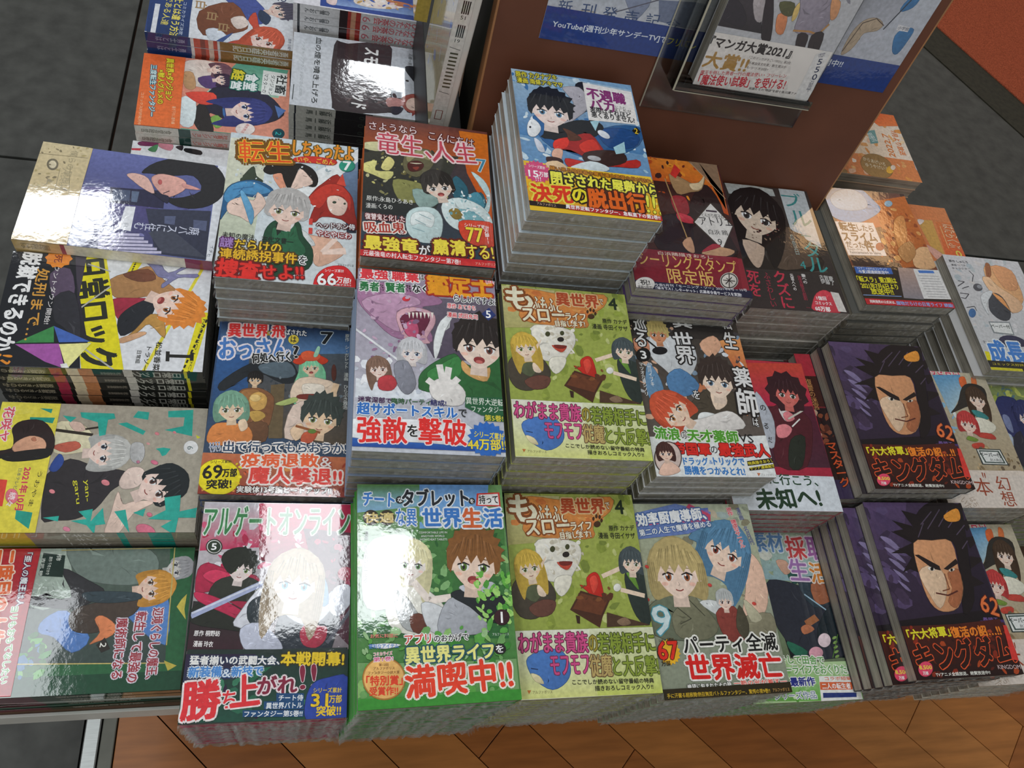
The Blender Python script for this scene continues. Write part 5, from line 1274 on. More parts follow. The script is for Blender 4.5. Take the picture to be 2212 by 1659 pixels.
['t','#e0e8f8',0,0.07,1,'TVアニメ&Webコンテンツ',0,28,128.7,44,3.6,2.2],
['t','#f4f4f8',0,0.07,2,'今夏2期連続放送中!',0,28.3,133.7,43.7,5.1,1.5],
['t','#e8e02c',0,0.07,3,'「転スラ」第2期は',0,28.3,145.1,56.5,8.7,0.40],
['t','#e8e02c',0,0.07,3,'2021年7月6日より',0,28.5,154.5,53.1,8.5,0.80],
['t','#e8e02c',0,0.07,3,'放送中!!',0,29.1,162.4,31.9,9,0.30],
['l','#88a8e0',1,[-1.2,168.8,54.8,168.1]],
['p','#e4e4e4',[89.9,124.8,129.6,124.7,131.8,168.7,86.6,169.9]],
['p','#4c80d0',[96,126.8,119.6,126,120.2,130,96.5,131]],
['l','#787880',0.50,[92.9,135.2,124,134.5]],
['l','#787880',0.50,[93,139.1,124.1,138.4]],
['l','#787880',0.50,[93.2,143,124.2,142.4]],
['l','#787880',0.50,[93.3,147,124.3,146.4]],
['l','#787880',0.50,[93.5,150.9,124.4,150.3]],
['l','#787880',0.50,[93.6,154.8,124.5,154.2]],
['l','#787880',0.50,[93.8,158.6,124.5,158.1]],
['l','#787880',0.50,[93.9,162.5,124.6,162]],
['l','#787880',0.50,[94,166.3,124.7,165.9]],
['p','#c82c34',[0,173.5,128,173.5,128,182,0,182]],
['t','#fff',0,0.07,2,'同時発売の公式本は、',0,24.1,177.6,35.9,4.4,-0],
['t','#8cb4f0',0,0.07,2,'魔物だらけの日常ライフ 続編!',0,84.7,178.1,83.3,5.6,-0]]],
'P':[[['g','#463654','#1c1420',[0,0,128,0,128,182,0,182]],
['g','#5c4870','#382c44',[0.50,-0.70,56.4,-0.60,26.6,64.1,0.50,71.7]],
['g','#30243c','#140e18',[109.5,1.7,128.3,0.60,123.6,181.1,73,181.3]],
['s',121,26,13,['#544468','#43344f','#4c3c60','#5c4c74','#3a2e48'],[0,10,50,120]],
['g','#181018','#100c10',[0.30,125.2,131.1,116,127.8,132,1,132.8]],
['b','#8478a0',[8.2,38.3,21,41.1,32.4,57.3,20.9,51.1]],
['b','#8478a0',[9.4,50,21.1,53.6,30.6,67.2,20.6,62.1]],
['b','#8478a0',[10.6,61.5,21.2,66,28.8,77.1,20.2,72.9]],
['b','#8478a0',[11.8,72.9,21.4,78.2,27.1,86.9,19.8,83.6]],
['b','#8478a0',[12.9,84.1,21.5,90.3,25.3,96.5,19.5,94.1]],
['p','#1a1216',[29.8,20.2,53.7,26.7,49.3,38.9]],
['p','#1a1216',[23.9,32.5,54.1,35.2,49.8,47.3]],
['p','#1a1216',[26.1,50.9,47.9,52.4,43.7,64.3]],
['p','#1a1216',[27.7,70.6,46.5,65.8,42.3,77.4]],
['p','#1a1216',[46,8.9,76.7,16.8,72.2,29.2]],
['b','#1c1418',[46.6,46.6,60.8,16.8,88.6,-0.70,123.8,2.7,121.2,27.6,110.6,67.5,99.8,107.2,80.7,120.4,95.3,74.7,98.4,44.3,74.3,47.1,58.4,42.7]],
['p','#1c1418',[55.7,30.9,46,8.9,71.6,16.2]],
['p','#1c1418',[51.3,43,27.4,32.3,62.3,27.1]],
['p','#1c1418',[44.6,56.7,15.8,56.3,53.1,42.9]],
['p','#1c1418',[41.5,70.1,22,77.4,44.6,56.7]],
['p','#1c1418',[87.3,3,82.3,-12.9,99,0.50]],
['p','#1c1418',[102.1,2.1,109.1,-16.4,112.5,3.3]],
['p','#1c1418',[114.1,8.6,140.3,-11,122.5,15.2]],
['p','#1c1418',[119.6,22.4,151.1,8.3,122.7,32.8]],
['p','#1c1418',[118.1,39.9,147.4,35.1,118.6,51.9]],
['p','#1c1418',[113.3,60.6,133.8,63.2,109.6,74.2]],
['p','#1c1418',[106.9,80.9,120.7,90.3,99.8,94.3]],
['l','#54485c',1.1,[64.8,25.2,84.6,10.2]],
['l','#54485c',1.1,[71.8,30.1,96.3,7.8]],
['l','#54485c',1.1,[87,27.6,106.7,9]],
['l','#54485c',1.1,[99.1,28.7,115,15.6]],
['l','#54485c',1.1,[106.6,37,121.9,25.8]],
['l','#54485c',1.1,[56.1,39.4,69,23.3]],
['l','#54485c',1.1,[107.7,52.4,118.5,43.4]],
['b','#d89c70',[47.7,45.7,72.3,42.9,96.6,44.3,93.5,74.8,90.9,94.5,76.3,114.1,56.2,117.8,44.4,108.6,41.9,83.1]],
['b','#e8c8a8',[42.6,76.6,62.5,69.3,72.7,78.8,68.7,98.4,54,114.7,46.3,99.1]],
['b','#b06c48',[78,78.6,93.5,74.8,88.8,97.8,74.5,114.2,66.7,108,76.9,94.9]],
['p','#241818',[44,58.4,49.3,58.2,70.6,70.7,70.5,75.6,60.9,73.5]],
['p','#241818',[74.7,73.8,94.6,63.1,96.2,68,79.3,75.3]],
['b','#f0e8dc',[63.1,74.5,62,75.3,60.2,75.6,58,75.3,56.2,74.6,55.2,73.6,55.2,72.6,56.3,71.8,58.2,71.5,60.3,71.8,62.2,72.5,63.2,73.5]],
['b','#181414',[62,73.4,61.4,74.4,60.4,75.1,59.4,75.4,58.5,75.1,58,74.5,58.1,73.6,58.7,72.7,59.7,72,60.7,71.7,61.6,71.9,62.1,72.5]],
['b','#e0d4c4',[88.7,74.3,88,75.2,86.4,76,84.3,76.6,82.3,76.8,80.9,76.5,80.5,75.9,81.2,75,82.8,74.2,84.9,73.6,86.9,73.4,88.3,73.7]],
['b','#181414',[85.9,75,85.4,75.8,84.6,76.4,83.7,76.6,83,76.4,82.6,75.9,82.7,75.2,83.2,74.4,84,73.8,84.9,73.6,85.6,73.8,85.9,74.3]],
['l','#7c4830',1.2,[73.6,78.8,73.4,95.1,64.1,96.9]],
['l','#5c2c24',1.6,[54.9,98.8,69.2,101.6,82.9,97.2]],
['b','#f0a040',[99.1,14.7,118.6,6.5,121.3,13.5,116.6,20.8,101.8,21.6]],
['t','#e87840','#5c1c14',0.07,2,'62',0,116.7,112.8,21.1,18.7,-18.6],
['p','#44306c',[98,128,128,128,128,138,98,138]],
['t','#8c6cb8',0,0.07,1,'巻頭王',0,111.4,127.6,22.1,4.6,-2.9]],[['g','#4c1c14','#200c0c',[2.1,134.3,122.8,127.3,128.1,182.5,0.50,181.6]],
['s',123,60,4,['#8c2c18','#5c1c10','#2c100c','#b04820','#3c140c'],[0,132,128,182]],
['t','#e8e030','#5c1c10',0.10,3,'「六大将軍」',0,29.9,138.4,51.2,10,2.7],
['t','#f08828','#5c1c10',0.10,3,'復活の詔…!!',0,87.3,138.5,61.5,10.5,0.30],
['t','#30100c','#e85c30',0.03,3,'キングダム',0,64.7,159,118.5,27.3,2.1],
['t','#2c0e0a',0,0.07,3,'キングダム',0,64.7,159,118.5,27,2.1],
['p','#d83c34',[123.6,133.6,130.3,134.3,127.2,169,119.3,167.6]],
['t','#d8c0c0',0,0.07,1,'KINGDOM',0,112.4,174.5,27.7,4,-2.1],
['t','#f0f0e8',0,0.07,2,'TVアニメ全話放送、絶賛放送中!!',0,55.1,178.2,64.7,3.5,-0.60],
['b','#e84c6c',[21.2,172.1,18.8,175.6,14.7,178.2,10.2,179.1,6.4,178.2,4.3,175.7,4.4,172.2,6.8,168.7,10.8,166.1,15.4,165.1,19.2,166,21.4,168.5]],
['t','#f8e050',0,0.07,3,'8,500',0,13.3,170.9,14.4,4.1,-1.3],
['t','#fff',0,0.07,2,'万部',0,11.4,175.9,6.3,3.2,-2.3]]],
'PX':[[['g','#8c2830','#3c1418',[0,0,128,0,128,182,0,182]],
['p','#b83040',[0,0,128,0,128,30,0,30]],
['p','#401a14',[4,30,40,30,40,70,4,70]],
['p','#241418',[0,72,128,72,128,122,0,122]],
['s',301,40,5,['#5c2c20','#8c4c34','#301418','#c0a088'],[0,74,30,118]],
['p','#281410',[0,122,128,122,128,160,0,160]],
['p','#382c4c',[0,160,128,160,128,182,0,182]],
['t','#d8582c','#2c100c',0.08,2,'マスターグ',1,13,142,14,52,4],
['t','#c89058',0,0,1,'復讐の迷宮',1,8,54,8,40,0]],[]],
'S1':[[['g','#6870a8','#50507c',[0,0,128,0,128,182,0,182]],
['g','#7078b4','#585c90',[-3.7,135.8,-7.7,44.7,59.6,44.6,45,133.3]],
['g','#5c5490','#44486c',[52.4,136.5,45.9,63.8,126.1,50.8,128.8,130]],
['s',131,40,5,['#6c70a8','#545088','#8484b8','#4c4870'],[30,0,110,70]],
['p','#e8ebf2',[-10.7,11.1,-11.1,0.10,129.3,-7.7,128.9,6.1]],
['g','#3c4054','#34384c',[71.1,71.7,63.8,9.5,127.3,5.7,126.5,53.1]],
['p','#484c5c',[101.1,64.3,93,44.3,124.2,6.2,124.1,47.6]],
['p','#5c6484',[77.9,52.6,76.1,42.1,87.6,41.5,87.5,51.1]],
['p','#5c6484',[78.2,24.7,77.6,11.3,90.9,10.7,89.6,23.1]],
['p','#30304c',[49,109,44.6,56.7,68.3,55.4,69,107.6]],
['p','#505c78',[51.1,106.2,49.8,89.8,64,88.4,66,104.6]],
['p','#647490',[50.4,88.5,50,81.3,64.4,81.2,64.5,86.6]],
['l','#c8c4e0',3.2,[109.9,109,105.5,71.7]],
['l','#c8c4e0',3.2,[114.2,108.2,109.3,67]],
['l','#c8c4e0',3.2,[118.5,107.3,113,62.3]],
['l','#c8c4e0',3.2,[122.7,106.5,116.7,57.6]],
['l','#c8c4e0',3.2,[127,105.7,120.5,52.9]],
['l','#c8c4e0',3.2,[131.2,104.9,124.2,48.2]],
['p','#eceef4',[71.1,90.7,70.3,81.4,102.1,80.5,100.8,92.3]],
['b','#d8dcf0',[92.2,137.6,93.9,119,113.7,112.8,126.3,123.8,124.7,133]],
['b','#2c2c30',[23.4,83.5,6.8,71.4,-6.4,42,-0.60,15.6,16.7,1.8,37.9,0.30,53.3,8.4,62.9,24.5,62.9,44.1,52.2,60.4,47.2,70.9,53.4,48,38.5,22.9,19.1,33.2,23.5,56.3,23.5,74.9]],
['b','#e8b0a4',[28.4,72.8,22.1,62.8,26.2,42.2,37.7,38,50,48.5,51.5,56.8,39.8,68.5]],
['b','#e8a8a0',[31.3,41.5,36.8,23.2,37.9,39.2]],
['b','#c86464',[33.4,62.1,35.2,62,36.5,62.5,37.2,63.4,36.9,64.4,35.8,65.3,34.1,65.9,32.4,65.9,31,65.4,30.4,64.5,30.6,63.5,31.8,62.6]],
['b','#e8bcb0',[29.5,97,26.2,89.1,30.8,76.1,49.9,66.8,45.2,78.5,36.8,89.6]],
['l','#2c2c3c',1,[48.4,58.6,44,53.1]],
['b','#2c2c40',[50.1,68,50.9,53.3,61.1,52.9,53,65.1]],
['t','#d8dcf0',0,0,1,'廃バスに住む',1,93.6,47.5,9.7,61.8,1.7],
['t','#505868',0,0.07,1,'(1)',0,94.9,85.9,4.8,4.6,10.2],
['t','#404858',0,0.07,1,'イチヒ',0,115.7,2.8,16.9,3.3,-10.9]],[['g','#d4c090','#d8c498',[3.1,198.4,-2.7,136.3,127.8,133.5,128.4,181.5]],
['g','#d8c8a0','#c8b080',[-1.1,183,-2.7,136.3,128.6,133.3,128.4,181.5]],
['b','#7c7460',[28.1,162,32,161.9,35.1,163.1,36.6,165.4,36.1,168.1,33.7,170.5,30.1,172,26.3,172.2,23.1,170.9,21.6,168.6,22.1,165.9,24.5,163.5]],
['b','#e0d4b4',[28.5,163.5,31.1,163.5,33.2,164.3,34.3,165.9,33.9,167.8,32.3,169.4,29.8,170.5,27.2,170.6,25,169.7,24,168.1,24.3,166.2,26,164.6]],
['b','#7c7460',[81.3,158.9,84.7,158.8,87.4,159.9,88.7,162,88.2,164.4,86.1,166.6,82.9,168,79.5,168.1,76.8,167,75.5,164.9,76,162.4,78.1,160.2]],
['b','#e0d4b4',[81.6,160.4,83.8,160.3,85.6,161.1,86.5,162.5,86.2,164.1,84.8,165.6,82.6,166.5,80.4,166.5,78.6,165.8,77.7,164.4,78.1,162.8,79.5,161.3]],
['p','#a89c80',[48.1,167.5,50.3,161.3,58.4,168.7,65.7,172.7,54.7,167.2]],
['l','#948868',0.80,[16.8,183.7,14.5,137.1]],
['l','#948868',0.60,[27.7,150.9,92.6,139.7]],
['l','#a09478',0.60,[32.8,159.2,85.9,157]],
['l','#a09478',0.60,[60.8,181.7,60.9,146.4]],
['t','#b0a484',0,0,1,'僕らの屋根は',0,34.1,150.7,55.2,7.3,-0.20],
['t','#b0a484',0,0,1,'バスのなか',0,55.4,154.4,46.9,4.7,0.90],
['s',132,30,2,['#8c8064','#b8a878'],[0,140,60,182]]]],
'S2':[[['g','#e4e6ea','#e4e6ea',[0,0,128,0,128,182,0,182]],
['p','#e8dc20',[-4.9,72.3,-4.9,62.9,23.2,73.7,20.6,79.7]],
['p','#e8dc20',[59.4,7.8,60.3,-2.3,134.4,9.7,134.7,19.1]],
['l','#ece040',3,[-1,6.5,133.9,53.6]],
['p','#242420',[-3.4,70.9,-2.8,69.7,-0.90,70.9,-1.5,72.1]],
['p','#242420',[-0.60,71.6,0.10,70.3,2,71.5,1.4,72.7]],
['p','#242420',[2.3,72.2,3,70.9,4.8,72.1,4.3,73.3]],
['p','#242420',[5.2,72.8,5.9,71.5,7.7,72.7,7.2,73.9]],
['p','#242420',[8.1,73.4,8.7,72.1,10.5,73.3,10,74.5]],
['p','#242420',[10.9,74,11.6,72.8,13.4,73.9,12.9,75.1]],
['p','#242420',[13.7,74.6,14.4,73.4,16.2,74.5,15.7,75.7]],
['p','#242420',[16.6,75.2,17.2,74,19,75.1,18.5,76.3]],
['p','#242420',[19.4,75.8,20.1,74.5,21.8,75.7,21.3,76.9]],
['p','#242420',[61.9,-0.60,62.4,-2.4,66.3,-1.2,65.5,0.50]],
['p','#242420',[67.9,1.2,68.4,-0.60,72.3,0.60,71.6,2.3]],
['p','#242420',[74,2.9,74.4,1.1,78.3,2.4,77.5,4]],
['p','#242420',[79.9,4.7,80.4,2.9,84.2,4.1,83.5,5.8]],
['p','#242420',[85.8,6.4,86.3,4.6,90.1,5.8,89.3,7.5]],
['p','#242420',[91.7,8.1,92.2,6.3,95.9,7.5,95.2,9.2]],
['p','#242420',[97.5,9.8,98,8.1,101.7,9.2,100.9,10.9]],
['p','#242420',[103.2,11.5,103.7,9.7,107.5,10.9,106.7,12.6]],
['p','#242420',[109,13.2,109.4,11.4,113.1,12.6,112.4,14.2]],
['p','#242420',[114.6,14.8,115.1,13.1,118.8,14.2,118,15.9]],
['p','#242420',[120.3,16.5,120.7,14.7,124.4,15.9,123.6,17.5]],
['p','#242420',[125.8,18.1,126.3,16.4,129.9,17.5,129.2,19.1]],
['p','#242420',[131.4,19.7,131.8,18,135.4,19.1,134.7,20.7]],
['t','#34342c',0,0.07,1,'NICHIJO LOCK',0,100.3,8.1,65.2,2.8,-9],
['b','#b88858',[26.2,92.7,13.8,71.3,8,58,22.5,44.9,38.1,27.1,42.1,19.7,42.7,49.8,49,76.4,44,89.4]],
['b','#7c4c38',[19.3,82.2,11.3,60,23.1,51.8,27.3,67.5]],
['b','#8c8cb8',[0.70,64.7,-0.40,51.9,14.5,41,2,23.1,4.1,20.5,15.5,33.8,13.9,13.8,18.6,14.6,19.9,31.1,33.2,43.9,28.7,45.5,22.2,40.3,19.8,49.8,9.5,56.7]],
['b','#a82c44',[49.8,87.5,47.2,72.1,47.5,53.9,57.1,64.2,72.5,78.1,64.2,84.6]],
['b','#20242c',[72.6,80.3,57.5,70.9,47.6,56.2,50.1,49.1,68,51.8,83.1,63.6,90.9,75.9]],
['b','#c09048',[65.1,52.1,70.3,40.2,91.7,37,76.7,52,85.8,61.1,97.8,75.1,83.1,63.6]],
['b','#d8a880',[95.2,77.6,85.7,58.9,88.3,54.1,99.1,72.7]],
['F','#e88c38','#f8d8c8','#a86838',53.5,32.1,18.6,22,'spiky!'],
['g','#e8dc18','#e0d020',[-7.3,133.8,-2.5,100.3,133.1,68.2,130.4,102.9]],
['p','#e8dc18',[-7.9,135.5,-2.5,100.3,133.1,67.6,131.7,103.8]],
['t','#24281c',0,0.07,3,'日常ロック',0,65.5,102.3,123.7,31.3,12.6],
['l','#b8b8b0',1.5,[66.3,118.3,35.2,91.6]],
['l','#b8b8b0',1.5,[9.7,115.1,17.1,93.8]],
['l','#b8b8b0',1.5,[107.5,103.9,130.7,74.4]],
['p','#20201c',[109.6,33.1,109.5,10.6,113,10.3,113,32.7]],
['p','#20201c',[106.4,34.3,106.4,30.9,117.4,30.3,117.4,33.6]],
['p','#20201c',[106.8,12.5,106.8,9.2,115.8,8.9,115.8,12.2]],
['t','#24241c',0,0.07,2,'松並香菜',0,112.1,41.1,31.9,5.6,-0.20],
['t','#24241c',0,0.07,2,'トラゾー',0,115.3,50.1,26.3,4.5,-3.5],
['t','#24241c',0,0.07,2,'日常組',0,113.7,57.7,13.8,4,-0.50]],[['g','#3c3444','#1c1c24',[-3.9,187.7,-5.9,131.9,100.6,102.8,105.8,182.7]],
['p','#141820',[-3.9,187.7,-6.2,128.6,130.5,105,130.1,180.2]],
['b','#5c4c64',[24.3,146.2,17,129.7,49.2,121.8,56,137]],
['b','#2c2c34',[50.3,137.9,46.2,121.1,96.8,109.7,83.8,126.4,75.8,135.1]],
['p','#3c8c4c',[103.5,162.8,83.5,133.9,101.3,131.2]],
['p','#4468b8',[83.5,133.9,99.1,100.8,101.1,127]],
['p','#a858a8',[104.9,162.6,102.5,126.8,129,118.2,122.4,135.2]],
['p','#f0ec9c',[103.1,126.7,100.4,99.6,129.6,116.5]],
['p','#f0f0ec',[124.5,122.5,123,117.5,130.1,113.4,131,119.4]],
['t','#f4f4f4',0,0.07,3,'脱獄できるのか',0,56,167.9,112.1,16.8,-3.7],
['t','#e8902c',0,0.07,3,'!?',0,121.1,168.4,10.6,11,-6.2],
['t','#d89c40',0,0.07,2,'処刑まで…',0,59.5,151.8,81.4,10.9,1],
['t','#e8e4e4',0,0.07,1,'カウントダウン開始!',0,43.8,140.9,76,4.7,0.60],
['u','#f09030',5,141.4,12.3,10],
['t','#802010',0,0.07,2,'死',0,5.8,141.9,9.2,6.8,1.7]]],
'S3':[[['g','#b4ac9c','#a8a090',[0,0,128,0,128,182,0,182]],
['b','#302c30',[115.3,128.9,79.5,132.1,69.7,129.7,56.9,115.2,65.2,90.6,68.6,66.5,81.2,69.1,88.7,76.5,105.7,86.6,115.3,101.6,116.5,117.6]],
['b','#e8e0bc',[21.3,133.8,19.3,114.8,28.1,102.6,43.5,93.8,50.3,107.7,50.9,129.8]],
['l','#302820',3,[27.8,132.7,32,99.8]],
['l','#302820',2,[27.1,111.4,22.4,89.3]],
['b','#c86450',[44.5,131.9,38.9,113.8,45.2,108.5,50.6,120.4]],
['b','#304c98',[67.2,131.2,52,125.4,59.5,120,69.6,124.6]],
['b','#e8c8b8',[19.5,122.3,19.2,112.6,26.9,107.1,28.5,115.5]],
['F','#c8c8c4','#f6dcd0','#2c3c50',49.8,85.3,14.3,-4,'bob'],
['b','#c0c0c0',[40.2,64.8,39.9,54.9,52.9,52.2,60.7,56.7,55.7,63.9]],
['b','#c88098',[58.8,55.4,59.5,55.5,60.1,56,60.3,56.7,60.2,57.5,59.6,58.1,58.8,58.4,58.1,58.3,57.5,57.8,57.3,57.1,57.5,56.3,58,55.7]],
['b','#f0d8cc',[78.7,70.5,66,64.7,64.5,54,72.1,48.7,83.5,53.7,86.1,66.3]],
['b','#f0d4c4',[100.8,64.3,98.3,56.1,98.2,36.8,110.4,54.5,129.4,64.5,129.4,75.9,110.5,73.4,88.6,70.2]],
['F','#1c2428','#f8dcd0','#604038',83.2,35.3,17,-28,'short'],
['p','#2cb0a0',[8.6,114.3,8.8,84.6,14.1,82.7,15.7,89.1,31.6,89,33.1,94.2,18.7,97.5,13.9,112.4]],
['p','#2cb0a0',[12.5,128.8,14,116.7,19.5,121.2]],
['p','#2cb0a0',[19.4,79.8,17.8,72.2,26.6,54.3,30.6,56.1]],
['p','#2cb0a0',[5.2,63.8,6.2,53.5,14.4,53.6,12.2,67.4]],
['p','#2cb0a0',[4.2,36.6,1.9,13.6,30.7,11.9,24.7,37.7,20.1,21,10.5,20.9,11,35.8]],
['p','#2cb0a0',[44.8,43.2,43.4,36.6,44.5,29.8,51.2,33.5,52.5,36.7,47.4,39.5]],
['p','#2cb0a0',[94.4,29.7,91.8,15.7,107.9,15.1,104.1,0.10,110.3,0.60,114,0.30,114,15.5,130.8,16.9,122.4,29.6,116.4,20.7,115.2,41.2,106.7,27.2]],
['p','#2cb0a0',[108.2,100.2,105.7,88.7,117.6,88.9,104.5,80.5,116.4,77.8,120,76.2,121.2,84.3,129.4,84.1,121.2,91.5,117,105.4,115.3,92.4]],
['p','#2cb0a0',[108.1,70.6,106.2,61.4,128.3,55.3]],
['p','#2cb0a0',[109.2,54.7,104.9,44.6,112.8,45.7]],
['p','#2cb0a0',[114.1,128.1,112.4,115.3,117.6,115.4]],
['b','#e88c94',[81.5,78.4,82.6,79.1,83,80.6,82.6,82.4,81.6,84.2,80.2,85.3,78.7,85.6,77.6,84.9,77.1,83.4,77.5,81.6,78.5,79.8,80,78.7]],
['b','#e88c94',[29.7,41.9,30.4,42.4,30.6,43.2,30.5,44.2,29.9,45.2,29,45.8,28.2,45.9,27.5,45.5,27.2,44.7,27.4,43.7,28,42.7,28.8,42.1]],
['b','#e87c98',[60.4,39.3,61.2,39.9,61.5,41.3,61.1,42.9,60.2,44.5,59,45.6,57.9,45.8,57.1,45.2,56.8,43.9,57.2,42.2,58.1,40.6,59.3,39.5]],
['b','#e88c94',[90.1,122.4,90.9,122.8,91.2,123.8,91,125.1,90.3,126.3,89.2,127.1,88.2,127.3,87.4,126.8,87.1,125.9,87.3,124.6,88.1,123.4,89.1,122.6]],
['b','#e07890',[129.2,33.6,131.3,35.2,131.9,38.7,131,43,128.7,47,125.6,49.7,122.7,50.3,120.6,48.7,120,45.3,120.9,40.9,123.2,36.9,126.3,34.2]],
['b','#e088a0',[125.8,104.1,126.7,104.7,126.9,105.9,126.6,107.5,125.7,109,124.6,110,123.4,110.2,122.6,109.7,122.3,108.5,122.7,106.9,123.5,105.4,124.7,104.4]],
['b','#e07890',[111.9,38.3,112.7,38.8,113,39.8,112.8,41,112.1,42.1,111.1,42.8,110.1,42.9,109.3,42.4,109,41.5,109.2,40.3,109.9,39.1,110.9,38.4]],
['b','#e88c94',[27.7,26.7,28.3,27.1,28.5,27.7,28.4,28.5,27.9,29.3,27.2,29.8,26.5,29.9,25.9,29.5,25.7,28.9,25.8,28,26.3,27.3,27,26.8]],
['b','#e0a0a0',[40.4,48.9,40.8,49.2,41,49.9,40.9,50.7,40.4,51.4,39.8,51.9,39.2,52,38.7,51.7,38.5,51.1,38.6,50.3,39.1,49.5,39.7,49]],
['p','#d8d838',[29.2,8.6,31.8,3.8,33.2,7.1]],
['b','#f4f4f4',[42.5,5.2,46.1,5.8,48.8,7.9,49.9,11.1,49,14.5,46.4,17.2,42.9,18.4,39.3,17.9,36.6,15.8,35.5,12.6,36.4,9.2,39,6.5]],
['t','#808c8c',0,0.07,2,'6',0,43.1,12.4,4.7,5,5.8],
['t','#e0dc30',0,0.07,1,'yan-',0,88.2,97.1,21.2,3.7,11.6],
['t','#e0dc30',0,0.07,1,'garu',0,89.5,105.2,23.8,3.7,14]],[['g','#ece050','#e8d848',[1.4,183.9,1.2,132.9,134.9,131.4,134.6,171.2]],
['p','#28a08c',[15.5,156,15.3,134.8,21.3,135.9,18.1,155.6]],
['p','#28a08c',[5.9,149.3,6.2,138.5,10.8,138.8]],
['t','#e04c60','#f4e0e0',0.10,2,'花咲ヤ',0,23.1,174.2,35,8.7,0],
['b','#2c1c1c',[27.6,168.4,19.6,161.6,19,144.8,33,132.9,49.6,131.1,57.4,139.1,57.7,154.5,55.5,167.2,58.1,172.8,52.1,180,47.9,165.6,37.8,165.4]],
['b','#e0a888',[41.5,162.7,34.9,152.5,37.1,141.6,44.7,137.2,52.4,141,54,155.2,49.2,164.3]],
['b','#1c1818',[55.6,173.2,51.7,163.8,47.1,133.6,56,134.2,60.1,152,60.4,166.2]],
['b','#c07c60',[37.4,151,36,148.1,39.8,146.4,39.9,149.5]],
['t','#302c1c',0,0.07,1,'うおやま',0,86.7,138.7,33.9,3.7,-4.3],
['t','#d83c60',0,0.07,3,'2021年10月',0,86.7,148.3,40.9,6.4,0],
['t','#606868',0,0.07,1,'日本テレビ系',0,79.7,154.7,24.3,3.2,-2.3],
['b','#e87888',[94.2,151.2,97.8,151.2,100.4,152.6,101.3,154.9,100.4,157.5,97.8,159.8,94.3,161.2,90.7,161.2,88.1,159.9,87.1,157.6,88,154.9,90.6,152.6]],
['t','#f8e8e8',0,0.07,2,'続々',0,97.2,156.2,13.1,5.4,-6.5],
['p','#28a08c',[107.2,150.3,109.5,136.9,124.6,137.2,115.3,149.7]],
['p','#e04838',[77.7,174.9,78.7,162.7,103.7,161.8,103.8,172.6]]]],
'S4':[[['g','#2c5c38','#1c4028',[0,0,128,0,128,182,0,182]],
['p','#2c6840',[0,0,128,0,128,182,0,182]],
['p','#1c4c34',[112,0,128,0,128,182,112,182]],
['g','#5c6c60','#3c4c48',[-8.1,139.7,0.10,22.1,105.1,14.6,101.1,133.7]],
['b','#a8b8ac',[-0.80,138.4,-5.5,113.9,44.3,99.5,52.5,130.8]],
['b','#7c8c84',[-1.8,111.2,-7.8,92.8,-6.4,70.8,2.5,38.7,19.7,30,33.8,43.6,33.2,75.9,23.4,98.6]],
['b','#303034',[18.5,112,30.6,86.9,41.4,72.6,53.6,89.7,55.7,97.6,52.8,121.6,50.3,131.2,43.5,131.4,45.4,99.3]],
['b','#5884c8',[64,118.7,56.7,101.6,80.7,79.3,93.3,91.5,79.7,107.9,74.9,120.7]],
['b','#5c8cd0',[57.1,46,41.4,20.8,89.7,16.4,63.8,50.4]],
['s',141,70,5,['#3c8c3c','#5ca84c','#2c6c30','#4c7ca8','#7cb868'],[75,110,112,170]],
['b','#4c4038',[57.9,97.3,51.5,83.7,46.5,54.9,50.3,41.5,61.6,46.5,68,60.4,76.5,73.7,75.9,90.3,69.1,97.5]],
['b','#e88c5c',[65.2,77.5,62,71.7,70.3,60.1,79.2,60.9,85.3,74.5,86.2,78.4,76.6,71.7]],
['F','#a8a8ac','#dcd8d4','#4a5060',19.9,13.2,9.2,-12,'short'],
['F','#e0a044','#f6d4c0','#805838',37.6,32.2,12.5,-10,'bob'],
['b','#384850',[42.2,91.5,40.1,79.2,42,46.9,47.9,41.8,50.9,62.8,49.2,84.1]],
['l','#c8b870',1,[101.1,133.7,105.1,14.6]],
['l','#c8b870',1,[-4.8,18.2,89.7,15.3]],
['l','#c8b870',0.80,[1.8,114.8,0.20,19.9]],
['p','#d8c858',[48.8,6.8,44.2,2.9,58.2,3.6,67.5,1.5,55.7,10.5]],
['p','#c8b850',[102.9,15.9,107.7,4.8,111.8,11.8]],
['p','#102c24',[4,129.2,6.6,110.8,26.7,109.6,25.2,129.6]],
['t','#e0e8e0',0,0.07,2,'村市',0,8.4,115.6,6,4.1,-5.6],
['t','#e0e8e0',0,0.07,1,'原作 千月さかき',0,15.9,122.4,16.5,2.9,-1],
['t','#e0e8e0',0,0.07,1,'吉武 鏡',0,17,127.9,16.4,2.8,-0.80],
['t','#a83844','#e8dce8',0.12,2,'辺境ぐらしの魔王、',0,87,25.2,61.1,9.2,0.90],
['t','#a83844','#e8dce8',0.12,2,'転生して最強の',0,89.8,39.6,60.5,9.2,-0.50],
['t','#a83844','#e8dce8',0.12,2,'魔術師になる',0,90.6,53.6,51.5,9,2.1],
['p','#302c28',[87.5,73.1,81.2,66.9,91.2,61.3,94.2,68]],
['t','#f0f0e8',0,0.07,2,'2',0,87.7,67.4,4.4,4.8,-5.2]],[['g','#b82430','#a01c28',[-5.8,166.3,-4.4,131.7,125.8,132.8,124.4,159.5]],
['t','#e8f0f4','#5c1c48',0.12,2,'「亜人の魔王は人',0,28.1,140.3,48.4,5.9,0.90],
['t','#70b060','#f0f4f0',0.12,2,'ヨリもおもてなしたい',0,84.3,141.2,64.2,5.6,3.1],
['t','#e86830','#f8e0d0',0.06,3,'二度目の人生',0,42.9,156.5,83.2,15.7,3]]],
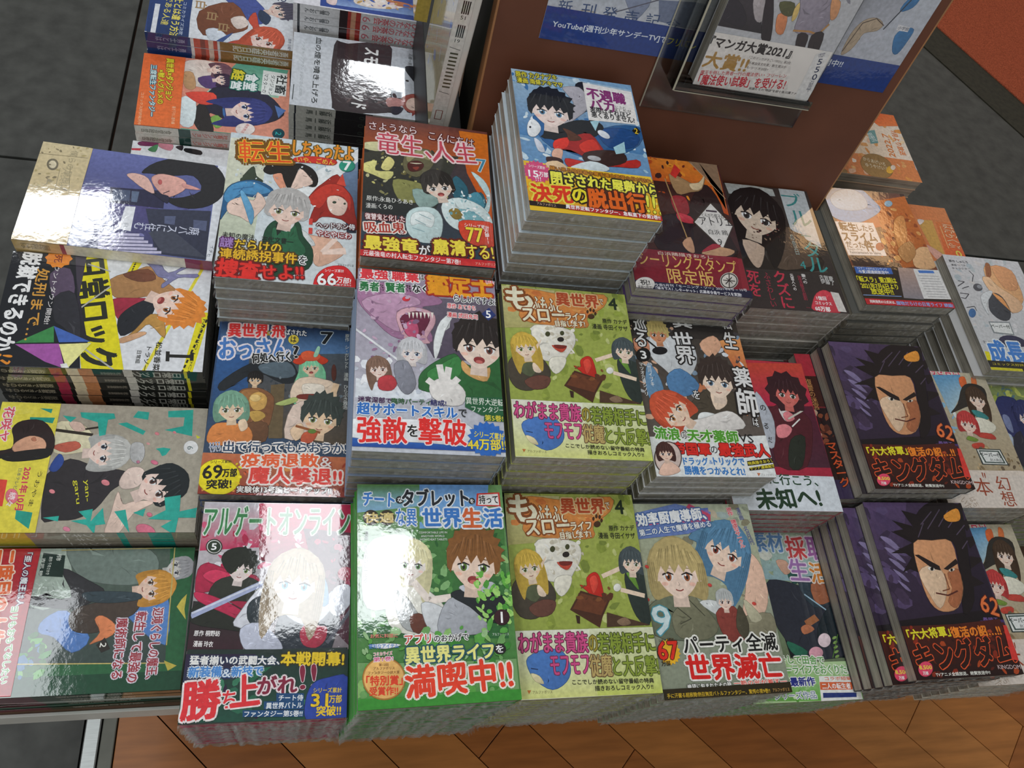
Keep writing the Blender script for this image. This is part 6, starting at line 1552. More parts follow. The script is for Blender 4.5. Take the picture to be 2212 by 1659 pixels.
'T1':[[['g','#dfe3ea','#dfe3ea',[0,0,128,0,128,182,0,182]],
['b','#4858a0',[34.9,93.6,22.8,65.1,62.7,33.8,86.5,48.9,61.6,74.3]],
['b','#7c4830',[74.8,120.8,47.4,80,88.6,58.4,106.4,71.6,120,112.6]],
['b','#e8d8d0',[81,81.1,72.4,65.7,88.6,58.4,99.1,72.1]],
['b','#c84c38',[78.6,58.9,61.2,50.1,95.1,42.1,96,22.7,112.7,18.9,129.3,27.8,125.8,47,130.3,68.7,130.5,93.4,120.7,69.2,97.1,51.6]],
['b','#d8e0ec',[109.8,110.3,104.1,95.3,125,78.3,129.7,101.2]],
['F','#d05c40','#f0d4cc','#803c30',113.8,36.4,18.4,-60,'long'],
['F','#504c60','#e8ccc0','#303040',51.3,17.8,15.6,-20,'spiky'],
['b','#30405c',[54.6,43.9,67.1,30.3,83.7,36.1,70.7,46.4]],
['b','#405890',[128.8,96.6,107.4,76.3,135.3,93.1]],
['t','#a88860',0,0.07,2,'白',0,61.7,119.5,20.4,14,0.10],
['t','#a88860',0,0.07,2,'白',0,81,103.9,20.2,14,-0.30],
['t','#a88860',0,0.07,2,'白',0,100.1,88.5,19.9,14,-0.70],
['t','#505870',0,0.07,1,'原作 日曜作',0,117.1,4.6,24.8,4.2,-0.10],
['t','#40486c',0,0.07,1,'2',0,27.3,16.9,11.8,10.4,-14.6]],[['g','#24407c','#1c3464',[56.6,184,49.3,132.2,140.3,129.2,145.8,178.3]],
['t','#f0e060',0,0.07,2,'勇士とは違う方法',0,87.4,147.4,89.8,10.6,-0.60],
['t','#f0e060',0,0.07,1,'である人達',0,83.2,159.2,55.4,9.1,-2.4],
['p','#e0e4ec',[72.1,174.8,72,168.8,141.5,169.2,141.6,175.1]],
['t','#c8d4e8',0,0.07,1,'コミカライズ決定',0,93.5,139.2,64.5,4.5,-0.40]]],
'T2':[[['g','#e89c84','#e0907c',[0,0,128,0,128,182,0,182]],
['g','#58a890','#a8d0b8',[-1.7,68.1,1.5,1.8,56.1,13.9,60.8,103.8]],
['g','#58a890','#68b098',[126.4,129.2,127.1,70.3,133.9,72.9,139.1,128.3]],
['b','#efe2d8',[10,134.5,0.40,107.3,14,75.3,47.1,75.4,52.2,107.3,41.9,129.2]],
['b','#604880',[34.8,114.5,26.1,90.4,33.4,77.6,47.8,80,51.7,104.3]],
['b','#c89c70',[28.6,133.2,26.6,121.1,53.6,116.3,55.5,128.3]],
['b','#2c2c40',[50.3,95.3,42,58.5,53.4,26.6,74.1,10.4,87.3,7,103.4,25.4,113.1,63.4,95.6,95.8,119.8,112.2,78.8,102.8]],
['b','#302c2c',[94.2,116.7,79.2,105.7,104.4,95.3,129.8,90.9,129.7,105.7,111.6,115.6]],
['b','#e4f0f4',[74.4,132.9,76.1,114.9,120.2,115.1,118.1,131.3]],
['b','#e85040',[64.5,127.7,59.4,94.8,77,90.8,81.9,108.6]],
['b','#88b858',[104.4,95.3,98.7,86.6,113.2,79.9,120.9,88.5]],
['b','#4478b8',[82.3,81.4,82.8,69.2,95.9,67.1,102,78.9]],
['F','#3c4488','#f6dcd4','#2c4c84',86.8,50.6,19.1,-10,'long'],
['p','#5c80c0',[70.6,18.3,77.7,4,92.7,13.2]],
['F','#7c5868','#f4d8cc','#503850',16.4,89.3,10.6,-10,'bob'],
['F','#3c2c48','#f4d8cc','#503850',34.4,83.7,9.3,-10,'bob'],
['p','#f0f4f2',[7,34.2,9.1,3.3,52.3,4.4,52.5,36.1]],
['t','#20282c',0,0.07,2,'社畜',0,30.6,10.7,41.3,13.6,-4.6],
['t','#28383c',0,0.07,1,'ダンジョン',0,33.7,22.7,38.6,5.7,-4.7],
['t','#28383c',0,0.07,1,'マスターの',0,31.6,31.1,36.1,5.7,-3.6],
['t','#f0f8f8','#207868',0.10,3,'食堂',0,32.2,49.4,31.2,17.3,-3.9],
['t','#e8dc3c','#305830',0.12,3,'経',0,21.9,65.5,19.6,14.9,-6.9],
['t','#f0f8f8','#207868',0.12,3,'営',0,41.6,67.1,15.4,13.2,-3.4],
['b','#f4e8e4',[116.7,41.5,122.1,42.9,126.5,47.1,128.7,52.9,128.1,58.8,124.8,63.2,119.9,65,114.4,63.7,110,59.5,107.8,53.7,108.4,47.7,111.6,43.3]],
['t','#d05850',0,0.07,1,'異世界店',0,117.1,53.3,17.7,4,-23.2],
['b','#184c58',[119.5,5.2,124,6.2,127.6,8.8,129.2,12.5,128.6,16.2,125.7,19,121.5,20.1,117,19.2,113.4,16.5,111.7,12.8,112.4,9.1,115.2,6.3]],
['t','#30b0b0',0,0.07,2,'2',0,120.5,12.7,9.1,6.8,-8.7]],[['g','#ec6c30','#f0783c',[2.7,180.4,2.6,133.4,130.8,130.3,132.6,182.2]],
['t','#e8dc30','#90501c',0.10,3,'異世界×ダンジョン',0,43.2,147.9,75.3,9.2,3.3],
['t','#e8dc30','#90501c',0.10,3,'×獣人グルメの',0,58.6,157.1,60.7,7.6,3.3],
['t','#d8f0f0','#28687c',0.12,2,'三度転生ファンタジー',0,66.3,165.9,91.4,7.3,3.1],
['t','#f4c8a0',0,0.07,1,'コミックス好評発売中',0,100.5,176.7,56.3,3.7,0.90],
['t','#f4c8a0',0,0.07,1,'書き下ろし番外編',0,106.1,138.7,30.4,4.3,1.5]]],
'T3':[[['g','#e8eaee','#e8eaee',[0,0,128,0,128,182,0,182]],
['b','#7c2c5c',[1.5,174.9,-3.7,155.1,4.8,154.2,7.6,172.7]],
['b','#2c2028',[3.6,132.3,0.10,123.8,8.8,124.4]],
['b','#201c20',[3.9,120.5,5.5,102.4,13,101.8,10.3,119.9]],
['b','#d88c9c',[-2.2,150.6,-0.20,135.7,10.8,137.5,6.4,151.1]],
['b','#4c8c5c',[12.6,163.5,2.4,153,15.5,154.5]],
['p','#c83c4c',[13.3,182.1,11.6,170.8,15.9,171.7,16.4,181.7]]],[]],
'U1':[[['g','#e4e4ec','#e4e4ec',[0,0,128,0,128,182,0,182]],
['p','#2c4898',[0,0,126,0,126,60,0,60]],
['p','#2c4898',[112,0,126,0,126,150,112,150]],
['g','#3858a8','#8ca8d8',[100.6,130.5,90.4,2.9,116.1,7.2,120.2,131.6]],
['b','#f4e8e0',[98.7,104.1,93.1,63.1,103.9,47.2,114.3,79.1,111.6,107.1]],
['b','#c87850',[94.7,69.5,94,47,99.9,31,103,53.6]],
['b','#f0d8d8',[103.3,141.2,103,130.4,120.2,131.6,118.1,142.3]],
['s',151,30,4,['#f4f0f4','#4868b8','#c8a060','#e8c8d0'],[95,5,112,120]]],[]],
'U2':[[['g','#cfd4dc','#cfd4dc',[0,0,128,0,128,182,0,182]],
['g','#342c30','#2c282c',[16.3,132.3,-0.90,65.9,120.6,59.3,125.4,132.8]],
['b','#3c3034',[13.9,132.3,7.7,115.3,-3.7,64.3,36,61.5,86.7,65.1,116.2,59.3,126.6,92.7,125.2,131.4]],
['s',161,40,5,['#4c3c40','#241c20','#5c4848'],[55,40,116,118]],
['b','#24242c',[37,43.9,32.3,32.5,43,16.6,56.3,13.8,67.8,25.4,53.9,36.3]],
['b','#a8564c',[94.8,49.7,83.5,36.9,83,22.7,92.1,11.9,108,14,116,28.4,113.4,43.8]],
['p','#8c3c38',[87.8,37.8,91.5,34.1,84.9,39.1]],
['p','#8c3c38',[84.1,32.3,87.9,28.6,79.6,31.5]],
['p','#8c3c38',[83,26.4,86.7,22.7,78,23.1]],
['p','#8c3c38',[84.6,21,88.4,17.3,80.4,15.6]],
['p','#8c3c38',[88.7,17.1,92.5,13.4,86.3,10.3]],
['p','#8c3c38',[94.6,15.5,98.3,11.8,94.8,8.1]],
['p','#8c3c38',[101.2,16.4,104.9,12.7,104.2,9.3]],
['p','#8c3c38',[107.3,19.6,111,15.9,112.9,13.8]],
['p','#8c3c38',[111.9,24.5,115.6,20.9,119.4,20.7]],
['p','#8c3c38',[114.2,30.3,117.9,26.7,122.6,28.7]],
['p','#8c3c38',[113.9,36,117.6,32.4,122,36.6]],
['b','#f0d0c0',[99,24.7,104.7,26.2,109.4,29.7,111.7,34.5,111.1,39.1,107.7,42.5,102.5,43.6,96.7,42.2,92,38.7,89.6,33.9,90.2,29.2,93.7,25.8]],
['b','#c8908c',[95.9,66.8,94.8,49.7,105.3,46.8,110.9,65.4]],
['b','#34303c',[110.3,62.3,109.6,46.9,121.6,53.2,121.9,60.9]],
['l','#402c2c',0.80,[105.6,36.7,107.2,33.6]],
['t','#f2f2f2',0,0.07,3,'スモーク',0,39.6,86,58.5,18.9,-3],
['t','#f2f2f2',0,0.07,3,'ヘッド',0,102.1,100.4,35.4,18,-4.5],
['t','#1c2c2c',0,0.07,2,'10',0,27.3,17.3,21,15.3,-8.5],
['t','#242828',0,0.07,2,'血の煙を噴き上げろ',0,62.4,152.3,116.8,7.5,-1.1],
['t','#a0a8ac',0,0.07,1,'ノンストップアクションここに完結!',0,63.2,169.5,96,3.6,-0.40],
['t','#505858',0,0.07,1,'近藤一馬',0,20,36.3,21.9,5.2,-5.5],
['t','#505858',0,0.07,1,'片岡人生',0,13.9,7.9,22,4.7,-4.2],
['l','#384040',1,[93.5,178.1,119.3,178.8]]],[]],
'X1':[[['g','#f0c898','#f0e0d0',[0,0,128,0,128,182,0,182]],
['p','#e08850',[0,0,40,0,40,182,0,182]],
['s',171,90,7,['#f0b878','#e89c50','#f4d8b0','#f8e8d8','#e8a868','#f0c0a0'],[0,0,110,182]],
['g','#e46428','#f08040',[108.5,140.6,157.7,181.4,107.7,188,100.8,148.1]],
['p','#d8dce4',[104.5,186.8,106.6,199.4,11.1,185.7,24.5,180.8]],
['b','#a8824c',[10.4,137.2,1.6,127,-2.1,113.9,0.20,101.4,7.8,92.8,18.8,90.3,30.3,94.6,39.3,104.7,43.2,117.9,41,130.7,33.2,139.5,21.9,141.8]],
['t','#f0e4c8',0,0.07,1,'からあげいろ',0,28.5,114.5,34,7.5,-100.4],
['t','#f0e4c8',0,0.07,1,'ゆうやけいろ',0,18.9,115.4,35.7,7.3,-94.8],
['b','#a8824c',[2.1,63.4,-0.70,61.6,-2.9,58.5,-4.1,54.8,-3.9,51.5,-2.4,49.6,0,49.5,2.7,51.2,5,54.4,6.2,58.1,6,61.4,4.5,63.3]],
['p','#70a0a0',[87.6,123.2,91.4,137.2,66,134.5,62.3,120.7]],
['t','#e4f0f0',0,0.07,1,'別冊付',0,75.8,127.3,16.3,10.8,-158.3],
['t','#e07c28',0,0.07,2,'2022.7',0,64.5,150.9,44.1,9.8,-2.7],
['t','#e88038',0,0.07,2,'7月より放送',0,71.9,169.5,47,10.2,-179.4],
['b','#f0b840',[17.2,141.6,13.5,139.4,10.6,136.2,9.2,132.7,9.7,130,12,128.6,15.4,129.1,19,131.2,22,134.4,23.4,137.9,22.9,140.7,20.6,142]],
['b','#f4e0d0',[22.1,146.4,19.7,144.9,17.7,142.7,16.8,140.4,17.1,138.6,18.6,137.7,20.9,138,23.3,139.4,25.3,141.6,26.3,143.9,25.9,145.8,24.4,146.7]],
['s',172,20,5,['#c8a080','#e8c8b8','#b89878'],[40,0,110,50]]],[]],
'X2':[[['g','#e07840','#e08c58',[0,0,128,0,128,182,0,182]],
['p','#d8a858',[99,119.9,100.3,148.2,27.1,144.2,25.5,128]],
['g','#e08048','#e46838',[98.8,153.7,100,198.7,36.1,191.5,31.4,146]],
['t','#f4d8b0','#c85c2c',0.06,1,'はたらくぶ',0,72.6,171.9,44.9,22.2,174.1],
['t','#e8e060',0,0.07,2,'0',0,40.1,171.3,25.1,11.6,-83.9],
['l','#f0d090',1,[90.9,158.5,48.9,157.1]],
['b','#f0e0dc',[99.2,121.9,98.5,133.6,88.6,121.8]],
['b','#e8b0a0',[52.5,115.5,42.4,134.8,29.2,145.1,25.5,128,36.8,120.9]]],[]],
'X3':[[['g','#d8d8dc','#c8ccd0',[0,0,128,0,128,182,0,182]],
['s',181,50,6,['#c4ccd0','#e4e4e8','#b8c4cc','#dcd8d8'],[0,0,110,140]],
['b','#f0b884',[64.6,13.9,94.5,14.8,108.9,24.8,106.3,66.2,85.1,75.3,60.8,55.4,57.9,37.2]],
['b','#e8a878',[76.4,12.7,108.7,17.2,105.7,47.7,82,49.8]],
['b','#a86c48',[67.3,9.8,74.8,10,69.2,28.6,59.7,33.3]],
['b','#f4c8a0',[50.2,37.9,63.6,32.9,72.1,47,96.5,67,97,81.5,78,90.2,62,77.2]],
['b','#484c54',[46.3,71.3,59.1,59.3,71,65.5,74,87,65.2,101.9,50.1,103,39.8,89.7]],
['b','#f0a868',[57.2,59.4,70.2,67.4,74,87,76.1,90.4,61.6,70]],
['b','#5c5c64',[42.8,54.2,39.7,56.9,35.7,58.3,31.9,58,29.4,56.2,28.7,53.3,30.2,50.1,33.3,47.4,37.3,45.9,41.1,46.2,43.7,48,44.3,50.9]],
['b','#989ca4',[43.6,52.1,41.9,53.4,39.7,54.1,37.5,53.9,35.9,52.9,35.4,51.3,36,49.7,37.7,48.3,39.9,47.7,42.1,47.9,43.7,48.9,44.2,50.5]],
['b','#dfe4e8',[36.4,64.9,53.1,56.1,57.2,59.4,39.2,79.1,34.6,97.2,31.6,79.7]],
['l','#484850',1.2,[7.3,43.8,17.8,44.7,3.3,53.3]],
['l','#484850',1.2,[2.2,64.3,16.4,64.8,7.6,72.8,0.90,71.6]],
['l','#484850',1.2,[9.2,56.4,22.1,51.6]],
['l','#484850',1.2,[33.8,24.5,38.1,31.6,31.1,43.4]],
['l','#484850',1.2,[3.1,87.4,16.9,84.5,17.4,91.5]],
['t','#404048',0,0.07,2,'原作 しゅにち',0,22.4,10.2,31.8,4.4,1.8],
['t','#404048',0,0.07,1,'漫画 ツバキ',0,19.6,16.8,24.4,3.5,2.7],
['t','#404048',0,0.07,1,'キャラクター',0,21.9,22.3,30.1,3.5,2.8],
['b','#4878b0',[14.3,95.3,11.9,99,8.6,101.8,5.2,103,2.7,102.2,1.7,99.8,2.5,96.2,4.9,92.5,8.2,89.7,11.6,88.5,14.1,89.2,15.1,91.7]],
['b','#3c3c58',[36.9,131.7,57.1,126.9,74.3,132.6,71,143,30.5,145.7]],
['p','#8c9498',[29.2,107.2,64.4,105.5,62.7,126.5,29.1,125.4]],
['p','#e8ecec',[30.7,109,62.2,107.4,61.1,124.5,31.7,123.5]],
['t','#404844',0,0.07,2,'ペーパー付',0,45.6,113.9,30,5.7,0.90],
['t','#404048',0,0.07,1,'ねぇよ',0,15.2,140.4,17.8,5.5,1.1],
['p','#e8e020',[2,154.2,10.2,155.3,8.7,170.3,-0.20,170.8]],
['t','#4888d8','#e8f0f4',0.06,3,'成長',0,37.6,153.6,56.8,33.2,0.20]],[['p','#2c2c28',[0,168,128,168,128,182,0,182]],
['t','#d8c830',0,0.07,1,'コミックス好評',0,30.4,172.7,49.3,3.8,0.40],
['p','#d8d030',[0,178,50,178,50,182,0,182]]]],
'X4':[[['g','#c8c0a8','#a89474',[0,0,128,0,128,182,0,182]],
['g','#e4e0e4','#d87c8c',[57.1,-69.2,105.1,-74.5,104.8,-39.9,70.9,-51.3]],
['b','#d8607c',[69.1,-51.1,108.7,-74.8,83.1,-47,64.6,-35.6]],
['t','#6ca0d8','#f0f0f4',0.08,2,'したら',0,57.8,-16.4,25.9,12.9,1.6],
['t','#d84860','#f4e8e8',0.08,3,'付き合い',0,65.8,-0,46.9,11.3,-2.8],
['b','#282418',[78.8,-36.5,93.9,-39.2,109.8,-35.1,106.3,-24.7,96,-19.1,80.3,-23.2]],
['t','#e0e030',0,0.07,3,'150万部',0,92.5,-27.2,29.7,9.6,0.30],
['t','#e8e8e0',0,0.07,1,'累計発行',0,90.3,-34.5,20.7,3.5,-2],
['g','#5ca0d0','#a8c8d8',[46.5,5.6,90,3.2,82.3,29.4,51.9,61.9]],
['s',191,14,5,['#e4ecec','#8cbcdc'],[18,40,60,90]],
['b','#e8703c',[86.1,8.3,95.7,6.2,93.5,19.2,84.1,21.3]],
['b','#e88048',[107,4,112.7,6.9,109.4,18.5,101.6,20.5]],
['b','#33302c',[85.8,21.2,103.7,15.5,119.6,22.8,111.9,43.9,84.4,48.2,64.6,55.2,53.2,58.7,68.6,45.7]],
['F','#4c3828','#f4dccb','#6c4030',100.8,38.1,12.3,8,'long'],
['b','#3c8c8c',[85.1,54.4,98.2,55.4,107.8,64.4,93.4,66.5]],
['b','#ecead8',[85.5,65.2,101.9,66.1,113.2,75,103.9,84.4,81.8,85.1]],
['b','#c8483c',[81.8,85.1,101.5,86,104.8,93.5,82.5,91.1]],
['F','#c84040','#f4d8c8','#803c34',71.9,73.3,11.8,12,'bob'],
['b','#7c9c40',[66.3,90.1,77.8,94.2,73.1,97.3,61.1,94.7]],
['b','#c84838',[66.8,100.5,82.5,98.6,84.2,105.9,67.5,106.4]],
['s',192,50,4,['#8c7858','#b09870','#6c5c48','#c8b088'],[50,105,128,140]],
['p','#303c3c',[69.2,106.3,105.5,106.6,109.1,127.7,69.7,127.4]],
['p','#e4e8e4',[70.6,107.5,103.9,107.8,107.3,126.5,71.8,126.2]],
['p','#4c5c58',[72.3,108.6,102.2,108.7,105.1,125.4,74.9,124.9]],
['p','#e8ecea',[74,110.3,99.8,110.3,102.6,123.7,77.2,123.4]],
['t','#303838',0,0.07,2,'ペーパー付',0,87.1,114.3,30.8,6.1,-2.8],
['t','#303838',0,0.07,1,'封入商品',0,92.7,120.9,17.1,3.7,-1.7]],[['g','#e0d4c8','#d8ccc0',[46.6,135.7,122.6,134.4,102.4,186.7,9,187]],
['p','#dcd2c8',[0,141,128,141,128,182,0,182]],
['t','#9c4830',0,0.07,1,'本',0,57.8,156,23.5,22.1,-2.7],
['t','#9c4830',0,0.07,1,'幻',0,88.3,151,19.4,17.6,-1.3],
['t','#9c4830',0,0.07,1,'想',0,87.4,170.6,19.2,18.8,-1.6],
['t','#9c4830',0,0.07,1,'"',0,65.1,141.4,4.6,6.7,-7.9],
['t','#9c4830',0,0.07,1,'"',0,76.5,184.4,3.7,4.9,-10.2],
['t','#b0a090',0,0.07,1,'いた',0,25.7,176.9,14.2,10.8,-59.1],
['t','#b0a090',0,0.07,1,'はち',0,36.8,174.8,11.3,9,-74]]],
'X6':[[['g','#8c9c5c','#384060',[0,0,128,0,128,182,0,182]],
['s',195,60,7,['#a0b050','#c0c868','#5c7c84','#7c8c50'],[0,0,60,80]],
['b','#2c3468',[17.3,25.8,42,26.4,43,39.4,32.4,76.4,15.2,83.1,4.9,67.9,3.1,49]],
['b','#7c88b0',[12.4,51.8,21.6,54.7,18.2,76.8,10.3,67.7]],
['b','#d03838',[45.4,34.4,54.8,37.2,49.8,43.9,36.3,46.1]],
['b','#b8c8dc',[-1.5,74.3,13.2,80.1,9.3,95.6,1.2,83.5]],
['b','#282838',[15.2,83.1,36,76.2,19.1,125.5,7.6,113.8]],
['F','#2c3468','#ead8d0','#3850a0',52.3,53.5,16.3,0,'long']],[]],
'poster':[[['g','#c4ccd8','#b8bcc8',[0,0,402,0,402,183,0,183]],
['g','#b8c0cc','#c8ccd4',[-4,140.7,151.3,122,160,154.3,-1.5,159.3]],
['b','#8894b0',[73.6,127.6,100.1,128.1,92.2,149.6,85.4,145.6]],
['p','#707c98',[107.6,126.8,148.8,122.4,158.3,150.6,115.5,147.1]],
['l','#5c5c6c',1.2,[54.5,152,107.6,126.8]],
['l','#b0a498',1.2,[27.7,153.9,36.5,148.7,49.6,149]],
['g','#a8acb8','#c0c4d0',[304.7,93.8,363.6,83.9,362.3,125.3,321.9,146.2]],
['b','#bca890',[326.4,148.4,324.8,125.7,330.8,110.9,343.2,106.1,354.4,111.2,351.5,118.6,339,123.4,337.1,135.1,333.4,144.4]],
['l','#5c4c40',1,[326.2,145.5,331.1,113.6,343.6,106.7,355.9,112.3]],
['b','#3878b0',[364.2,95.9,365,83.7,377.2,79,375.7,89.9]],
['b','#3878b0',[382.8,136.5,375,120.4,381.1,111,392.1,110.6,393,123.2,390.5,138.2]],
['l','#383c48',1.4,[357.8,116.2,369.2,83]],
['p','#dfe0e6',[371.4,108.4,386.4,109.4,386.7,114.3,372.4,114.5]],
['t','#505868',0,0.07,1,'小学館',0,379.6,111.6,13.5,3.7,0.40],
['t','#38507c',0,0.07,1,'新',0,17.9,148.6,13.8,13.4,4.4],
['t','#38507c',0,0.07,1,'刊',0,41.6,148.4,14,13.6,4.3],
['t','#38507c',0,0.07,1,'発',0,63.7,147.9,14.2,13.7,4.3],
['t','#38507c',0,0.07,1,'売',0,86.2,148,14.3,13.9,4.3],
['t','#38507c',0,0.07,1,'記',0,108.9,147.5,14.5,14.1,4.3],
['t','#38507c',0,0.07,1,'念',0,131.3,149.1,14.7,14.3,4.2],
['p','#1c3c88',[0,150,402,150,402,183,0,183]],
['t','#e4ecf8',0,0.07,2,'YouTube[週刊少年サンデーTV]',0,66.6,165.6,112.9,7.9,1.3],
['t','#e4ecf8',0,0.07,2,'で',0,127.6,164.7,6.2,6.6,0.50],
['t','#d8d04c',0,0.07,2,'フリーレ',0,148.3,165.4,32.1,7.4,-1.8],
['t','#e4ecf8',0,0.07,2,'開中!!',0,323.9,159.1,22.7,7.5,1.5]],[]],
'R':[[['g','#c8c8cc','#b8bcc4',[0,0,136,0,136,186,0,186]],
['s',201,60,8,['#a8a8b0','#8c8c98','#c8ccd8','#b4b0b8'],[0,0,136,110]],
['g','#403840','#241c24',[-16.1,94.2,31.3,86.2,48.2,123.4,-2.9,123]],
['b','#28202c',[-8.2,96.9,9.2,96,25.1,109.9,25.7,120.5,11,118.6,-0.20,114.1]],
['b','#b8b0b4',[23.8,91.5,36.3,91.5,43.1,111.2,34.6,110.5]],
['b','#281c24',[36.3,89.4,44.6,90.1,61.2,127.9,50.3,127.4]],
['b','#e08c5c',[56,102.7,66.2,102.1,71,119.7,62.3,118.9]],
['b','#5c5c38',[52,90.9,67.3,89.4,70.5,101.4,59.8,101.1]],
['b','#e8c878',[69.9,94.1,73.1,87.4,76.4,101.5,73.2,106.3]],
['b','#9c94a4',[71,79.5,100.5,74.5,112.2,97.7,110.5,111.1,101.3,115.9,82,115.7,77.4,97.1]],
['l','#b88850',2,[79.8,115,97.3,113.2,107.9,114.8,114.1,102.8]],
['b','#2c2024',[86.9,118.2,98.5,117.4,102.4,134.8,108.6,150.1,113.8,163.7,110.8,176.5,98.5,158.8,95.8,142.8]],
['b','#2c2024',[101.9,116.9,114,112.7,119.7,139,127.2,174,120.1,175,112.7,166.3,108.3,140.8]],
['b','#e0a070',[102.8,78.3,113.7,80.6,117.6,94.7,112.2,97.7]]],[['p','#e4e0dc',[-6.6,135,18.4,129.3,37.2,129.5,60,132.5,90.6,133.3,110.5,185.2,0.70,185.9]],
['t','#241818',0,0.07,3,'『マンガ大賞2021』',0,44.7,138.4,91.9,11.1,0.70],
['t','#b08848',0,0.07,3,'大賞!!',0,25.5,157.3,48.5,17.1,0.80],
['t','#504040',0,0.07,1,'「このマンガがすごい!2021」第2位',0,71.1,148.1,47.4,3,1.3],
['t','#504040',0,0.07,1,'「手塚治虫文化賞」新生賞ほか',0,70.5,153.5,44.3,3.1,2.2],
['t','#504040',0,0.07,1,'もつづき3冠!!',0,62,158.9,24.5,2.8,2.1],
['t','#c83c44',0,0.07,1,'魔王を倒した勇者一行の魔法使い・フリーレン',0,50.3,166.9,95.4,4.4,6],
['t','#c82c3c',0,0.07,2,'「魔法使い試験」を受ける!',0,52.8,175.5,97.8,11.7,5.2],
['t','#403838',0,0.07,1,'英雄たちの"物語"を紡ぐ後日譚ファンタジー',0,98.4,179.9,70.7,3,2.1],
['p','#e0e0e0',[117.2,134.8,123.7,129.1,131.8,130.2,137.4,185,120.6,185,119,175.2]],
['t','#505070',0,0.07,1,'累計',0,124,134.3,4.7,7.2,-65.8],
['t','#303858',0,0,2,'550',1,127.7,149.7,7.9,23.6,11.6],
['t','#303858',0,0,1,'万部突破!',1,130.2,169.2,5,13.4,5.7]]],
}
DSG['H2'] = DSG['H1']; DSG['Q'] = DSG['P']; DSG['X5'] = DSG['X4']
def strs():
    st = {}
    for a in DSG.values():
        for ops in a:
            for o in ops:
                if o[0] == 't': st[(o[5], o[6])] = 1
    for ops in SPINE.values():
        for o in ops:
            if o[0] == 't': st[(o[5], o[6])] = 1
    return list(st)
def sp(s, col, v0, v1, w=9, u=7.5, bold=2): return ['t', col, 0, 0, bold, s, 1, u, (v0 + v1) / 2, w, v1 - v0, 0]
def sr(col, v0, v1, T=15): return ['p', col, [0, v0, T, v0, T, v1, 0, v1]]
SPINE = {
 'S1': [sr('#e8e4d0', 0, 150), sr('#8c2c4c', 0, 26), sr('#c8ac74', 140, 182), sr('#8c2c4c', 136, 140), sp('屋根は', '#907c50', 150, 175)],
 'S2': [sr('#1c1e1c', 0, 182), sr('#d8d4cc', 62, 70), sp('日常ロック', '#c4c4bc', 20, 62, 10), sr('#e8dc20', 14, 17), sp('松並香菜', '#8c8478', 72, 90, 5), sr('#d08858', 96, 112), sr('#e8d8b8', 108, 118), sr('#b03050', 122, 132), sp('脱獄できるのか', '#a8a08c', 136, 178, 7)],
 'S3': [sr('#a8a090', 0, 140), sr('#e0d048', 140, 182), sr('#2cb0a0', 20, 40), sr('#2cb0a0', 60, 66), sp('ヤンキー', '#e8e4dc', 76, 110, 8)],
 'S4': [sr('#1c4430', 0, 182), sr('#6c2c3c', 118, 182), sp('最強の魔術師', '#a8a89c', 40, 100, 8)],
 'T1': [sr('#e0e2e6', 0, 128), sr('#24407c', 128, 182), sr('#a07c48', 0, 92), sp('勇者英雄日記', '#e8e4dc', 6, 76, 9), sr('#c8503c', 95, 124), sr('#e8d0c0', 100, 106), sr('#8c3c30', 110, 116), sp('勇士とは', '#8ca0c8', 135, 170, 6)],
 'T2': [sr('#e0dcd0', 0, 182), sr('#58a890', 0, 30), sr('#b8c040', 58, 70), sr('#c8b8b0', 70, 118), sp('社畜ダンジョン', '#c85c4c', 74, 116, 7), sr('#204840', 118, 132), sp('食堂経営', '#8c8878', 140, 175, 6)],
 'T3': [sr('#e4e4e8', 0, 182)],
 'U1': [sr('#dcdde0', 0, 182), sp('お嬢ひなたの茶会', '#d86c74', 8, 84, 10), sp('6', '#c8707c', 88, 98, 8, 7.5, 1), sr('#b03c34', 100, 122), sr('#2c1c20', 116, 126), sr('#d8a080', 106, 112), sp('白雪しおん', '#484c50', 138, 168, 6), sr('#30343c', 174, 177)],
 'U2': [sr('#c8cac4', 0, 182), sr('#26262a', 84, 128), sp('スモークヘッド', '#3c4440', 10, 74, 8), sp('10', '#3c4440', 84, 100, 8), sp('近藤一馬', '#4c5450', 132, 162, 7), sr('#30343c', 174, 176)],
 'V1': [sr('#e4e0dc', 0, 182), sr('#c8b058', 150, 182), sp('ふれいふれい', '#50484c', 8, 80, 8), sp('花咲', '#d84c44', 84, 104, 8), sr('#5c3c30', 118, 140), sr('#e8e4dc', 124, 134)],
}
prep_text(strs())
WB, HB = 128.0, 182.0
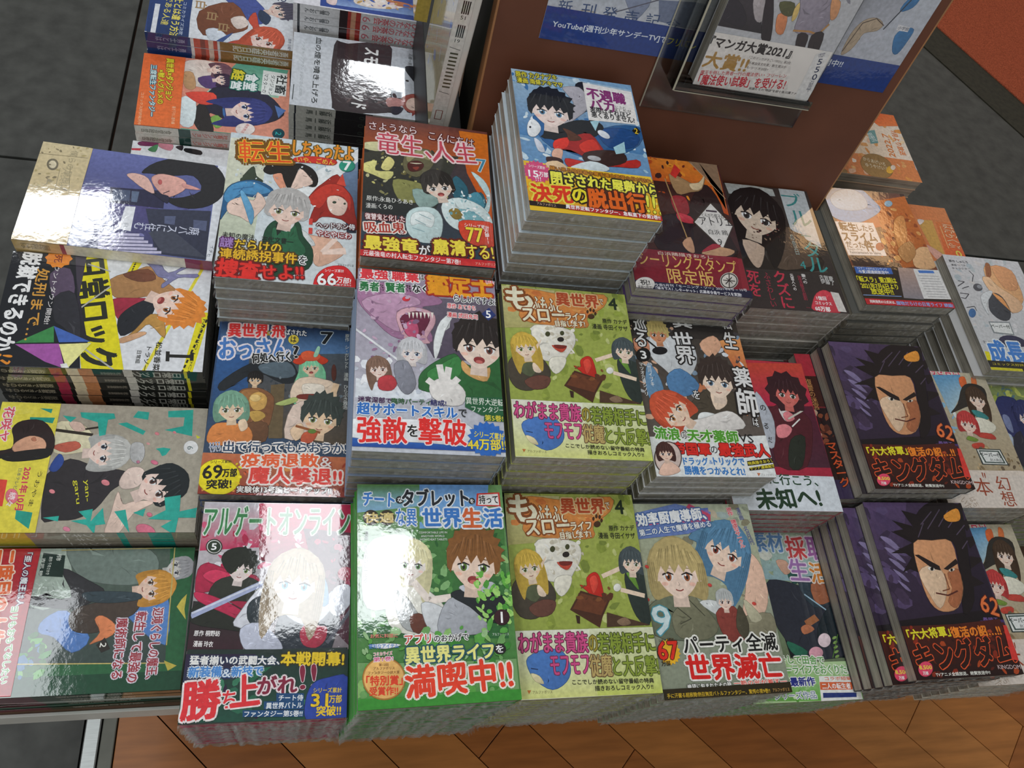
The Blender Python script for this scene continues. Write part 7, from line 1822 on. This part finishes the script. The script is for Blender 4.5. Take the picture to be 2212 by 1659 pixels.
def book_meshes(T, W=WB, H=HB):
    r = 1.6
    out = [(-W / 2, 0), (W / 2 - r, 0)]
    for k in range(1, 4): a = -math.pi / 2 + k * math.pi / 8; out.append((W / 2 - r + r * math.cos(a), r + r * math.sin(a)))
    out.append((W / 2, r)); out.append((W / 2, T - r))
    for k in range(1, 4): a = k * math.pi / 8; out.append((W / 2 - r + r * math.cos(a), T - r + r * math.sin(a)))
    out += [(W / 2 - r, T), (-W / 2, T)]
    inn = [(-W / 2, T - .35), (W / 2 - .9, T - .35), (W / 2 - .9, .35), (-W / 2, .35)]
    prof = out + inn; n = len(prof)
    v = [(x / 1000, -H / 2000, z / 1000) for x, z in prof] + [(x / 1000, H / 2000, z / 1000) for x, z in prof]
    f = [tuple(range(n)), tuple(range(2 * n - 1, n - 1, -1))]
    for i in range(n):
        j = (i + 1) % n; f.append((i, n + i, n + j, j))
    me = bpy.data.meshes.new('cover'); me.from_pydata(v, [], f); me.update()
    # page block with a slightly hollow fore edge
    pv = []; NZ = 4
    for y in (-H / 2 + .7, H / 2 - .7):
        for k in range(NZ + 1):
            z = .6 + (T - 1.2) * k / NZ; pv.append(((-W / 2 + .7 + .5 * math.sin(math.pi * k / NZ)), y, z))
        for k in range(NZ, -1, -1):
            z = .6 + (T - 1.2) * k / NZ; pv.append((W / 2 - 1.2, y, z))
    m = 2 * (NZ + 1); pv = [(a / 1000, b / 1000, c / 1000) for a, b, c in pv]
    pf = [tuple(range(m - 1, -1, -1)), tuple(range(m, 2 * m))]
    for i in range(m):
        j = (i + 1) % m; pf.append((i, j, m + j, m + i))
    mp = bpy.data.meshes.new('page_block'); mp.from_pydata(pv, [], pf); mp.update(); mp.materials.append(PAGES)
    return me, mp
def wrap_mesh(seed, T, W=WB, H=HB, amp=1.0):
    """crinkled seam of the film along the tail edge"""
    q = random.Random(seed); nx, nz = 44, 5; v = []; f = []
    for i in range(nx + 1):
        for k in range(nz + 1):
            e = math.sin(math.pi * k / nz)
            x = -W / 2 - .6 + (W + 1.2) * i / nx + q.uniform(-.8, .8)
            y = -H / 2 - .25 - e * amp * (q.uniform(.2, 2.2)) - (amp * 1.6 if (i in (0, nx)) else 0) * e
            z = .2 + (T - .1) * k / nz + q.uniform(-.3, .3)
            v.append((x / 1000, y / 1000, z / 1000))
    for i in range(nx):
        for k in range(nz):
            a = i * (nz + 1) + k; f.append((a, a + nz + 1, a + nz + 2, a + 1))
    me = bpy.data.meshes.new('film_seam'); me.from_pydata(v, [], f); me.update(); me.materials.append(FILM)
    return me
MC = {}
def meshes(T):
    if T not in MC: MC[T] = book_meshes(T)
    return MC[T]
JM = {}
def jacket(col):
    if col not in JM: JM[col] = simple('jacket_' + col[1:], col, rough=.5, spec=.3, coat=1, var=.06)
    return JM[col]
def part(name, me, parent):
    o = bpy.data.objects.new(name, me); COL.objects.link(o); o.parent = parent; return o
def top_frame(T, W=WB, H=HB): return lambda u, v, z: ((u - W / 2) / 1000, (H / 2 - v) / 1000, T / 1000 + z)
def spine_frame(T, W=WB, H=HB): return lambda u, v, z: (W / 2000 + z, (H / 2 - v) / 1000, (T - u) / 1000)
def paper_band(v0, T, col, parent, zt, W=WB, H=HB):
    g = zt; x1 = W / 2 + .12; y0, y1 = -H / 2 + .1, H / 2 - v0
    prof = [(-W / 2 + .3, T + g), (x1 - 1.6, T + g), (x1 - .4, T - .5), (x1, T - 1.6), (x1, 1.6), (x1 - .4, .5)]
    v = [(x / 1000, y0 / 1000, z / 1000) for x, z in prof] + [(x / 1000, y1 / 1000, z / 1000) for x, z in prof]
    n = len(prof); f = [(i, i + 1, n + i + 1, n + i) for i in range(n - 1)]
    return mesh_obj('paper_band', v, f, jacket(col), parent)
ORD = ['', 'first', 'second', 'third', 'fourth', 'fifth', 'sixth', 'seventh', 'eighth', 'ninth', 'tenth', 'eleventh', 'twelfth', 'thirteenth', 'fourteenth', 'fifteenth', 'sixteenth', 'seventeenth', 'eighteenth', 'nineteenth', 'twentieth']
NOBAND = ('A', 'B', 'D', 'J', 'S3x', 'X6', 'X1', 'X2', 'T3', 'U1', 'U2')
def copy_book(src, loc, rz):
    c = src.copy(); COL.objects.link(c); c.location = loc; c.rotation_euler = (0, 0, rz)
    for ch in src.children:
        d = ch.copy(); COL.objects.link(d); d.parent = c
        for g in ch.children:
            e = g.copy(); COL.objects.link(e); e.parent = d
    return c
def cover_of(key, T, book, cov, W=WB, H=HB):
    ops, bops = DSG[key]
    P = Print(W, H); P.run(ops)
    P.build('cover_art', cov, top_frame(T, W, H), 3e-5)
    if bops:
        z0 = (P.k + 4) * Print.DZ + 6e-5
        Q = Print(W, H); Q.run(bops)
        bandobj = cov
        if key not in NOBAND and bops[0][0] in 'gp':
            o = bops[0]; pts = o[3] if o[0] == 'g' else o[2]; vs = sorted(pts[1::2])
            bandobj = paper_band((vs[0] + vs[1]) / 2, T, o[1], book, z0 * 1000, W, H)
            z0 += 4e-5
        Q.build('band_art', bandobj, top_frame(T, W, H), z0)
def stack(key, cx, cy, zt, rot, zb, T, n, jc, label, nick, seed=0, jit=.8, offs=None, film=1.0, lower=None, tilt=(0, 0)):
    q = random.Random(hash_(key) + seed); rz = math.radians(rot); gap = .25
    grp = 'manga volumes stacked under the ' + nick
    me, mp = meshes(T)
    # top book
    tb = empty('manga_volume', mm(cx, cy, zt - T), rz)
    tb.rotation_euler = (math.radians(tilt[0]), math.radians(tilt[1]), rz)
    mcov = me.copy(); mcov.materials.clear(); mcov.materials.append(jacket(jc))
    cov = part('cover', mcov, tb); part('page_block', mp, tb)
    if film: part('film_seam', wrap_mesh(seed + 3, T, amp=film), tb)
    cover_of(key, T, tb, cov)
    if key in SPINE:
        Pm = Print(T, HB); Pm.run(SPINE[key]); so = Pm.build('spine_art', cov, spine_frame(T), 3e-5 if key in ('S9',) else 3.2e-4)
    tag(tb, label, 'book')
    # lower books: a plain copy without the hidden cover art
    src = None
    z = zt - T - gap
    for i in range(1, n):
        z -= T
        if z < zb - .2: break
        ox, oy = q.uniform(-jit, jit), q.uniform(-jit, jit)
        if offs: a = offs[min(i, len(offs) - 1)]; ox += a[0]; oy += a[1]
        c, s = math.cos(rz), math.sin(rz)
        loc = mm(cx + ox, cy + oy, z)
        rr = rz + math.radians(q.uniform(-.5, .5) * jit)
        if src is None:
            b = empty('manga_volume', loc, rr)
            mc2 = me.copy(); mc2.materials.clear(); mc2.materials.append(jacket(jc))
            cv = part('cover', mc2, b); part('page_block', mp, b)
            if film: part('film_seam', wrap_mesh(seed + 9, T, amp=film), b)
            if key in SPINE: Pm.build('spine_art', cv, spine_frame(T), 3.2e-4)
            if lower:
                cover_of(lower, T, b, cv)
            src = b
        else: b = copy_book(src, loc, rr)
        tag(b, '%s book down in the %s stack' % (ORD[i], nick), 'book', grp)
        z -= gap
def hash_(s): return sum(ord(ch) * (i + 7) for i, ch in enumerate(s))
r2, r3 = R1, R1
def fitn(zt, zb, T): return int(round((zt - zb) / (T + .25)))
def ST(key, pos, zb, T, jc, label, nick, **k):
    cx, cy, zt, rot = pos
    n = fitn(zt, zb, T); T2 = (zt - zb - (n - 1) * .25) / n; T2 = round(T2, 3)
    stack(key, cx, cy, zt, rot, zb, T2, n, jc, label, nick, seed=hash_(key) % 97, **k)
POS = {'A': (-21.4, 542.5, -632, -0.4), 'B': (109.6, 550.4, -595, -1.4), 'C': (-22.2, 359, -704.6, -1.1), 'D': (104, 356, -597, -1.1), 'E': (-18.6, 170.7, -706, -0.9), 'F': (111.5, 168, -650, 0.6), 'G': (248, 557, -516, 0.5), 'H1': (242, 358, -606, -0.6), 'H2': (247.4, 171.2, -678, -0.3), 'I': (385.7, 356.7, -639, 0.4), 'J': (380, 166.2, -689.5, 0.2), 'K': (511, 164.6, -764.6, -0.8), 'L': (494, 342, -691.5, -0.7), 'M': (375, 532, -584, -0.8), 'N': (529, 554.6, -631.4, 0.9), 'O': (696, 583.5, -645, 2), 'P': (648, 358.2, -666, 0.4), 'Q': (649, 170.4, -692, 0), 'S1': (-185, 581, -691, -92.5), 'S2': (-188, 456, -707, -89), 'S3': (-184, 315, -755, -90), 'S4': (-186, 183, -788, -90), 'T1': (-128, 976, -752, -89), 'T2': (-128, 843, -780, -88), 'T3': (-130, 712, -806, -89.5), 'U1': (56, 954, -661, -90), 'U2': (57.7, 820, -698, -90), 'X1': (712, 772, -650, 90), 'X2': (838, 688, -735, 90), 'X3': (897, 529, -690, 0), 'X4': (780, 354, -712, 0), 'X5': (780, 168, -758, 0), 'X6': (914, 354, -725, 0), 'X7': (914, 168, -765, 0)}
ST('A', POS['A'], r3, 16.5, '#cfd8dc', 'white cover with silver-haired boy in green vest among red and blue heads', 'white cover of four heads')
ST('B', POS['B'], r3, 16, '#c05a20', 'orange and brown cover with snarling monster and shouting dark-haired boy', 'orange monster cover')
ST('C', POS['C'], r2, 15, '#24406c', 'blue cover of five people before a hut with round yellow 69 badge', 'blue hut cover with yellow badge')
ST('D', POS['D'], r2, 16, '#8a9ab4', 'cover with pink fanged beast and shouting boy in green, blue tail edge', 'pink beast cover', tilt=(0, .3))
ST('E', POS['E'], TABLE, 14.5, '#b02850', 'crimson cover with green outlined title and knight, front row far left', 'crimson knight cover', film=2.0, tilt=(.3, -.5), jit=1.2)
ST('F', POS['F'], TABLE, 15, '#3c9434', 'green leafy cover with brown-haired boy and round orange award seal', 'green leafy cover with award seal', film=2.0, jit=1.2, offs=[(0, 0), (-1.5, 0), (-2, .5)], tilt=(-.2, .4))
ST('G', POS['G'], r3, 15, '#c8d4dc', 'light blue cover with black-haired boy in red, topping the tallest stack', 'light blue cover in the tallest stack', jit=1.1, offs=[(0, 0), (-.5, 0), (-1.5, .5), (-2.5, 0), (-2, -.5)], film=1.4)
ST('H1', POS['H1'], r2, 15.5, '#b8bc60', 'green cover with white dog and red pot, in the middle row', 'green dog cover of the middle row', film=1.6)
ST('H2', POS['H2'], TABLE, 15.5, '#b8bc60', 'green cover with white dog and red pot, in the front row', 'green dog cover of the front row', film=2.0)
ST('I', POS['I'], r2, 15, '#d8d8d8', 'black and white lettered cover with scowling dark-haired boy and sleeping redhead', 'scowling boy cover')
ST('J', POS['J'], TABLE, 15, '#98a088', 'cover with blonde and blue-haired girls and large pale number 9', 'two girls number 9 cover', film=1.6)
ST('K', POS['K'], TABLE, 14, '#7cb068', 'pale green cover with coloured title letters over dark coat, partly covered', 'pale green rainbow lettered cover')
ST('L', POS['L'], r2, 14, '#b83048', 'red cover of curly-haired girl with wide white paper band', 'red cover with white band')
ST('M', POS['M'], r3, 14, '#5c4478', 'orange and maroon fantasy cover with white diamond label and gold lettering', 'maroon cover with diamond label', lower=None)
ST('N', POS['N'], r3, 15, '#dcd8d0', 'dark cover of long-haired man with teal brush lettering beside the board foot', 'dark cover with teal lettering')
ST('O', POS['O'], r3, 15, '#5c5c58', 'orange cover with pale blue round blob and boxed title, right of board', 'orange cover with blue blob', offs=[(0, 0), (-9, -3), (-7, -5), (-6, -4)])
ST('P', POS['P'], -696.5, 14.5, '#282028', 'dark purple cover of grinning warrior, numbered 62, in the middle row', 'purple warrior of the middle row', offs=[(0, 0), (-5, 0)], jit=.4)
ST('PX', (623, 359, -696.7, 1.2), r2, 14.5, '#4c1c20', 'red and black cover peeping out left of the middle purple warrior', 'red and black cover', jit=.8, offs=[(0, 0), (-4, 0), (-3, 1)])
ST('Q', POS['Q'], TABLE, 13.8, '#282028', 'dark purple cover of grinning warrior, numbered 62, in the front row', 'purple warrior of the front row', offs=[(0, 0), (-17, -1), (-18, 0), (-20, 0), (-21, 1), (-20, 1)], jit=.6, lower='P')
ST('S1', POS['S1'], TABLE, 15, '#d8d8e0', 'violet sideways cover of leaning black-haired figure with tan paper band', 'violet sideways cover', film=0, jit=.5)
ST('S2', POS['S2'], TABLE, 13, '#24241f', 'white and yellow taped sideways cover of shouting blond boy, numbered 1', 'yellow taped sideways cover', film=0, jit=1)
ST('S3', POS['S3'], TABLE, 13.5, '#a8a090', 'beige sideways cover with teal torn letters and pink petals, numbered 6', 'beige and teal sideways cover', film=0)
ST('S4', POS['S4'], TABLE, 14, '#1c4430', 'dark green framed sideways cover at lower left corner of the display', 'dark green framed sideways cover', film=0, jit=1.2)
ST('T1', POS['T1'], TABLE, 13.5, '#e0e2e8', 'white sideways cover with navy band at the top left', 'white cover with navy band', film=0)
ST('T2', POS['T2'], TABLE, 13, '#e8e0d0', 'salmon sideways cover with orange band and navy-haired girl', 'salmon cover with orange band', film=0)
ST('T3', POS['T3'], TABLE, 14, '#e4e4e8', 'white cover with purple mark peeping out between violet and salmon covers', 'white cover with purple mark', film=0)
ST('U1', POS['U1'], TABLE, 12.6, '#dcdde0', 'blue and white glossy sideways cover cut off by the top edge', 'blue and white glossy cover', film=0)
ST('U2', POS['U2'], TABLE, 12.0, '#c8cac4', 'pale grey sideways cover with black picture and number 10', 'pale grey number 10 cover', film=0, jit=.7, tilt=(0, .2))
ST('X1', POS['X1'], TABLE, 15, '#e8c8a8', 'warm-lit cream and orange cover with brown oval, right behind the board', 'cream cover with brown oval', film=0)
ST('X2', POS['X2'], TABLE, 15, '#e0a070', 'orange cover half hidden between the blob cover and the pale stack', 'half hidden orange cover', film=0)
ST('X3', POS['X3'], TABLE, 15, '#c8c8c8', 'pale cover with dark egg shape and blue and yellow title, far right', 'pale egg shape cover', offs=[(0, 0), (-12, 0), (-13, -2)])
ST('X4', POS['X4'], TABLE, 15, '#d8d0c0', 'cover of two girls under blue sky, right of the middle purple warrior', 'two girls under blue sky, middle row')
ST('X5', POS['X5'], TABLE, 15, '#d8d0c0', 'cover of two girls under blue sky, right of the front purple warrior', 'two girls under blue sky, front row')
ST('X6', POS['X6'], TABLE, 15, '#8c9c5c', 'green and navy cover of blue-haired figure at the right edge', 'green and navy cover')

# standing volumes squeezed beside the board's left edge
def standing(loc, rz, lean, key, jc, T, label, art):
    b = empty('manga_volume', mm(*loc), 0)
    # local book: z thickness, y height, spine +x  ->  stand upright, spine to the viewer
    b.rotation_euler = (Matrix.Rotation(rz, 3, 'Z') @ Matrix.Rotation(lean, 3, 'Y') @ Matrix(((0, 0, -1), (-1, 0, 0), (0, 1, 0)))).to_euler()
    me, mp = meshes(T); mc = me.copy(); mc.materials.clear(); mc.materials.append(jacket(jc))
    cv = part('cover', mc, b); part('page_block', mp, b)
    P = Print(WB, HB); P.run(art); P.build('cover_art', cv, top_frame(T), 3e-5)
    if key in SPINE:
        Q = Print(T, HB); Q.run(SPINE[key]); Q.build('spine_art', cv, spine_frame(T), 3.2e-4)
    tag(b, label, 'book'); return b
BAR = [['g', '#dcdad4', '#d0d0cc', [0, 0, 15, 0, 15, 182, 0, 182]]]
for k in range(10): BAR.append(['p', '#4c4c38', [4, 84 + k * 4.6, 12, 84 + k * 4.6, 12, 86 + k * 4.6, 4, 86 + k * 4.6]])
for v in (26, 52): 
    for k in range(4): BAR.append(['p', '#202020', [5 + 2 * k, v, 6.3 + 2 * k, v, 6.3 + 2 * k, v + 14, 5 + 2 * k, v + 14]])
    BAR.append(['t', '#303030', 0, 0, 1, '51' if v < 30 else '19', 0, 8, v + 18, 5, 4, 0])
BAR.append(['l', '#303030', .6, [2, 78, 13, 80]]); BAR.append(['l', '#303030', .6, [2, 133, 13, 135]]); BAR.append(['l', '#803830', .8, [4, 158, 11, 158, 11, 170, 4, 170, 4, 158]])
SPINE['V2'] = BAR
prep_text([('51', 0), ('19', 0)])
YEL = [['g', '#b8b8b0', '#a89c60', [0, 0, 128, 0, 128, 182, 0, 182]], ['s', 7, 40, 8, ['#b09c40', '#8c98b8', '#b0b0a8', '#a09c80'], [0, 20, 128, 170]]]
PNK = [['g', '#b89498', '#a89c78', [0, 0, 128, 0, 128, 182, 0, 182]], ['s', 8, 50, 9, ['#c86c74', '#d8c0bc', '#7c9488', '#e0d4c8'], [0, 0, 128, 130]], ['g', '#d0b050', '#c8a84c', [0, 140, 128, 140, 128, 182, 0, 182]]]
standing((141, 724, -525), 0, math.radians(1.5), 'V2', '#d4d2cc', 22.0, 'white upright volume with bar codes on its spine, beside the board edge', YEL)
standing((118, 862, -500), 0, math.radians(1.5), 'V1', '#dcd4c8', 15.0, 'upright volume with pink and yellow cover behind the bar-coded one', PNK)
sup = empty('book_crate', mm(134, 770, TABLE))
mesh_obj('crate_body', *bevbox(-.018, -.11, 0, .02, .156, .244, .001), simple('black_crate', '#161616', rough=.4), sup); tag(sup, 'narrow dark crate under the upright volumes beside the board', 'crate')

# poster print, acrylic rack and its volume
Pp = Print(402, 183); Pp.run(DSG['poster'][0] + DSG['poster'][1]); Pp.build('poster_art', po, lambda u, v, z: pp(u, v, .001 + z), 0)
rk = empty('book_rack', tuple(ORG0 + Vector((.26, 0, 0)) + DV * .2 + NB * .02)); rl = rk.location
ACR = bpy.data.materials.new('clear_acrylic'); ACR.use_nodes = True
nt = ACR.node_tree; N, L = nt.nodes, nt.links; N.remove(N['Principled BSDF'])
tr = N.new('ShaderNodeBsdfTransparent'); tr.inputs[0].default_value = (.93, .94, .93, 1)
gs = N.new('ShaderNodeBsdfGlossy'); gs.inputs['Roughness'].default_value = .08
fr = N.new('ShaderNodeFresnel'); fr.inputs[0].default_value = 1.49
mxs = N.new('ShaderNodeMixShader'); L.new(fr.outputs[0], mxs.inputs[0]); L.new(tr.outputs[0], mxs.inputs[1]); L.new(gs.outputs[0], mxs.inputs[2]); L.new(mxs.outputs[0], N['Material Output'].inputs[0])
EDGE = simple('acrylic_edge', '#b8b4a0', rough=.3, var=.05)
def rp(u, v, n): return tuple(ORG0 + Vector((u / 1000, 0, 0)) + DV * (v / 1000) + NB * (n / 1000) - rl)
BU, BV = 213, 0        # rack volume: left and top on the board
plate('back_plate', BU - 38, BU + 150, BV - 30, BV + 230, 1.5, 3.5, ACR, rk, rp)
plate('ledge', BU - 20, BU + 140, BV + 187, BV + 189.5, 3.6, 26, ACR, rk, rp)
plate('front_lip', BU - 20, BU + 140, BV + 184, BV + 192.5, 26.1, 28, ACR, rk, rp)
plate('side_plate', BU - 22, BU - 20.1, BV - 10, BV + 192.5, 3.6, 28, ACR, rk, rp)
plate('side_edge', BU - 22, BU - 20.1, BV - 10, BV + 192.5, 28.1, 28.8, EDGE, rk, rp)
plate('lip_edge', BU - 20, BU + 140, BV + 192.6, BV + 193.6, 26, 28, EDGE, rk, rp)
plate('plate_edge', BU - 38.8, BU - 38.1, BV - 30, BV + 230, 1.5, 3.5, EDGE, rk, rp)
tag(rk, 'clear acrylic book rack hung on the brown board', 'rack')
rb = bpy.data.objects.new('manga_volume', None); rb.empty_display_size = .02; COL.objects.link(rb)
WR, HR, TR = 136.0, 186.0, 18.0
ctr = ORG0 + Vector(((BU + WR / 2) / 1000, 0, 0)) + DV * ((BV + HR / 2) / 1000) + NB * ((22 - TR) / 1000)
rb.matrix_world = Matrix.Translation(ctr) @ Matrix(((1, 0, 0), tuple((0, -DV.y, NB.y)), tuple((0, -DV.z, NB.z)))).to_4x4()
me, mp = book_meshes(TR, WR, HR); me.materials.append(jacket('#d0d2d6')); cv = part('cover', me, rb); part('page_block', mp, rb)
cover_of('R', TR, rb, cv, WR, HR)
tag(rb, 'thick manga volume with white award band held in the acrylic rack', 'book')
